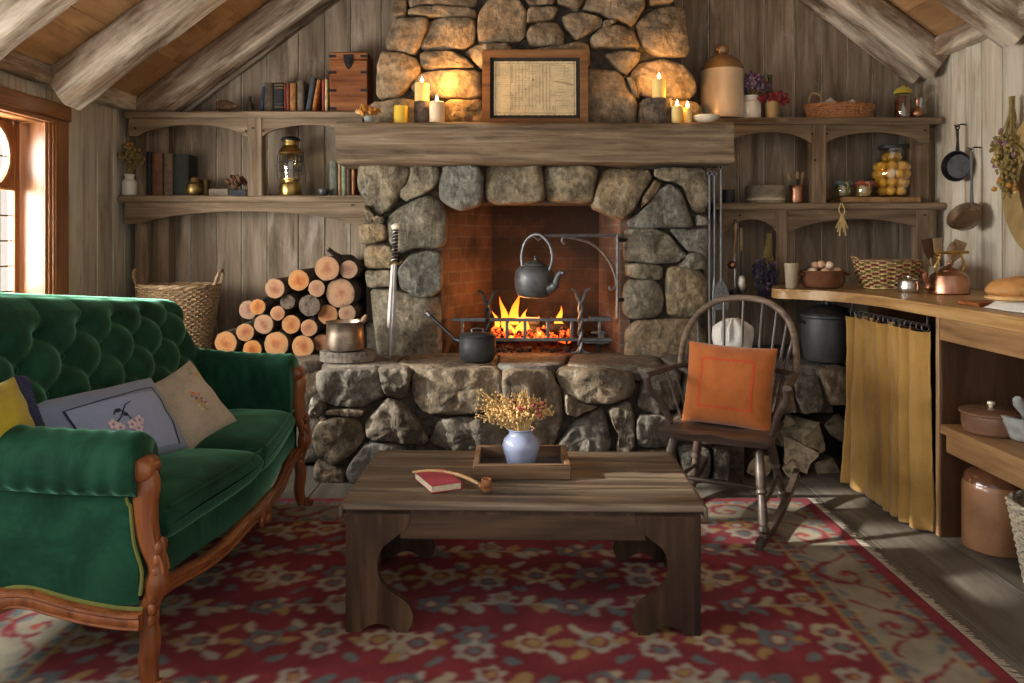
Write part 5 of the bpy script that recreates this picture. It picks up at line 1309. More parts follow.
# ------------------------------------------------------------------ rug
RX0, RX1, RY0, RY1 = -1.83, 1.515, 1.45, 4.09
def rug():
    t = thing('rug', 'red patterned wool rug with pale floral border and cream fringe', 'rug', (0, 2.8, 0))
    dx = .0075; nx = int((RX1-RX0)/dx)+1; ny = int((RY1-RY0)/dx)+1
    xs = np.linspace(RX0, RX1, nx); ys = np.linspace(RY0, RY1, ny); Xg, Yg = np.meshgrid(xs, ys, indexing='ij')
    rs = np.random.RandomState(3)
    def vnoise(sc, seed):
        r = np.random.RandomState(seed); g = r.rand(int((RX1-RX0)*sc)+3, int((RY1-RY0)*sc)+3)
        a = (Xg-RX0)*sc; c = (Yg-RY0)*sc; i = a.astype(int); j = c.astype(int); fa = a-i; fc = c-j
        return (g[i, j]*(1-fa)*(1-fc)+g[i+1, j]*fa*(1-fc)+g[i, j+1]*(1-fa)*fc+g[i+1, j+1]*fa*fc)-.5
    wx = Xg+vnoise(34, 1)*.018+vnoise(70, 2)*.014; wy = Yg+vnoise(34, 3)*.018+vnoise(70, 4)*.014
    col = np.zeros((nx, ny, 3), np.float32)
    red = np.array((.185, .027, .036)); cream = np.array((.37, .31, .225)); och = np.array((.31, .20, .085)); blue = np.array((.12, .14, .15)); pale = np.array((.31, .285, .24)); dk = np.array((.12, .05, .05))
    col[:] = red
    col *= (1+vnoise(6, 5)*.35+vnoise(170, 6)*.25)[..., None]
    SC = 1.16; ctr = [0, 0]
    def ell(cx, cy, a, c, ang, colr):
        cx = ctr[0]+(cx-ctr[0])*SC; cy = ctr[1]+(cy-ctr[1])*SC; a *= SC; c *= SC
        ca, sa = math.cos(ang), math.sin(ang); u = (wx-cx)*ca+(wy-cy)*sa; v = -(wx-cx)*sa+(wy-cy)*ca
        col[(u/a)**2+(v/c)**2 < 1] = colr
    def petal(cx, cy, r, n, c1, c2, ph=0):
        rr = np.hypot(wx-cx, (wy-cy)); th = np.arctan2(wy-cy, wx-cx)+ph
        col[rr < r*(.68+.32*np.cos(n*th))] = c1; col[rr < r*.45] = c2; col[rr < r*.2] = red
    def leaf(cx, cy, L, ang, c, wd=.42):
        ell(cx+math.cos(ang)*L*.5, cy+math.sin(ang)*L*.5, L*.5, L*wd*.5, ang, c)
    def flower(cx, cy, r, c1, c2, n=5, ph=0):
        cx = ctr[0]+(cx-ctr[0])*SC; cy = ctr[1]+(cy-ctr[1])*SC; r *= SC
        rr = np.hypot(wx-cx, wy-cy); th = np.arctan2(wy-cy, wx-cx)+ph
        col[rr < r*(.92+.16*np.cos(n*th))] = c1; col[(np.abs(rr-r*.42) < r*.10)] = red; col[rr < r*.34] = c2
    def blossom_row(cx, cy, k):
        a, c, o = ((cream, blue, och), (pale, och, blue), (blue, cream, och))[k % 3]
        flower(cx-.165, cy, .062, a, c, 5, .3); flower(cx+.0, cy+.042, .058, c, a, 6); flower(cx+.0, cy-.046, .058, pale, blue, 6, .5); flower(cx+.16, cy, .058, cream, o, 7, .2)
        for s_ in (-1, 1):
            leaf(cx+s_*.075, cy, .05, PI/2*(1-s_), och, .6); leaf(cx+s_*.205, cy+.045, .07, PI/2-.6*s_, (cream, och)[s_ > 0], .5); leaf(cx+s_*.205, cy-.045, .07, -PI/2+.6*s_, (och, pale)[s_ > 0], .5)
            leaf(cx+s_*.075, cy+.07, .06, PI/2-.7*s_, pale, .5); leaf(cx+s_*.085, cy-.075, .06, -PI/2+.7*s_, blue, .5)
        leaf(cx+.225, cy, .06, 0, och, .7); leaf(cx-.09, cy+.05, .045, 2.2, blue, .6)
    def branch_row(cx, cy, k):
        ell(cx-.02, cy, .20, .008, 0, pale)
        for q, x in enumerate((-.20, -.12, -.02, .08)):
            leaf(cx+x, cy, .075, .85, (cream, blue, och, pale)[(q+k) % 4], .5); leaf(cx+x+.03, cy, .075, -.85, (och, cream, pale, blue)[(q+k) % 4], .5)
        flower(cx-.20, cy+.0, .052, blue, cream, 5); flower(cx+.02, cy+.045, .045, pale, och, 5); leaf(cx+.15, cy+.004, .06, .5, blue, .6); leaf(cx+.15, cy-.004, .06, -.5, cream, .6); leaf(cx+.20, cy, .05, 0, pale, .6)
    bw = .36
    fx0, fx1, fy0, fy1 = RX0+bw, RX1-bw, RY0+bw*.9, RY1-bw*.95
    k = 0; y = fy1-.10
    while y > fy0+.05:
        x = fx0+.25; j = 0
        while x < fx1-.08:
            ctr[:] = (x+.03*((k+j) % 3-1), y+.012*((j*7+k) % 3-1)); (blossom_row if k % 2 == 0 else branch_row)(x+.03*((k+j) % 3-1), y+.012*((j*7+k) % 3-1), j+k); x += .565; j += 1
        y -= .255; k += 1
    # borders
    ed = np.minimum.reduce([Xg-RX0, RX1-Xg, Yg-RY0, (RY1-Yg)*1.05])
    wd = ed+vnoise(40, 9)*.006
    keep = col.copy()
    horiz = np.minimum(Yg-RY0, RY1-Yg) < np.minimum(Xg-RX0, RX1-Xg)
    along = np.where(horiz, wx, wy); inb = wd < bw
    base = np.array((.27, .24, .18))
    col[inb] = base; n9 = (1+vnoise(9, 11)*.3+vnoise(170, 12)*.2)[..., None]
    # scrolls in the beige field
    per = .42; ph = (along/per) % 1.0; mid = wd-.205
    sgn = np.where(np.floor(along/per) % 2 == 0, 1, -1)
    def bdr(mask, c): col[mask & inb] = c
    vy = mid*sgn
    r1 = np.hypot((ph-.5)*per, vy); th = np.arctan2(vy, (ph-.5)*per)
    bdr(np.abs(r1-(.022+.016*(th % (2*PI)))) < .011, red*1.05)
    bdr(r1 < .02, np.array((.30, .06, .05)))
    bdr(np.abs(vy-.085*np.sin(ph*2*PI+1.2)) < .010, red*1.1)
    lf = ((ph*4) % 1.0-.5)/4*per
    bdr((lf/.034)**2+((vy+.085-.03*np.cos(ph*9))/.014)**2 < 1, blue*1.15); bdr(((lf-.03)/.02)**2+((vy-.10)/.014)**2 < 1, och)
    bdr((((((ph*3+.2) % 1)-.5)/3*per)/.03)**2+((vy-.055)/.012)**2 < 1, np.array((.24, .21, .17)))
    # guard bands
    q = (along/.10) % 1.0
    for a0, a1 in ((.062, .098), (.315, .35)):
        g = (wd > a0) & (wd < a1); col[g] = base*.85; col[g & (np.abs(q-.35) < .25)] = blue; col[g & (np.abs(q-.8) < .1)] = red
    for c0, c1, cc in ((.056, .063, dk), (.098, .104, och), (.309, .315, dk), (.350, .362, och)): col[(wd > c0) & (wd < c1)] = cc
    col[wd < .056] = red*1.1
    col[inb] *= np.broadcast_to(n9, col.shape)[inb]
    for _ in range(1):
        c0 = col.copy(); col[1:-1, 1:-1] = (4*c0[1:-1, 1:-1]+2*(c0[2:, 1:-1]+c0[:-2, 1:-1]+c0[1:-1, 2:]+c0[1:-1, :-2])+c0[2:, 2:]+c0[:-2, :-2]+c0[2:, :-2]+c0[:-2, 2:])/16
    fade = (vnoise(11, 30)+vnoise(23, 31)*.6)[..., None]; col = col*(1+.35*fade)
    col = np.clip(col, .004, 1)
    zz = .012+vnoise(5, 20)*.002; zz[0, :] = zz[-1, :] = zz[:, 0] = zz[:, -1] = .001
    vs = np.stack([Xg, Yg-2.8, zz], -1).reshape(-1, 3)
    me = bpy.data.meshes.new('pile'); me.vertices.add(nx*ny); me.vertices.foreach_set('co', vs.astype(np.float32).ravel())
    idx = np.arange(nx*ny).reshape(nx, ny); f = np.stack([idx[:-1, :-1], idx[1:, :-1], idx[1:, 1:], idx[:-1, 1:]], -1).reshape(-1, 4)
    me.loops.add(f.size); me.loops.foreach_set('vertex_index', f.ravel().astype(np.int32)); me.polygons.add(len(f)); me.polygons.foreach_set('loop_start', np.arange(0, f.size, 4, dtype=np.int32)); me.polygons.foreach_set('loop_total', np.full(len(f), 4, np.int32)); me.update(); me.validate()
    colour_layer(me, col.reshape(-1, 3)); me.polygons.foreach_set('use_smooth', np.ones(len(f), bool)); me.materials.append(vcol('rug wool', .97, 420, .04, .05, .5))
    o = bpy.data.objects.new('pile', me); C.objects.link(o); o.parent = t
    b = B()
    for sx, ex in ((1, RX1), (-1, RX0)):
        y = RY0
        while y < RY1:
            L = R.uniform(.02, .042); j = R.uniform(-.01, .01)
            b.bm.faces.new([b.bm.verts.new(p) for p in ((ex-sx*.004, y-2.8, .010), (ex-sx*.004, y+.008-2.8, .010), (ex+sx*L, y+.007+j-2.8, .004), (ex+sx*L, y+j-2.8, .004))]); y += .007
    props(b.done('fringe', 'linen2', t), kind='stuff')
M['linen2'] = fabric('cream rug fringe', (.50, .44, .34))
rug()
# ------------------------------------------------------------------ coffee table
ct = thing('coffee_table', 'low dark plank coffee table with shaped trestle ends on the rug', 'table', (.042, 3.0, .012), -.022)
TT = .438; hw, hd = .602, .345
b = B(); n = 5; wd = 2*hd/n
for k in range(n): beam(b, -hw, hw, -hd+wd*k+.0035, -hd+wd*(k+1)-.0035, TT-.024, TT, 20, .0012, 0, .005, 6)
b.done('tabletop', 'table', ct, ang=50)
for a in (-1, 1):
    b = B(); b.b6(a*hw-.002 if a > 0 else -hw-.012, hw+.012 if a > 0 else -hw+.002, -hd-.004, hd+.004, TT-.045, TT-.002, .004); b.done('edge_batten', 'table', ct)
b = B(); b.b6(-hw+.03, hw-.03, -hd+.02, hd-.02, TT-.040, TT-.0245); b.done('underboard', 'tablez', ct)
def legpoly(s):
    zt = TT-.024; p = [(0, zt), (0, .0), (.03, .0), (.048, .018), (.085, .030), (.125, .020), (.15, .0), (.185, .0), (.205, .05), (.185, .10), (.135, .135), (.095, .175), (.085, .225), (.10, .28), (.145, .32), (.185, .355), (.20, zt)]
    q = [V((u, v, 0)) for u, v in p]
    out = [(q[0].x, q[0].y), (q[1].x, q[1].y), (q[2].x, q[2].y)]+[(v.x, v.y) for v in smooth_curve(q[2:7], 4)][1:]+[(v.x, v.y) for v in smooth_curve(q[7:], 5)]
    return [(s*(hw-.03-u), v) for u, v in out]
for yy in (-hd+.02, hd-.045):
    for s_ in (-1, 1):
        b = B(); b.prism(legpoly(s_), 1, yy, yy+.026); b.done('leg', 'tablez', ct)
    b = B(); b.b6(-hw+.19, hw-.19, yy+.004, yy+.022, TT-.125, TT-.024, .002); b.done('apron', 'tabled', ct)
for s_ in (-1, 1):
    b = B(); z0 = TT-.024; pts = [(-hd+.02, z0), (-hd+.02, 0), (-hd+.14, 0)]+[(-hd+.14+(2*hd-.28)*k/16, .02+.21*math.sin(PI*k/16)**.6) for k in range(1, 16)]+[(hd-.14, 0), (hd-.02, 0), (hd-.02, z0)]
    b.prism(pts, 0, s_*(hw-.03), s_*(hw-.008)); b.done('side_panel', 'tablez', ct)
TZ = .012+TT+.001
# tray, vase, book, pipe
tx0, tx1 = X(473, 2.93), X(571, 2.93); ty0, ty1 = 2.93, 3.22
tr = thing('serving_tray', 'square wooden box tray with dark glass base on the table', 'tray', ((tx0+tx1)/2, (ty0+ty1)/2, TZ)); w, d_ = (tx1-tx0), ty1-ty0
b = B(); hh = .055
for s_ in (-1, 1):
    b.b6(-w/2, w/2, s_*d_/2-s_*.022, s_*d_/2, 0, hh, .003); b.b6(s_*w/2-s_*.022, s_*w/2, -d_/2+.022, d_/2-.022, 0, hh, .003)
b.done('frame', 'tray', tr)
b = B(); b.b6(-w/2+.015, w/2-.015, -d_/2+.015, d_/2-.015, .002, .012); b.done('base', simple('dark tray base', (.045, .05, .055), .22, 0, .2, 8, .02), tr)
vx = X(521, 3.04); vz = TZ+.014
vs_ = vessel('vase', 'pale blue glazed vase standing in the wooden tray', 'vase', wall_prof([(.044, 0), (.047, .004), (.058, .035), (.070, .075), (.0715, .09), (.064, .112), (.050, .124), (.046, .130), (.046, .142), (.051, .147), (.051, .150)], .005), 'blueglaze', 521, 3.04, vz, 44)
bq = bouquet('dried_bouquet', 'tan dried flowers with a few red blooms in the blue vase', (vx, 3.04, vz+.13), 150, .12, .155, ['dried'], .0052, 8, lean=(.0, 0), stemmat='dried', seed=51, tail=.10, headh=.8)
rr = random.Random(9); b = B(); st = B()
for k in range(26):   # wisps reaching out to the left
    tip = V((rr.uniform(-.17, -.07), rr.uniform(-.05, .05), rr.uniform(.05, .17))); pts = smooth_curve([(0, 0, -.06), (tip.x*.4, tip.y*.4, tip.z*.5), tip], 4); st.tube(pts, .0016, 4)
    for j in range(9): p = V((0, 0, 0)).lerp(tip, 1-j*.07); b.ball(p+V((rr.uniform(-.008, .008), rr.uniform(-.008, .008), rr.uniform(-.005, .005))), rr.uniform(.003, .0065), 1, .3)
st.done('stems', 'dried', bq); b.done('wispy_blossoms', 'dried', bq)
b = B()
for k in range(18): p = V((rr.uniform(-.03, .085), rr.uniform(-.08, .0), rr.uniform(.08, .125))); b.ball(p, rr.uniform(.005, .009), 1, .4)
b.done('red_blossoms', 'redfl', bq)
nb = thing('notebook', 'small red covered book lying on the coffee table', 'book', P(437, 477, 2.86)-V((0, 0, 0)), 0); nb.location = (X(438, 2.88), 2.88, TZ); nb.rotation_euler = (0, 0, .44)
w, d_, h = .115, .185, .027
b = B(); b.b6(-w/2, w/2, -d_/2, d_/2, h-.003, h, .001); b.b6(-w/2, w/2, -d_/2, d_/2, 0, .003, .001); b.b6(w/2-.003, w/2, -d_/2, d_/2, 0, h, .001); b.done('cover', fabric('red book cloth', (.36, .02, .04), 260, .1, .1, .1), nb)
b = B(); b.b6(-w/2+.002, w/2-.004, -d_/2+.003, d_/2-.003, .003, h-.003); b.done('pages', 'paper', nb)
pp = thing('smoking_pipe', 'long stemmed briar tobacco pipe resting across the red book', 'pipe', (X(486.5, 2.79), 2.79, TZ), 0)
b = B(); b.lathe(wall_prof([(.012, .002), (.0165, .006), (.019, .018), (.019, .034), (.0175, .046)], .0045), 28); b.tube([(-.012, .008, .016), (-.028, .022, .022)], [.011, .008], 12); b.done('bowl', 'pipe', pp)
b = B(); b.tube([(-.027, .021, .0215), (-.034, .026, .0245)], [.0088, .0078], 12); b.done('band', 'tin', pp)
b = B(); b.tube(smooth_curve([(-.033, .026, .024), (-.09, .055, .040), (-.15, .085, .046), (-.215, .10, .046), (-.27, .10, .040)], 8), [.0062]*12+[.005]*14+[.0046]*7, 10); b.done('stem', 'stem', pp)
# ------------------------------------------------------------------ pillows
def pillow_fn(w, h, t, pinch, seed, wr):
    def f(u, v, s, off=0):
        px_ = u*(w/2)*(1-pinch*(1-v*v)); pz = v*(h/2)*(1-pinch*(1-u*u))
        e = max(0, (1-u*u)*(1-v*v)); n = noise.noise(V((u*2.2, v*2.2, seed)))*wr+noise.noise(V((u*5, v*5, seed+3)))*wr*.5
        rad = (abs(u)**3+abs(v)**3)
        y = s*(t/2*e**.42*(1+n*3)+off)+n*.5*(e**.5)+.006*math.sin(9*math.atan2(v, u)+seed)*rad*e**.4*s
        return V((px_, y, pz))
    return f
def pillow(name, label, cat, w, h, t, mat, loc, rot, pinch=.07, seed=1, wr=.012, n=36):
    f = pillow_fn(w, h, t, pinch, seed, wr); r = thing(name, label, cat, loc, 0, None, rot)
    b = B()
    for s in (-1, 1): b.grid(lambda u, v: f(math.sin((u-.5)*PI), math.sin((v-.5)*PI), s), n, n, False, False, s > 0)
    bmesh.ops.remove_doubles(b.bm, verts=b.bm.verts[:], dist=.0005); b.done('cover', mat, r, ang=180)
    return r, f
def prot(yaw, tilt, roll): return (Matrix.Rotation(yaw, 3, 'Z') @ Matrix.Rotation(tilt, 3, 'X') @ Matrix.Rotation(roll, 3, 'Y')).to_euler()
def stripe(b, f, pts, wd, s=-1, off=.0025, n=10):
    """band sewn on the pillow along polyline pts (u,v)"""
    for (u0, v0), (u1, v1) in zip(pts, pts[1:]):
        L = math.hypot(u1-u0, v1-v0); nx, ny = -(v1-v0)/L*wd, (u1-u0)/L*wd
        b.grid(lambda a, c: f(u0+(u1-u0)*a+nx*(c-.5)*2, v0+(v1-v0)*a+ny*(c-.5)*2, s, off), n, 3)
def dot(b, f, u, v, ru, rv, s=-1, ang=0, off=.003):
    ca, sa = math.cos(ang), math.sin(ang)
    ce = b.bm.verts.new(f(u, v, s, off)); ring = [b.bm.verts.new(f(u+ru*math.cos(2*PI*k/10)*ca-rv*math.sin(2*PI*k/10)*sa, v+ru*math.cos(2*PI*k/10)*sa+rv*math.sin(2*PI*k/10)*ca, s, off)) for k in range(10)]
    for k in range(10): b.bm.faces.new((ce, ring[k], ring[(k+1) % 10]))
# ------------------------------------------------------------------ rocking chair
rc = thing('rocking_chair', 'dark wooden spindle back rocking chair on the rug edge', 'chair', (1.015, 3.82, .012), -.52)
b = B(); SZ = .435
def seatf(u, v, top):
    a = u*2-1; c = v*2-1; wx_ = .262*(1-.10*((c+1)/2)**2); x = a*wx_*(1-.06*max(0, abs(c)-.6)); y = c*.225+.02*(1-a*a)*(-1 if c < 0 else 1)*abs(c)
    dish = .017*max(0, 1-(a*a*.9+((c-.1)*1.0)**2))+(.012*math.exp(-(a*4)**2)*(-c if c < 0 else 0)*-1)
    edge = max(abs(a), abs(c))**10
    return V((x*(1 if top else .94), y*(1 if top else .95), SZ-(dish if top else .036)-(.007*edge if top else 0)))
tp = b.grid(lambda u, v: seatf(u, v, True), 28, 24); bt = b.grid(lambda u, v: seatf(u, v, False), 28, 24, flip=True)
def bord(g): return [g[i][0] for i in range(28)]+[g[27][j] for j in range(1, 24)]+[g[i][23] for i in range(26, -1, -1)]+[g[0][j] for j in range(22, 0, -1)]
A, D = bord(tp), bord(bt)
for k in range(len(A)): q = (k+1) % len(A); b.bm.faces.new((A[k], A[q], D[q], D[k]))
b.done('seat', 'chair', rc, ang=50)
def turned(p0, p1, prof, n=12):
    """turned leg from p0 to p1; prof = (t, radius)"""
    p0, p1 = V(p0), V(p1); bb = B(); bb.tube([p0.lerp(p1, t_) for t_, _ in prof], [r for _, r in prof], n); return bb
LP = [(0, .014), (.04, .017), (.10, .0195), (.3, .022), (.44, .023), (.48, .017), (.50, .025), (.53, .025), (.55, .018), (.62, .019), (.8, .022), (.86, .017), (.88, .024), (.93, .024), (.95, .016), (1, .014)]
FT = {}
for s_ in (-1, 1):
    for nm, a, c in (('f', (s_*.195, -.155, SZ-.03), (s_*.25, -.295, .03)), ('r', (s_*.165, .155, SZ-.03), (s_*.225, .235, .045))):
        turned(a, c, LP).done('leg', 'chair', rc); FT[(nm, s_)] = (V(a), V(c))
    b = B(); pts = []
    for k in range(17): y = -.36+.86*k/16; pts.append((s_*.24, y, .019+.10*max(0, (y+.12)/.62)**2))
    for i in range(16):
        pass
    ring = []
    for x, y, z in pts: ring.append([b.bm.verts.new((x+dx, y, z+dz)) for dx, dz in ((-.014, -.018), (.014, -.018), (.014, .02), (-.014, .02))])
    for a, c in zip(ring, ring[1:]):
        for j in range(4): b.bm.faces.new((a[j], a[(j+1) % 4], c[(j+1) % 4], c[j]))
    b.bm.faces.new(ring[0]); b.bm.faces.new(ring[-1][::-1]); b.done('rocker', 'chair', rc)
    f0, f1 = FT[('f', s_)]; r0, r1 = FT[('r', s_)]
    b = B(); p, q = f0.lerp(f1, .66), r0.lerp(r1, .66); b.tube([p, p.lerp(q, .3), p.lerp(q, .5), p.lerp(q, .7), q], [.009, .012, .016, .012, .009], 10); b.done('stretcher', 'chair', rc)
b = B(); p = FT[('f', -1)][0].lerp(FT[('f', -1)][1], .66).lerp(FT[('r', -1)][0].lerp(FT[('r', -1)][1], .66), .5); q = V((-p.x, p.y, p.z)); b.tube([p, p.lerp(q, .3), p.lerp(q, .5), p.lerp(q, .7), q], [.009, .012, .016, .012, .009], 10); b.done('stretcher', 'chair', rc)
AZ = .672
def strip(pts, wd, th):
    bb = B(); pts = [V(p) for p in pts]; ring = []
    for i, p in enumerate(pts):
        t_ = (pts[min(i+1, len(pts)-1)]-pts[max(i-1, 0)]).normalized(); nn = t_.cross(V((0, 0, 1))).normalized(); r_ = []
        for k in range(10): a = 2*PI*k/10; r_.append(bb.bm.verts.new(p+nn*math.cos(a)*wd+V((0, 0, 1))*math.sin(a)*th))
        ring.append(r_)
    for a, c in zip(ring, ring[1:]):
        for j in range(10): bb.bm.faces.new((a[j], a[(j+1) % 10], c[(j+1) % 10], c[j]))
    bb.bm.faces.new(ring[0][::-1]); bb.bm.faces.new(ring[-1]); return bb
arm = smooth_curve([(-.325, -.20, AZ), (-.312, -.08, AZ), (-.30, .06, AZ), (-.275, .19, AZ), (-.16, .285, AZ), (0, .315, AZ), (.16, .285, AZ), (.275, .19, AZ), (.30, .06, AZ), (.312, -.08, AZ), (.325, -.20, AZ)], 6)
strip(arm, .021, .012).done('arm_rail', 'chair', rc)
def bowp(a): # a 0..pi
    c, s_ = math.cos(a), math.sin(a); return V((-.285*(abs(c)**.85)*(1 if c > 0 else -1)*(1.0+.06*s_), .215+.10*s_+.055*s_, AZ-.005+.352*s_**.8))
b = B(); b.tube([bowp(PI*k/40) for k in range(41)], .0165, 12); b.done('back_bow', 'chairbow', rc)
for k in range(9):
    a = PI*(.5+(k-4)*.088); top = bowp(a); x0 = top.x*.72; base = V((x0, .198-.10*abs(x0/.25)**2, SZ-.01))
    yb = .315-.10*(abs(top.x*.9)/.29)**2
    midp = V((top.x*.86+.0, yb-.004, AZ)); b = B(); pts = smooth_curve([base, midp, top], 6); b.tube(pts, [.0065+.0018*math.sin(PI*i/(len(pts)-1)) for i in range(len(pts))], 8); b.done('spindle', 'chair', rc)
for s_ in (-1, 1):
    b = B(); pts = smooth_curve([(s_*.318, -.185, AZ-.005), (s_*.315, -.165, AZ-.07), (s_*.275, -.12, .54), (s_*.235, -.085, SZ-.01)], 6); b.tube(pts, [.013+.004*math.sin(PI*i/(len(pts)-1)) for i in range(len(pts))], 10); b.done('arm_post', 'chair', rc)
    for yy, xx in ((.03, .30), (.12, .29)):
        b = B(); b.tube([(s_*xx, yy, AZ), (s_*(xx-.075), yy+.015, SZ-.01)], .0075, 8); b.done('spindle', 'chair', rc)
# cushion on the chair
th = -.50; cc = V((1.015, 3.82, 0))
def chair_pt(x, y, z): return cc+V((x*math.cos(th)-y*math.sin(th), x*math.sin(th)+y*math.cos(th), z))
cu, cf = pillow('cushion', 'square orange cushion with stitched border on the rocking chair', 'cushion', .43, .40, .19, 'orange', chair_pt(-.0, .085, .012+SZ+.175), (-.26, .03, th), .05, 3, .012)
b = B(); q = .60; stripe(b, cf, [(-q, -q), (-q, q), (q, q), (q, -q), (-q, -q)], .028, -1, .002, 22); b.done('stitched_border', 'stitch', cu, ang=180)
# ------------------------------------------------------------------ settee
SOX = 0
so = thing('settee', 'green velvet button back settee with carved walnut frame', 'sofa', (-1.4, 3.15, .012))
YA, YB2 = 2.30, 4.0                  # outer faces of the arms
yc = (YA+YB2)/2
def front(y): t_ = (y-yc)/(YB2-yc); return -1.065+.075*(math.cos(t_*PI)*.5+.5)
# seat base
b = B()
def basef(u, v):
    y = YA+.03+(YB2-YA-.06)*u; x = front(y)-.02; return V((x+.008*math.sin(v*PI), y, .285+.115*v+.006*math.sin(PI*u*3)*(1-v)))
b.grid(basef, 50, 8); b.b6(-1.78, -1.12, YA+.03, YB2-.03, .27, .40, .01); b.done('seat_base', 'velvet', so, True, 180)
# cushions
for k, (y0, y1) in enumerate(((YA+.135, yc-.004), (yc+.004, YB2-.135))):
    b = B()
    def cf_(u, v, top):
        a, c = u*2-1, v*2-1; y = y0+(y1-y0)*(.5+.5*a); xf = front(y)+.014; x = -1.52+(xf+1.52)*(.5+.5*c)
        e = max(0, (1-a**8)*(1-c**8)); h = .066*e**.33
        crown = .030*(1-a*a)*(1-(c-.1)**2) if top else 0
        n = .005*noise.noise(V((a*2.5, c*2.5, k*4)))*e
        return V((x, y, .455+(h+crown+n if top else -h)))
    for tpp in (True, False): b.grid(lambda u, v: cf_(math.sin((u-.5)*PI)*.5+.5, math.sin((v-.5)*PI)*.5+.5, tpp), 40, 36, flip=not tpp)
    bmesh.ops.remove_doubles(b.bm, verts=b.bm.verts[:], dist=.0006); cu_ = b.done('seat_cushion', 'velvet', so, True, 180)
    w_ = B(); w_.tube([V((front(y0+(y1-y0)*i/30)+.012, y0+.02+(y1-y0-.04)*i/30, .512)) for i in range(31)], .0045, 6); w_.done('piping', 'velvet', cu_, True)
# tufted back
def crest(u): a = abs(u*2-1); return 1.165-.13*min(1, max(0, (u-.15)/.85))-(.11*max(0, (a-.90)/.10)**2)
PR = [(-1.455, .40), (-1.475, .52), (-1.515, .70), (-1.555, .86), (-1.59, 1.0), (-1.618, 1.07), (-1.66, 1.115), (-1.715, 1.12), (-1.765, 1.07), (-1.785, .98), (-1.785, .6), (-1.785, .28)]
PC = smooth_curve([(x, z, 0) for x, z in PR], 8)
b = B(); NU, NV = 170, 130
def backf(u, v):
    k = v*(len(PC)-1); i = min(int(k), len(PC)-2); p = PC[i].lerp(PC[i+1], k-i); q = PC[i+1]-PC[i]; nx, nz = q.y, -q.x; L = math.hypot(nx, nz) or 1; nx, nz = nx/L, nz/L
    y = YA+.02+(YB2-YA-.04)*u; c = crest(u); z = p.y*1.0 if p.y < .6 else .6+(p.y-.6)*(c-.6)/(1.125-.6); x = p.x
    e = abs(u*2-1); x += -.07*max(0, (e-.88)/.12)**2*(1 if x > -1.7 else -.6)
    fade = 1-min(1, max(0, (e-.84)/.14)); vv = v/.50
    if 0 < vv < 1.08:
        a = y/.27; s_ = (z-.60)/.105
        p1, p2 = a+s_*.5, a-s_*.5
        h = (abs(math.sin(PI*p1))*abs(math.sin(PI*p2)))**.8
        ib = round(p1); jb = round(p2); ya, zs = (ib+jb)/2, (ib-jb); rb = math.hypot((a-ya)*.27, (s_-zs)*.105); h -= .9*math.exp(-rb/.035)
        # above the last row the pleats run straight up over the crest
        tb = min(1, max(0, (z-1.02)/.04)); h2 = abs(math.sin(PI*(a)))**.5
        h = h*(1-tb)+(.55+.45*h2)*tb
        top = 1-min(1, max(0, (vv-.86)/.22)); amp = .036*fade*top
        x += nx*amp*(h-.25); z += nz*amp*(h-.25)
    x += .004*noise.noise(V((y*6, z*6, 3)))
    return V((x, y, z))
vs = b.grid(backf, NU, NV)
for col_ in (vs[0], vs[-1]):
    ce = b.bm.verts.new(sum((v.co for v in col_), V())/NV)
    for j in range(NV): b.bm.faces.new((col_[j], col_[(j+1) % NV], ce)) 
bk_ = b.done('backrest', 'velvet', so, True, 60)
bt = B()
for i in range(-2, 22):
    for j in range(0, 6):
        # buttons where both families of creases cross
        a = i*.5; s_ = j
        y = a*.27; z = .60+s_*.105
        if abs((a+s_*.5)-round(a+s_*.5)) > .01 or abs((a-s_*.5)-round(a-s_*.5)) > .01 or not (YA+.22 < y < YB2-.22) or not .5 < z < .95: continue
        u = (y-YA-.02)/(YB2-YA-.04); best = min((abs(backf(u, q/200).z-z), q/200) for q in range(0, 100)); p = backf(u, best[1])
        bt.ball(p+V((.004, 0, 0)), (.008, .013, .013), 2)
if len(bt.bm.verts): props(bt.done('tuft_buttons', 'velvet', bk_, True), None)
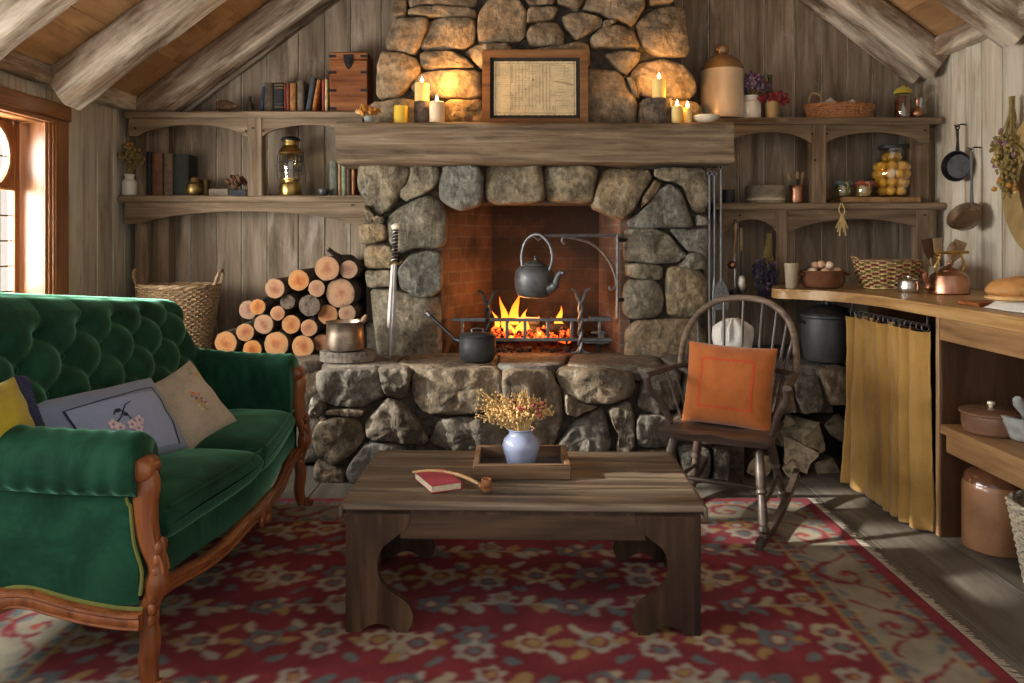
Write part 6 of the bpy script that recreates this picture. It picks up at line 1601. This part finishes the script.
# arms
for nm, yo, sg in (('near', YA, 1), ('far', YB2, -1)):
    b = B()
    sec = [(0, .28), (0, .45), (.006, .585), (-.010, .597), (-.040, .622), (-.052, .667), (-.044, .715), (-.01, .752), (.045, .768), (.095, .755), (.128, .72), (.135, .67), (.128, .60), (.125, .5), (.125, .36)]
    S = smooth_curve([(y, z, 0) for y, z in sec], 5); n = 40
    def armf(u, v):
        k = u*(len(S)-1); i = min(int(k), len(S)-2); p = S[i].lerp(S[i+1], k-i); x = -1.62+(.545)*v
        rise = .035*(1-v)**2
        wr_ = .0045*math.sin(v*58+2.2*math.sin(u*5)+p.x*26)*(1 if .60 < p.y else 0)*(.35+abs(noise.noise(V((v*4, u*2, sg)))))
        e = 1-.06*max(0, (v-.93)/.07)**2
        zz = .5+(p.y-.5)*e if p.y > .5 else p.y
        return V((x, yo+sg*(.0625+(p.x-.0625)*e+(wr_ if p.x < .06 else -wr_)), zz+(rise+wr_ if p.y > .55 else 0)))
    vs = b.grid(armf, len(S), n)
    for e in (0, -1):
        ring = [c[e] for c in vs]; ce = b.bm.verts.new(sum((v.co for v in ring), V())/len(ring))
        for k in range(len(ring)-1): b.bm.faces.new((ring[k], ring[k+1], ce))
    b.done('arm', 'velvet', so, True, 60)
    # carved front post running into the leg
    pts = smooth_curve([(-1.072, yo+sg*.026, .665), (-1.058, yo+sg*.026, .62), (-1.066, yo+sg*.026, .56), (-1.056, yo+sg*.026, .46), (-1.030, yo+sg*.026, .38), (-1.036, yo+sg*.026, .31), (-1.06, yo+sg*.026, .25), (-1.05, yo+sg*.026, .17), (-1.058, yo+sg*.026, .09), (-1.045, yo+sg*.026, .02)], 6)
    nP = len(pts); rad = []
    for i in range(nP):
        t_ = i/(nP-1); rad.append(.030+.006*math.sin(t_*9)-(.0 if t_ < .6 else .012*(t_-.6)/.4)+(.010*math.exp(-((t_-.52)/.05)**2)))
    b = B(); b.tube(pts, rad, 16)
    b.lathe([(0, -.045), (.026, -.043), (.034, -.03), (.032, 0), (.034, .03), (.026, .043), (0, .045)], 24, (0, 0, 0), Matrix.Translation((-1.066, yo+sg*.026, .668)) @ Matrix.Rotation(PI/2, 4, 'X'))
    for dy in (-.018, .018): b.tube([V(p)+V((.022, dy, 0)) for p in pts[6:26]], .006, 7)
    b.tube(smooth_curve([(-1.03, yo+sg*.026, .05), (-1.02, yo+sg*.026, .02), (-1.005, yo+sg*.026, .018), (-1.0, yo+sg*.026, .04)], 4), .015, 9)
    ps = b.done('front_leg', 'carved', so, True, 60)
    cv = B()
    for k in range(7):
        z = .44-.035*k; 
        for q in (-1, 1): cv.ball((-1.02-.004*k, yo+sg*.026+q*.016, z), (.012, .014, .022), 2, .2)
    cv.ball((-1.018, yo+sg*.026, .42), (.012, .012, .05), 2); cv.done('acanthus_carving', 'carved', ps, True)
    b = B(); b.tube(smooth_curve([(-1.74, yo+sg*.06, .29), (-1.75, yo+sg*.06, .18), (-1.79, yo+sg*.06, .02)], 5), [.03]*6+[.022]*5, 10); b.done('rear_leg', 'carved', so, True)
    # side rail
    b = B(); n = 40; pts = []
    for i in range(n+1): t_ = i/n; pts.append(V((-1.76+.70*t_, yo-sg*.004, .262-.022*math.cos(t_*2*PI)+.02*math.exp(-((t_-.5)/.14)**2))))
    b.tube(pts, [.026+.010*math.exp(-((i/n-.42)/.10)**2)+.004*math.sin(i*.9)*(1 if abs(i/n-.42) < .16 else 0) for i in range(n+1)], 10); b.tube([p+V((0, -sg*.022, .018)) for p in pts], .008, 7); b.tube([p+V((0, -sg*.022, -.016)) for p in pts], .006, 7)
    b.done('side_rail', 'carved', so, True)
    b = B(); b.tube([V((-1.76+.70*i/n, yo-sg*.003, .292-.022*math.cos(i/n*2*PI)+.02*math.exp(-((i/n-.5)/.14)**2))) for i in range(n+1)], .006, 6); b.tube([V((p[0]-.030, yo-sg*.002, p[2])) for p in smooth_curve([(-1.078, 0, .59), (-1.072, 0, .57), (-1.066, 0, .56), (-1.056, 0, .46), (-1.034, 0, .38), (-1.038, 0, .31)], 6)], .0055, 6); b.done('gimp_braid', fabric('gold green braid', (.16, .17, .04)), so, True)
# front rail with carved shell in the middle
b = B(); n = 70; pts = []
for i in range(n+1):
    t_ = i/n; y = YA+.05+(YB2-YA-.1)*t_; pts.append(V((front(y)-.006, y, .262+.018*math.cos(t_*4*PI)-.02*math.exp(-((t_-.5)/.06)**2))))
b.tube(pts, [.024+.012*math.exp(-((i/n-.5)/.05)**2) for i in range(n+1)], 10); b.tube([p+V((.02, 0, .016)) for p in pts], .008, 7); b.tube([p+V((.02, 0, -.014)) for p in pts], .006, 7)
fr_ = b.done('front_rail', 'carved', so, True)
b = B()
for k in range(9): a = (k-4)*.3; b.ball((front(yc)+.02, yc+math.sin(a)*.05, .245+math.cos(a)*.035-.02), (.012, .012, .028), 2)
b.ball((front(yc)+.024, yc, .235), .018, 2); b.done('shell_carving', 'carved', fr_, True)
# cushions on the settee
bc, bf = pillow('cushion', 'long slate blue cushion embroidered with a pale blossom sprig', 'cushion', .64, .31, .16, 'blue', (-1.40, 2.76, .675), prot(PI/2-.26, -.60, .02), .05, 5, .014)
b = B(); g_ = [(u, v) for u, v in ((-.62, -.9), (-.62, .52), (.80, .66), (.80, -.9))]; stripe(b, bf, g_, .014, -1, .0025, 24); b.done('cord_border', 'navy', bc, ang=180)
b = B(); b.grid(lambda u, v: bf(-.60+1.38*u, -.88+1.42*v, -1, .0012), 26, 20); b.done('centre_panel', 'bluepale', bc, ang=180)
b = B(); stripe(b, bf, [(-.12, -.08), (-.02, .02), (.05, .16), (.13, .30), (.24, .36)], .012, -1, .004, 5); stripe(b, bf, [(.05, .16), (-.06, .20), (-.10, .12)], .012, -1, .004, 5); stripe(b, bf, [(.05, .16), (.10, -.02), (.10, -.14)], .010, -1, .004, 5)
dot(b, bf, -.02, .2, .06, .05, ang=.6, off=.004); dot(b, bf, .06, .06, .04, .05, off=.004); b.done('sprig', 'navy', bc, ang=180)
b = B()
for cu_, cv_ in ((-.17, -.1), (.08, -.22), (.22, -.16), (-.10, -.22), (.16, -.34)):
    for k in range(5): a = 2*PI*k/5; dot(b, bf, cu_+.045*math.cos(a), cv_+.08*math.sin(a), .028, .05, ang=0, off=.0045)
b.done('blossom_embroidery', 'pink', bc, ang=180)
ec, ef = pillow('cushion', 'square beige linen cushion with bright embroidered posy', 'cushion', .33, .33, .12, 'beige', (-1.33, 3.27, .645), prot(PI/2-.50, -.60, -.30), .09, 8, .014)
rr = random.Random(4)
for mt_, n_ in (('redth', 6), ('orth', 8), ('teal', 7), ('plum', 5), ('paper', 6), ('mustard', 5)):
    b = B()
    for k in range(n_): a = rr.random()*2*PI; q = rr.random()**.6; dot(b, ef, .12+q*.16*math.cos(a), -.05+q*.36*math.sin(a), rr.uniform(.018, .04), rr.uniform(.018, .05), ang=rr.random()*3, off=.003)
    if mt_ in ('orth', 'teal', 'mustard'):
        for k in range(3): dot(b, ef, rr.uniform(.5, .85), rr.uniform(.55, .85), .03, .05, ang=rr.random()*3, off=.003)
    b.done('embroidery', mt_, ec, ang=180)
mc, mf = pillow('cushion', 'mustard cushion with navy fringe at the far left of the settee', 'cushion', .24, .22, .10, 'mustard', (-1.51, 2.35, .80), prot(PI/2-.1, -.35, -.05), .08, 12, .012)
b = B()
for k in range(90):
    v = -1+2*k/89
    p = mf(1, v, -1); b.tube(smooth_curve([p, p+V((.02, -.008, -.008+R.uniform(-.006, .006))), p+V((.045, -.01, -.028+R.uniform(-.012, .012)))], 3), .0035, 5)
b.done('fringe', 'tasselblue', mc)
# ------------------------------------------------------------------ kitchen side
ZC = 1.04; XC = 1.90                  # counter top height and front line
b = B()
pts = [(XR-.005, 1.2), (XR-.005, 5.40), (1.78, 5.40), (1.66, 5.1), (1.575, 4.85), (1.565, 4.75), (1.60, 4.685), (1.72, 4.61), (1.85, 4.40), (1.90, 4.12), (1.90, 1.2)]
def ctop(z0, z1):
    p2 = [(v.x, v.y) for v in smooth_curve([(x, y, 0) for x, y in pts[2:10]], 5)]
    return pts[:2]+p2+pts[10:]
P2 = ctop(0, 0); b.prism(P2, 2, ZC-.055, ZC)
es = [e for e in b.bm.edges if abs(e.verts[0].co.z-ZC) < 1e-5 and abs(e.verts[1].co.z-ZC) < 1e-5]
bmesh.ops.bevel(b.bm, geom=es, offset=.012, segments=3, affect='EDGES')
one(b, 'kitchen_worktop', 'counter', 'long oiled wooden worktop with wavy front along the right wall', 'worktop')
cb = thing('counter_cabinet', 'dark stained wooden counter base behind the ochre curtains', 'cabinet', (2.3, 3.6, 0))
b = B(); b.b6(XC+.005, XC+.03, 1.2, 3.565, ZC-.155, ZC-.056, .003); b.done('apron', 'bench', cb, True)
b = B(); b.b6(XC+.0205, XR-.01, 3.575, 3.60, 0.001, ZC-.057, .002); b.done('end_panel', 'panel', cb, True)
b = B(); b.b6(XC+.008, XC+.02, 3.578, 3.605, 0.001, ZC-.056, .003); b.done('corner_post', wood('pale post', (.2, .11, .05), (.36, .22, .11), (.46, .3, .17), 2, 14, .6, .1), cb, True)
b = B(); b.b6(XC+.05, XR-.01, 4.385, 4.40, .001, ZC-.057, .002); b.done('far_panel', 'panel', cb, True)
b = B(); b.b6(XC+.35, XR-.01, 3.605, 4.38, .42, .445, .002); b.b6(XR-.06, XR-.01, 3.605, 4.38, 0.001, ZC-.057); b.done('inner_shelf', 'panel', cb, True)
# rod, rings and curtains
rd = thing('curtain_rod', 'thin black curtain rod with rings under the worktop edge', 'curtain rod', (XC-.03, 4.0, ZC-.085)); b = B(); ZR = ZC-.098
b.tube([(XC-.028, 3.585, ZR), (XC-.035, 4.0, ZR), (XC-.045, 4.40, ZR)], .007, 8)
for yy in (3.60, 4.38): b.tube([(XC-.03-(yy-3.6)*.02, yy, ZR), (XC-.03, yy, ZC-.056)], .005, 6)
b.done('rod', 'iron', rd, True)
for k in range(15):
    y = 3.62+.73*k/14; rg = B(); x = XC-.029-(y-3.6)*.022; rg.tube([(x+math.cos(a)*.017, y+.004*math.sin(a+k), ZR-.008+math.sin(a)*.017) for a in [2*PI*i/16 for i in range(16)]], .0024, 5, False, True); rg.done('ring', 'irongrey', rd, True)
def curtain(label, y0, y1, yb0, yb1, xt, xb0, xb1, folds, zb0, zb1, seed):
    b = B(); nu, nv = 150, 60
    def f(u, v):
        ph = u*folds*2*PI+seed+1.1*math.sin(u*8+seed)+.7*math.sin(v*2.2+u*5)
        y = (y0+(y1-y0)*u)*(1-v)+(yb0+(yb1-yb0)*u)*v; xb = xb0+(xb1-xb0)*u
        xx = xt+(xb-xt)*v**1.25; amp = (.030+.020*v-.010*v**3)*(.7+.5*math.sin(u*5+seed*2))
        z0 = ZR-.022+.008*math.cos(ph); z = z0+(zb0+(zb1-zb0)*u-z0)*v
        gather = .010*math.exp(-v*14)*math.sin(ph*2)
        return V((xx-amp*math.sin(ph)*(.75+.25*math.sin(ph*.5+seed))+gather+.006*noise.noise(V((u*9, v*5, seed)))+.004*noise.noise(V((u*25, v*12, seed))), y+.012*math.cos(ph), z))
    b.grid(f, nu, nv)
    o = one(b, 'curtain', 'curtain', label, 'curtain', ang=180, group='curtains under the worktop')
    md = o.modifiers.new('thickness', 'SOLIDIFY'); md.thickness = .004
    return o
curtain('far ochre curtain panel hanging beside the split firewood', 4.36, 3.98, 4.36, 3.82, XC-.042, XC-.09, XC-.05, 4.6, .012, .010, 1.0)
curtain('near ochre curtain panel hanging beside the dark cabinet end', 3.985, 3.615, 3.93, 3.60, XC-.034, XC-.085, XC-.015, 3.6, .012, .010, 2.3)
# low bench along the wall
ZBn = .513
bn = thing('low_bench', 'low brown plank bench shelf below the worktop', 'bench', (2.3, 2.6, 0))
b = B(); b.b6(XC-.0, XR-.01, 1.2, 3.555, ZBn-.04, ZBn, .006, 2); b.done('plank', 'bench', bn, True)
b = B(); b.b6(XC+.025, XC+.05, 1.2, 3.55, ZBn-.125, ZBn-.041, .004); b.done('apron', 'bench', bn, True)
b = B(); b.b6(XC+.10, XC+.16, 1.25, 1.31, .001, ZBn-.041); b.b6(XR-.1, XR-.02, 1.25, 1.31, .001, ZBn-.041); b.done('leg', 'bench', bn, True)
# things on and under the bench
def cas(t):
    b = B(); b.lathe([(0, .082), (.118, .082), (.122, .086), (.122, .094), (.10, .104), (.03, .110), (0, .111)], 40); l = b.done('lid', 'darkglaze', t)
    k = B(); k.lathe([(.008, .108), (.009, .118), (.016, .124), (.014, .134), (0, .137)], 18, cap=False); k.done('knob', 'cream', l)
vessel('casserole', 'round brown stoneware casserole with lid on the low bench', 'casserole', [(0, 0), (.095, 0), (.108, .012), (.114, .05), (.112, .082), (0, .083)], 'darkglaze', 991, 3.38, ZBn+.001, 40, cas)
vessel('mortar', 'rough grey stone mortar at the right edge of the bench', 'mortar', wall_prof([(.06, 0), (.075, .008), (.085, .03), (.105, .075), (.115, .10)], .025), 'greystone', 1030, 3.26, ZBn+.001, 36)
t = thing('pestle', 'grey stone pestle leaning in the stone mortar', 'pestle', (X(1030, 3.26), 3.26, ZBn+.085), 0, None, (.1, -.75, .3)); b = B(); b.tube([(0, 0, -.035), (0, 0, -.02), (0, 0, .05), (0, 0, .10), (0, 0, .125)], [.018, .026, .018, .024, .016], 14); b.done('shaft', 'greystone', t)
def jrim(t):
    b = B(); b.lathe([(.127, .285), (.119, .315), (.09, .337), (.062, .345), (.062, .362), (.07, .368), (.068, .38), (.058, .38)], 44, cap=False); b.done('glazed_neck', 'brownglaze', t)
vessel('stoneware_jar', 'large salt glazed stoneware jar on the floor under the bench', 'jar', [(0, 0), (.125, 0), (.131, .006), (.132, .26), (.126, .288), (.1, .325), (.06, .343), (0, .343)], 'saltglaze', 996, 3.46, .001, 48, jrim)
wb_ = thing('willow_basket', 'pale willow basket on the floor at the right edge', 'basket', (2.065, 3.02, .003)); b = B(); basket(b, lambda v: (.105+.055*v, .012+.30*v), 22, .006, 1, 1, 22, .005, 5); b.lathe([(0, .003), (.108, .003), (.108, .012), (0, .012)], 28); b.done('woven_body', 'wickerpale', wb_)
b = B(); rim(b, .162, .318, .013, 1, 1, 44); b.done('rim', 'wickerpale', wb_)
# on the worktop
ZW = ZC+.001
eb = thing('egg_bowl', 'brown glazed bowl with lug handles heaped with eggs', 'bowl', (X(824, 4.78), 4.80, ZW))
b = B(); b.lathe(wall_prof([(.09, 0), (.112, .012), (.128, .05), (.126, .09), (.132, .102), (.13, .108)], .008), 44); b.done('body', 'brownglaze', eb)
b = B()
for a in (-1, 1): b.tube(smooth_curve([(a*.124, -.03, .085), (a*.148, -.02, .085), (a*.148, .02, .085), (a*.124, .03, .085)], 4), .009, 8)
b.done('lug', 'brownglaze', eb)
E = B()
def eggf(u, v): a = 2*PI*u; t_ = PI*v; r = .0235*math.sin(t_)*(1+.12*math.cos(t_)); return V((r*math.cos(a), r*math.sin(a), .031*math.cos(t_)))
E.grid(eggf, 20, 14, True); bmesh.ops.remove_doubles(E.bm, verts=E.bm.verts[:], dist=.0004); first = None
for lb, dx, dy, dz, rr_, mt_ in (('pale egg at the left of the brown bowl heap', -.075, -.04, .098, (1.2, .3, 0), 'eggpale'), ('brown egg lying across the front of the heap', -.01, -.065, .100, (.2, 1.3, .3), 'egg'), ('brown egg at the right of the bowl heap', .07, -.03, .098, (1.1, .2, 1), 'egg'), ('pale egg tucked behind the left of the heap', -.05, .05, .098, (1.3, 0, 2), 'eggpale'),
        ('brown egg behind the right of the heap', .045, .055, .098, (1.2, .5, 1), 'egg'), ('topmost brown egg on the heap', -.015, .0, .140, (1.1, .6, .4), 'egg'), ('pinkish egg resting high at the right of the heap', .03, -.01, .136, (.9, 1.1, 0), 'eggpale'), ('egg high at the back left of the heap', -.045, .01, .134, (1.3, .8, 0), 'egg')):
    loc = V(eb.location)+V((dx, dy, dz))
    if first is None: first = one(E, 'egg', mt_, lb, 'egg', loc, group='eggs in the brown bowl', rot=rr_)
    else:
        q = dup(first, loc, label=lb, rot=rr_)
        if mt_ == 'egg': q.data = EG if 'EG' in globals() else globals().setdefault('EG', first.data.copy()); EG.materials[0] = M['egg']
bkk = thing('woven_basket', 'round split cane basket with red and green weave on the worktop', 'basket', (X(890, 4.72), 4.75, ZW)); b = B()
prf = lambda v: (.135+.05*v+.01*math.sin(PI*v), .008+.155*v)
basket(b, prf, 26, .0055, 1, .8, 12, .004, 5); b.lathe([(0, .003), (.138, .003), (.138, .010), (0, .010)], 32, (0, 0, 0), Matrix.Diagonal((1, .8, 1, 1))); b.done('cane_weave', 'straw', bkk)
for mt_, off in (('redth', 0), ('redfl', 1), ('herb', 2)):
    b = B(); rr = random.Random(off)
    for r_ in range(12):
        for k in range(26):
            if (k*7+r_*5+off*3) % 4 != off: continue
            v = (r_+.5)/12; rad, z = prf(v); a0 = 2*PI*(k)/26; a1 = 2*PI*(k+.8)/26
            b.tube([(math.cos(a)*(rad+.007)*1, math.sin(a)*(rad+.007)*.8, z) for a in (a0, (a0+a1)/2, a1)], .0062, 5)
    props(b.done('coloured_splints', mt_, bkk), kind='stuff')
b = B(); rim(b, .186, .166, .008, 1, .8, 50); b.tube(smooth_curve([(-.18, -.04, .16), (-.20, -.03, .185), (-.205, .02, .185), (-.185, .04, .16)], 4), .006, 7); b.done('rim', 'wicker', bkk)
def pew(t):
    b = B(); b.lathe([(0, .068), (.058, .068), (.06, .072), (.05, .08), (.01, .084), (.01, .092), (0, .094)], 28); b.done('lid', 'tin', t)
vessel('pot', 'small pewter lidded pot between the cane basket and copper kettle', 'pot', [(0, 0), (.052, 0), (.058, .008), (.06, .03), (.055, .06), (.057, .068), (0, .068)], 'tin', 909, 4.40, ZW, 32, pew)
ck = thing('copper_kettle', 'copper kettle with brass handle on the worktop', 'kettle', (X(949, 4.3), 4.3, ZW), PI+.15)
b = B(); b.lathe([(0, 0), (.095, 0), (.102, .006), (.100, .06), (.092, .098), (.07, .115), (.045, .122), (0, .122)], 44); b.done('body', 'copper', ck)
b = B(); b.lathe([(0, .12), (.046, .12), (.047, .127), (.035, .138), (.012, .146), (.008, .152), (.013, .16), (.012, .168), (0, .174)], 28); b.done('lid', 'copper', ck)
b = B(); b.tube(smooth_curve([(.092, 0, .035), (.125, 0, .045), (.140, 0, .08), (.150, 0, .115), (.178, 0, .130)], 5), [.022]*6+[.015]*9+[.010]*6, 12); b.done('spout', 'copper', ck)
b = B(); b.tube(smooth_curve([(.072, 0, .112), (.082, 0, .15), (.06, 0, .19), (.055, 0, .205)], 5), .007, 8); b.tube(smooth_curve([(.055, 0, .205), (.08, 0, .218), (-.02, 0, .222), (-.115, 0, .224)], 5), .0085, 8); b.tube(smooth_curve([(-.072, 0, .112), (-.09, 0, .15), (-.075, 0, .20), (-.07, 0, .222)], 5), .006, 8); b.done('handle', 'brass', ck)
cr2 = vessel('utensil_crock', 'grey crock of wooden spatulas behind the copper kettle', 'crock', wall_prof([(.055, 0), (.06, .006), (.06, .13), (.064, .138)], .006), 'greycard', 940, 4.62, ZW, 30)
for k, (dx, dy, ry, rx, hw_, lb) in enumerate(((-.03, .0, -.28, .0, .030, 'dark wooden spatula leaning left in the grey crock'), (.0, .01, .02, -.05, .026, 'broad wooden spoon upright in the grey crock'), (.025, 0, .48, .05, .036, 'square ended wooden spatula leaning right in the crock'), (.015, -.015, .25, .12, .028, 'round ended wooden spoon leaning right in the crock'), (-.015, -.02, -.12, .1, .024, 'slim wooden spatula at the front of the crock'))):
    t = thing('wooden_spatula', lb, 'spatula', (X(940, 4.62)+dx*.6, 4.62+dy, ZW+.012), 0, 'wooden tools in the grey crock', (rx*.6, ry*.75, 0))
    b = B(); b.tube([(0, 0, 0), (0, 0, .12), (0, 0, .18)], [.006, .007, .008], 8); b.done('handle', 'spoonwood', t)
    b = B()
    if k % 2 == 0: b.prism([(-.010, .17), (.010, .17), (hw_, .21), (hw_, .29), (-hw_, .29), (-hw_*.95, .21)], 1, -.004, .004)
    else: b.ball((0, 0, .225), (hw_, .008, .05), 2)
    b.done('blade', 'spoonwood' if k else 'panel', t)
vessel('beaker', 'tall plain cream beaker at the far end of the worktop', 'beaker', wall_prof([(.028, 0), (.033, .006), (.042, .15)], .005), simple('tan beaker', (.36, .29, .20), .5, 0, .1), 791.5, 4.78, ZW, 26)
b = B(); beam(b, 0, .2, 0, .14, 0, .018, 8, .001, 1, .004); one(b, 'bread_board', 'chest', 'small thin red brown board beside the white cloth', 'board', (2.02, 3.46, ZW), .1)
b = B()
def clf(u, v):
    x = 2.0+.42*u; y = 2.62+.78*v; z = .004+.014*abs(noise.noise(V((u*4, v*6, 1))))+.010*abs(math.sin(u*9+v*3))*(.4+.6*noise.noise(V((u*3, v*3, 5)))**2)
    ed = min(u, 1-u, v, 1-v); return V((x+.015*noise.noise(V((v*7, 1, 1))), y+.03*noise.noise(V((u*6, 2, 1))), ZW+(z+.026*(1 if .25 < v < .99 else .5))*min(1, ed*14+.12)))
b.grid(clf, 60, 70); o = one(b, 'linen_cloth', fabric('grey white linen', (.60, .58, .54)), 'rumpled white linen cloth under the bread loaf', 'cloth', ang=180); o.modifiers.new('thickness', 'SOLIDIFY').thickness = .004
br = thing('bread_loaf', 'golden crusted bread loaf on the white linen cloth', 'bread', (2.17, 3.28, ZW+.035), PI/2-.15)
b = B()
def lf(u, v):
    a = 2*PI*u; q = 2*v-1; r = (1-abs(q)**3.2)**.5; n = 1+.07*noise.noise(V((math.cos(a)*2, math.sin(a)*2, q*3))); sl = 1-.10*max(0, math.sin(q*14))*(1 if math.sin(a) > .3 else 0)
    return V((.105*r*math.cos(a)*n, .21*q, .012+(.066 if math.sin(a) > 0 else .03)*r*math.sin(a)*n*sl+.03))
b.grid(lf, 32, 40, True); b.done('crust', 'crust', br, ang=180)
b = B(); b.grid(lambda u, v: V((.112*(1-abs(2*v-1)**3.2)**.5*math.cos(2*PI*u), .215*(2*v-1), .016+.018*math.sin(2*PI*u)*(1-abs(2*v-1)**3.2)**.5)), 28, 24, True); b.done('pale_underside', 'crumb', br, ang=180)
# ------------------------------------------------------------------ on the right wall
def wall_item(py, px, x): d = x*F/(px-512); return V((x, d, Z(py, d)))
def hanging_pan(label, px, pyhook, pyc, r, mat, hmat, tilt, yaw, depth=.03):
    hk = wall_item(pyhook, px+4, XR-.06); t = thing('frying_pan', label, 'frying pan', hk, 0, None)
    Lh = hk.z-Z(pyc, hk.y)-r*.6; m = Matrix.Rotation(yaw, 4, 'Z')
    b = B(); mm = m @ Matrix.Translation((0, -.016, -Lh)) @ Matrix.Rotation(tilt, 4, 'X') @ Matrix.Translation((0, .016, -r*.95)) @ Matrix.Rotation(PI/2, 4, 'X')
    b.lathe(wall_prof([(r*.74, 0), (r*.8, .004), (r*.97, depth), (r, depth+.003)], .004), 40, (0, 0, 0), mm); b.done('pan', mat, t)
    b = B(); b.tube([m @ V((0, -.018, -.01)), m @ V((0, -.014, -Lh*.5)), m @ V((0, -.016, -Lh))], [.009, .007, .012], 8); b.tube([m @ V((math.cos(2*PI*k/14)*.012, -.016, .004+math.sin(2*PI*k/14)*.014)) for k in range(14)], .0045, 6, False, True); b.done('handle', hmat, t)
    h = B(); h.tube(smooth_curve([(.045, 0, .02), (.01, 0, .022), (-.012, 0, .006), (-.028, 0, .02)], 4), .0045, 6); h.done('hook', 'iron', t)
    return t
hanging_pan('small black frying pan hanging from a hook on the right wall', 955, 128, 161, .095, 'iron', 'iron', .0, -PI/2+.55)
pn = hanging_pan('dull copper frying pan with long blue handle on the right wall', 969, 151, 216, .10, 'copperdull', 'irongrey', -.62, -PI/2+.55, .045)
hb = wall_item(100, 1012, XR-.06)
hbq = bouquet('dried_herb_bunch', 'bunch of tan dried herbs hanging upside down on the right wall', hb, 70, .11, .52, ['herb', 'herb', 'dried'], .011, 7, seed=61, stemmat='herb', tail=.02, headh=1.0); hbq.rotation_euler = (PI, 0, 0)
rr = random.Random(3); b = B(); c2 = B()
for k in range(10): b.ball((rr.uniform(-.11, .02), rr.uniform(-.06, .06), rr.uniform(.16, .36)), rr.uniform(.010, .018), 1, .3)
for k in range(8): c2.ball((rr.uniform(-.10, .0), rr.uniform(-.05, .05), rr.uniform(.40, .50)), rr.uniform(.010, .016), 1, .3)
b.done('plum_blossoms', 'plum', hbq); c2.done('orange_blossoms', 'orangefl', hbq)
rb = thing('round_board', 'large round ochre board with copper centre hung on right wall', 'round board', (XR-.03, 4.09, Z(183, 4.09)-.0)); mm = Matrix.Rotation(-PI/2, 4, 'Y')
b = B(); b.lathe([(0, 0), (.39, 0), (.405, .008), (.405, .022), (.392, .03), (.25, .022), (0, .022)], 64, (0, 0, 0), mm); b.done('board', 'ochre', rb)
b = B(); b.lathe([(0, .02), (.23, .02), (.235, .03), (.22, .036), (.05, .03), (0, .03)], 48, (0, 0, 0), mm); b.done('copper_centre', 'copperdull', rb)
CANDLES = [(450, 80, (4.90, 6.5)), (437, 97, (4.84, 1.6)), (659, 75, (4.88, 6.5)), (682, 101, (4.84, 1.8))]
# ------------------------------------------------------------------ camera, light, world
cam = bpy.data.cameras.new('camera'); co_ = bpy.data.objects.new('camera', cam); C.objects.link(co_)
co_.location = (0, 0, H); co_.rotation_euler = (PI/2, 0, 0)
cam.sensor_width = 36; cam.lens = F*36/1024; cam.shift_y = -101.5/1024; cam.clip_start = .05
bpy.context.scene.camera = co_
def lamp(name, kind, loc, power, col=(1, 1, 1), **k):
    l = bpy.data.lights.new(name, kind); l.energy = power; l.color = col
    for a, v in k.items(): setattr(l, a, v)
    o = bpy.data.objects.new(name, l); C.objects.link(o); o.location = loc; return o
s = lamp('sun', 'SUN', (-6, 2, 4), 10.0, (1, .92, .80), angle=math.radians(1.6))
s.rotation_euler = V((1, .12, -.42)).to_track_quat('-Z', 'Y').to_euler()
# daylight that falls in through the window
a = lamp('window_daylight', 'AREA', (XL-.35, 3.36, 1.5), 270, (1, .97, .92), shape='RECTANGLE', size=2.1, size_y=1.0)
a.rotation_euler = V((1, .1, -.12)).to_track_quat('-Z', 'Y').to_euler()
a = lamp('near_window_daylight', 'AREA', (XL-.35, 1.27, 1.5), 75, (1, .97, .92), shape='RECTANGLE', size=1.05, size_y=1.0)
a.rotation_euler = V((1, .25, -.2)).to_track_quat('-Z', 'Y').to_euler()
lamp('fire_light', 'POINT', (.10, 5.16, .86), 12, (1, .38, .10), shadow_soft_size=.09)
lamp('ember_light', 'POINT', (.2, 5.15, .72), 3, (1, .25, .05), shadow_soft_size=.06)
for (px, py, p) in CANDLES: lamp('candle_light', 'POINT', P(px, py, p[0]), p[1], (1, .50, .13), shadow_soft_size=.012)
w = bpy.data.worlds.new('daylight'); bpy.context.scene.world = w; w.use_nodes = True
nt = w.node_tree; bg = nt.nodes['Background']; bg.inputs[0].default_value = (1.0, .95, .88, 1); bg.inputs[1].default_value = .85
sc = bpy.context.scene
sc.view_settings.view_transform = 'Standard'; sc.view_settings.look = 'None'; sc.view_settings.gamma = 1; sc.view_settings.exposure = .18
sc.view_settings.use_curve_mapping = False
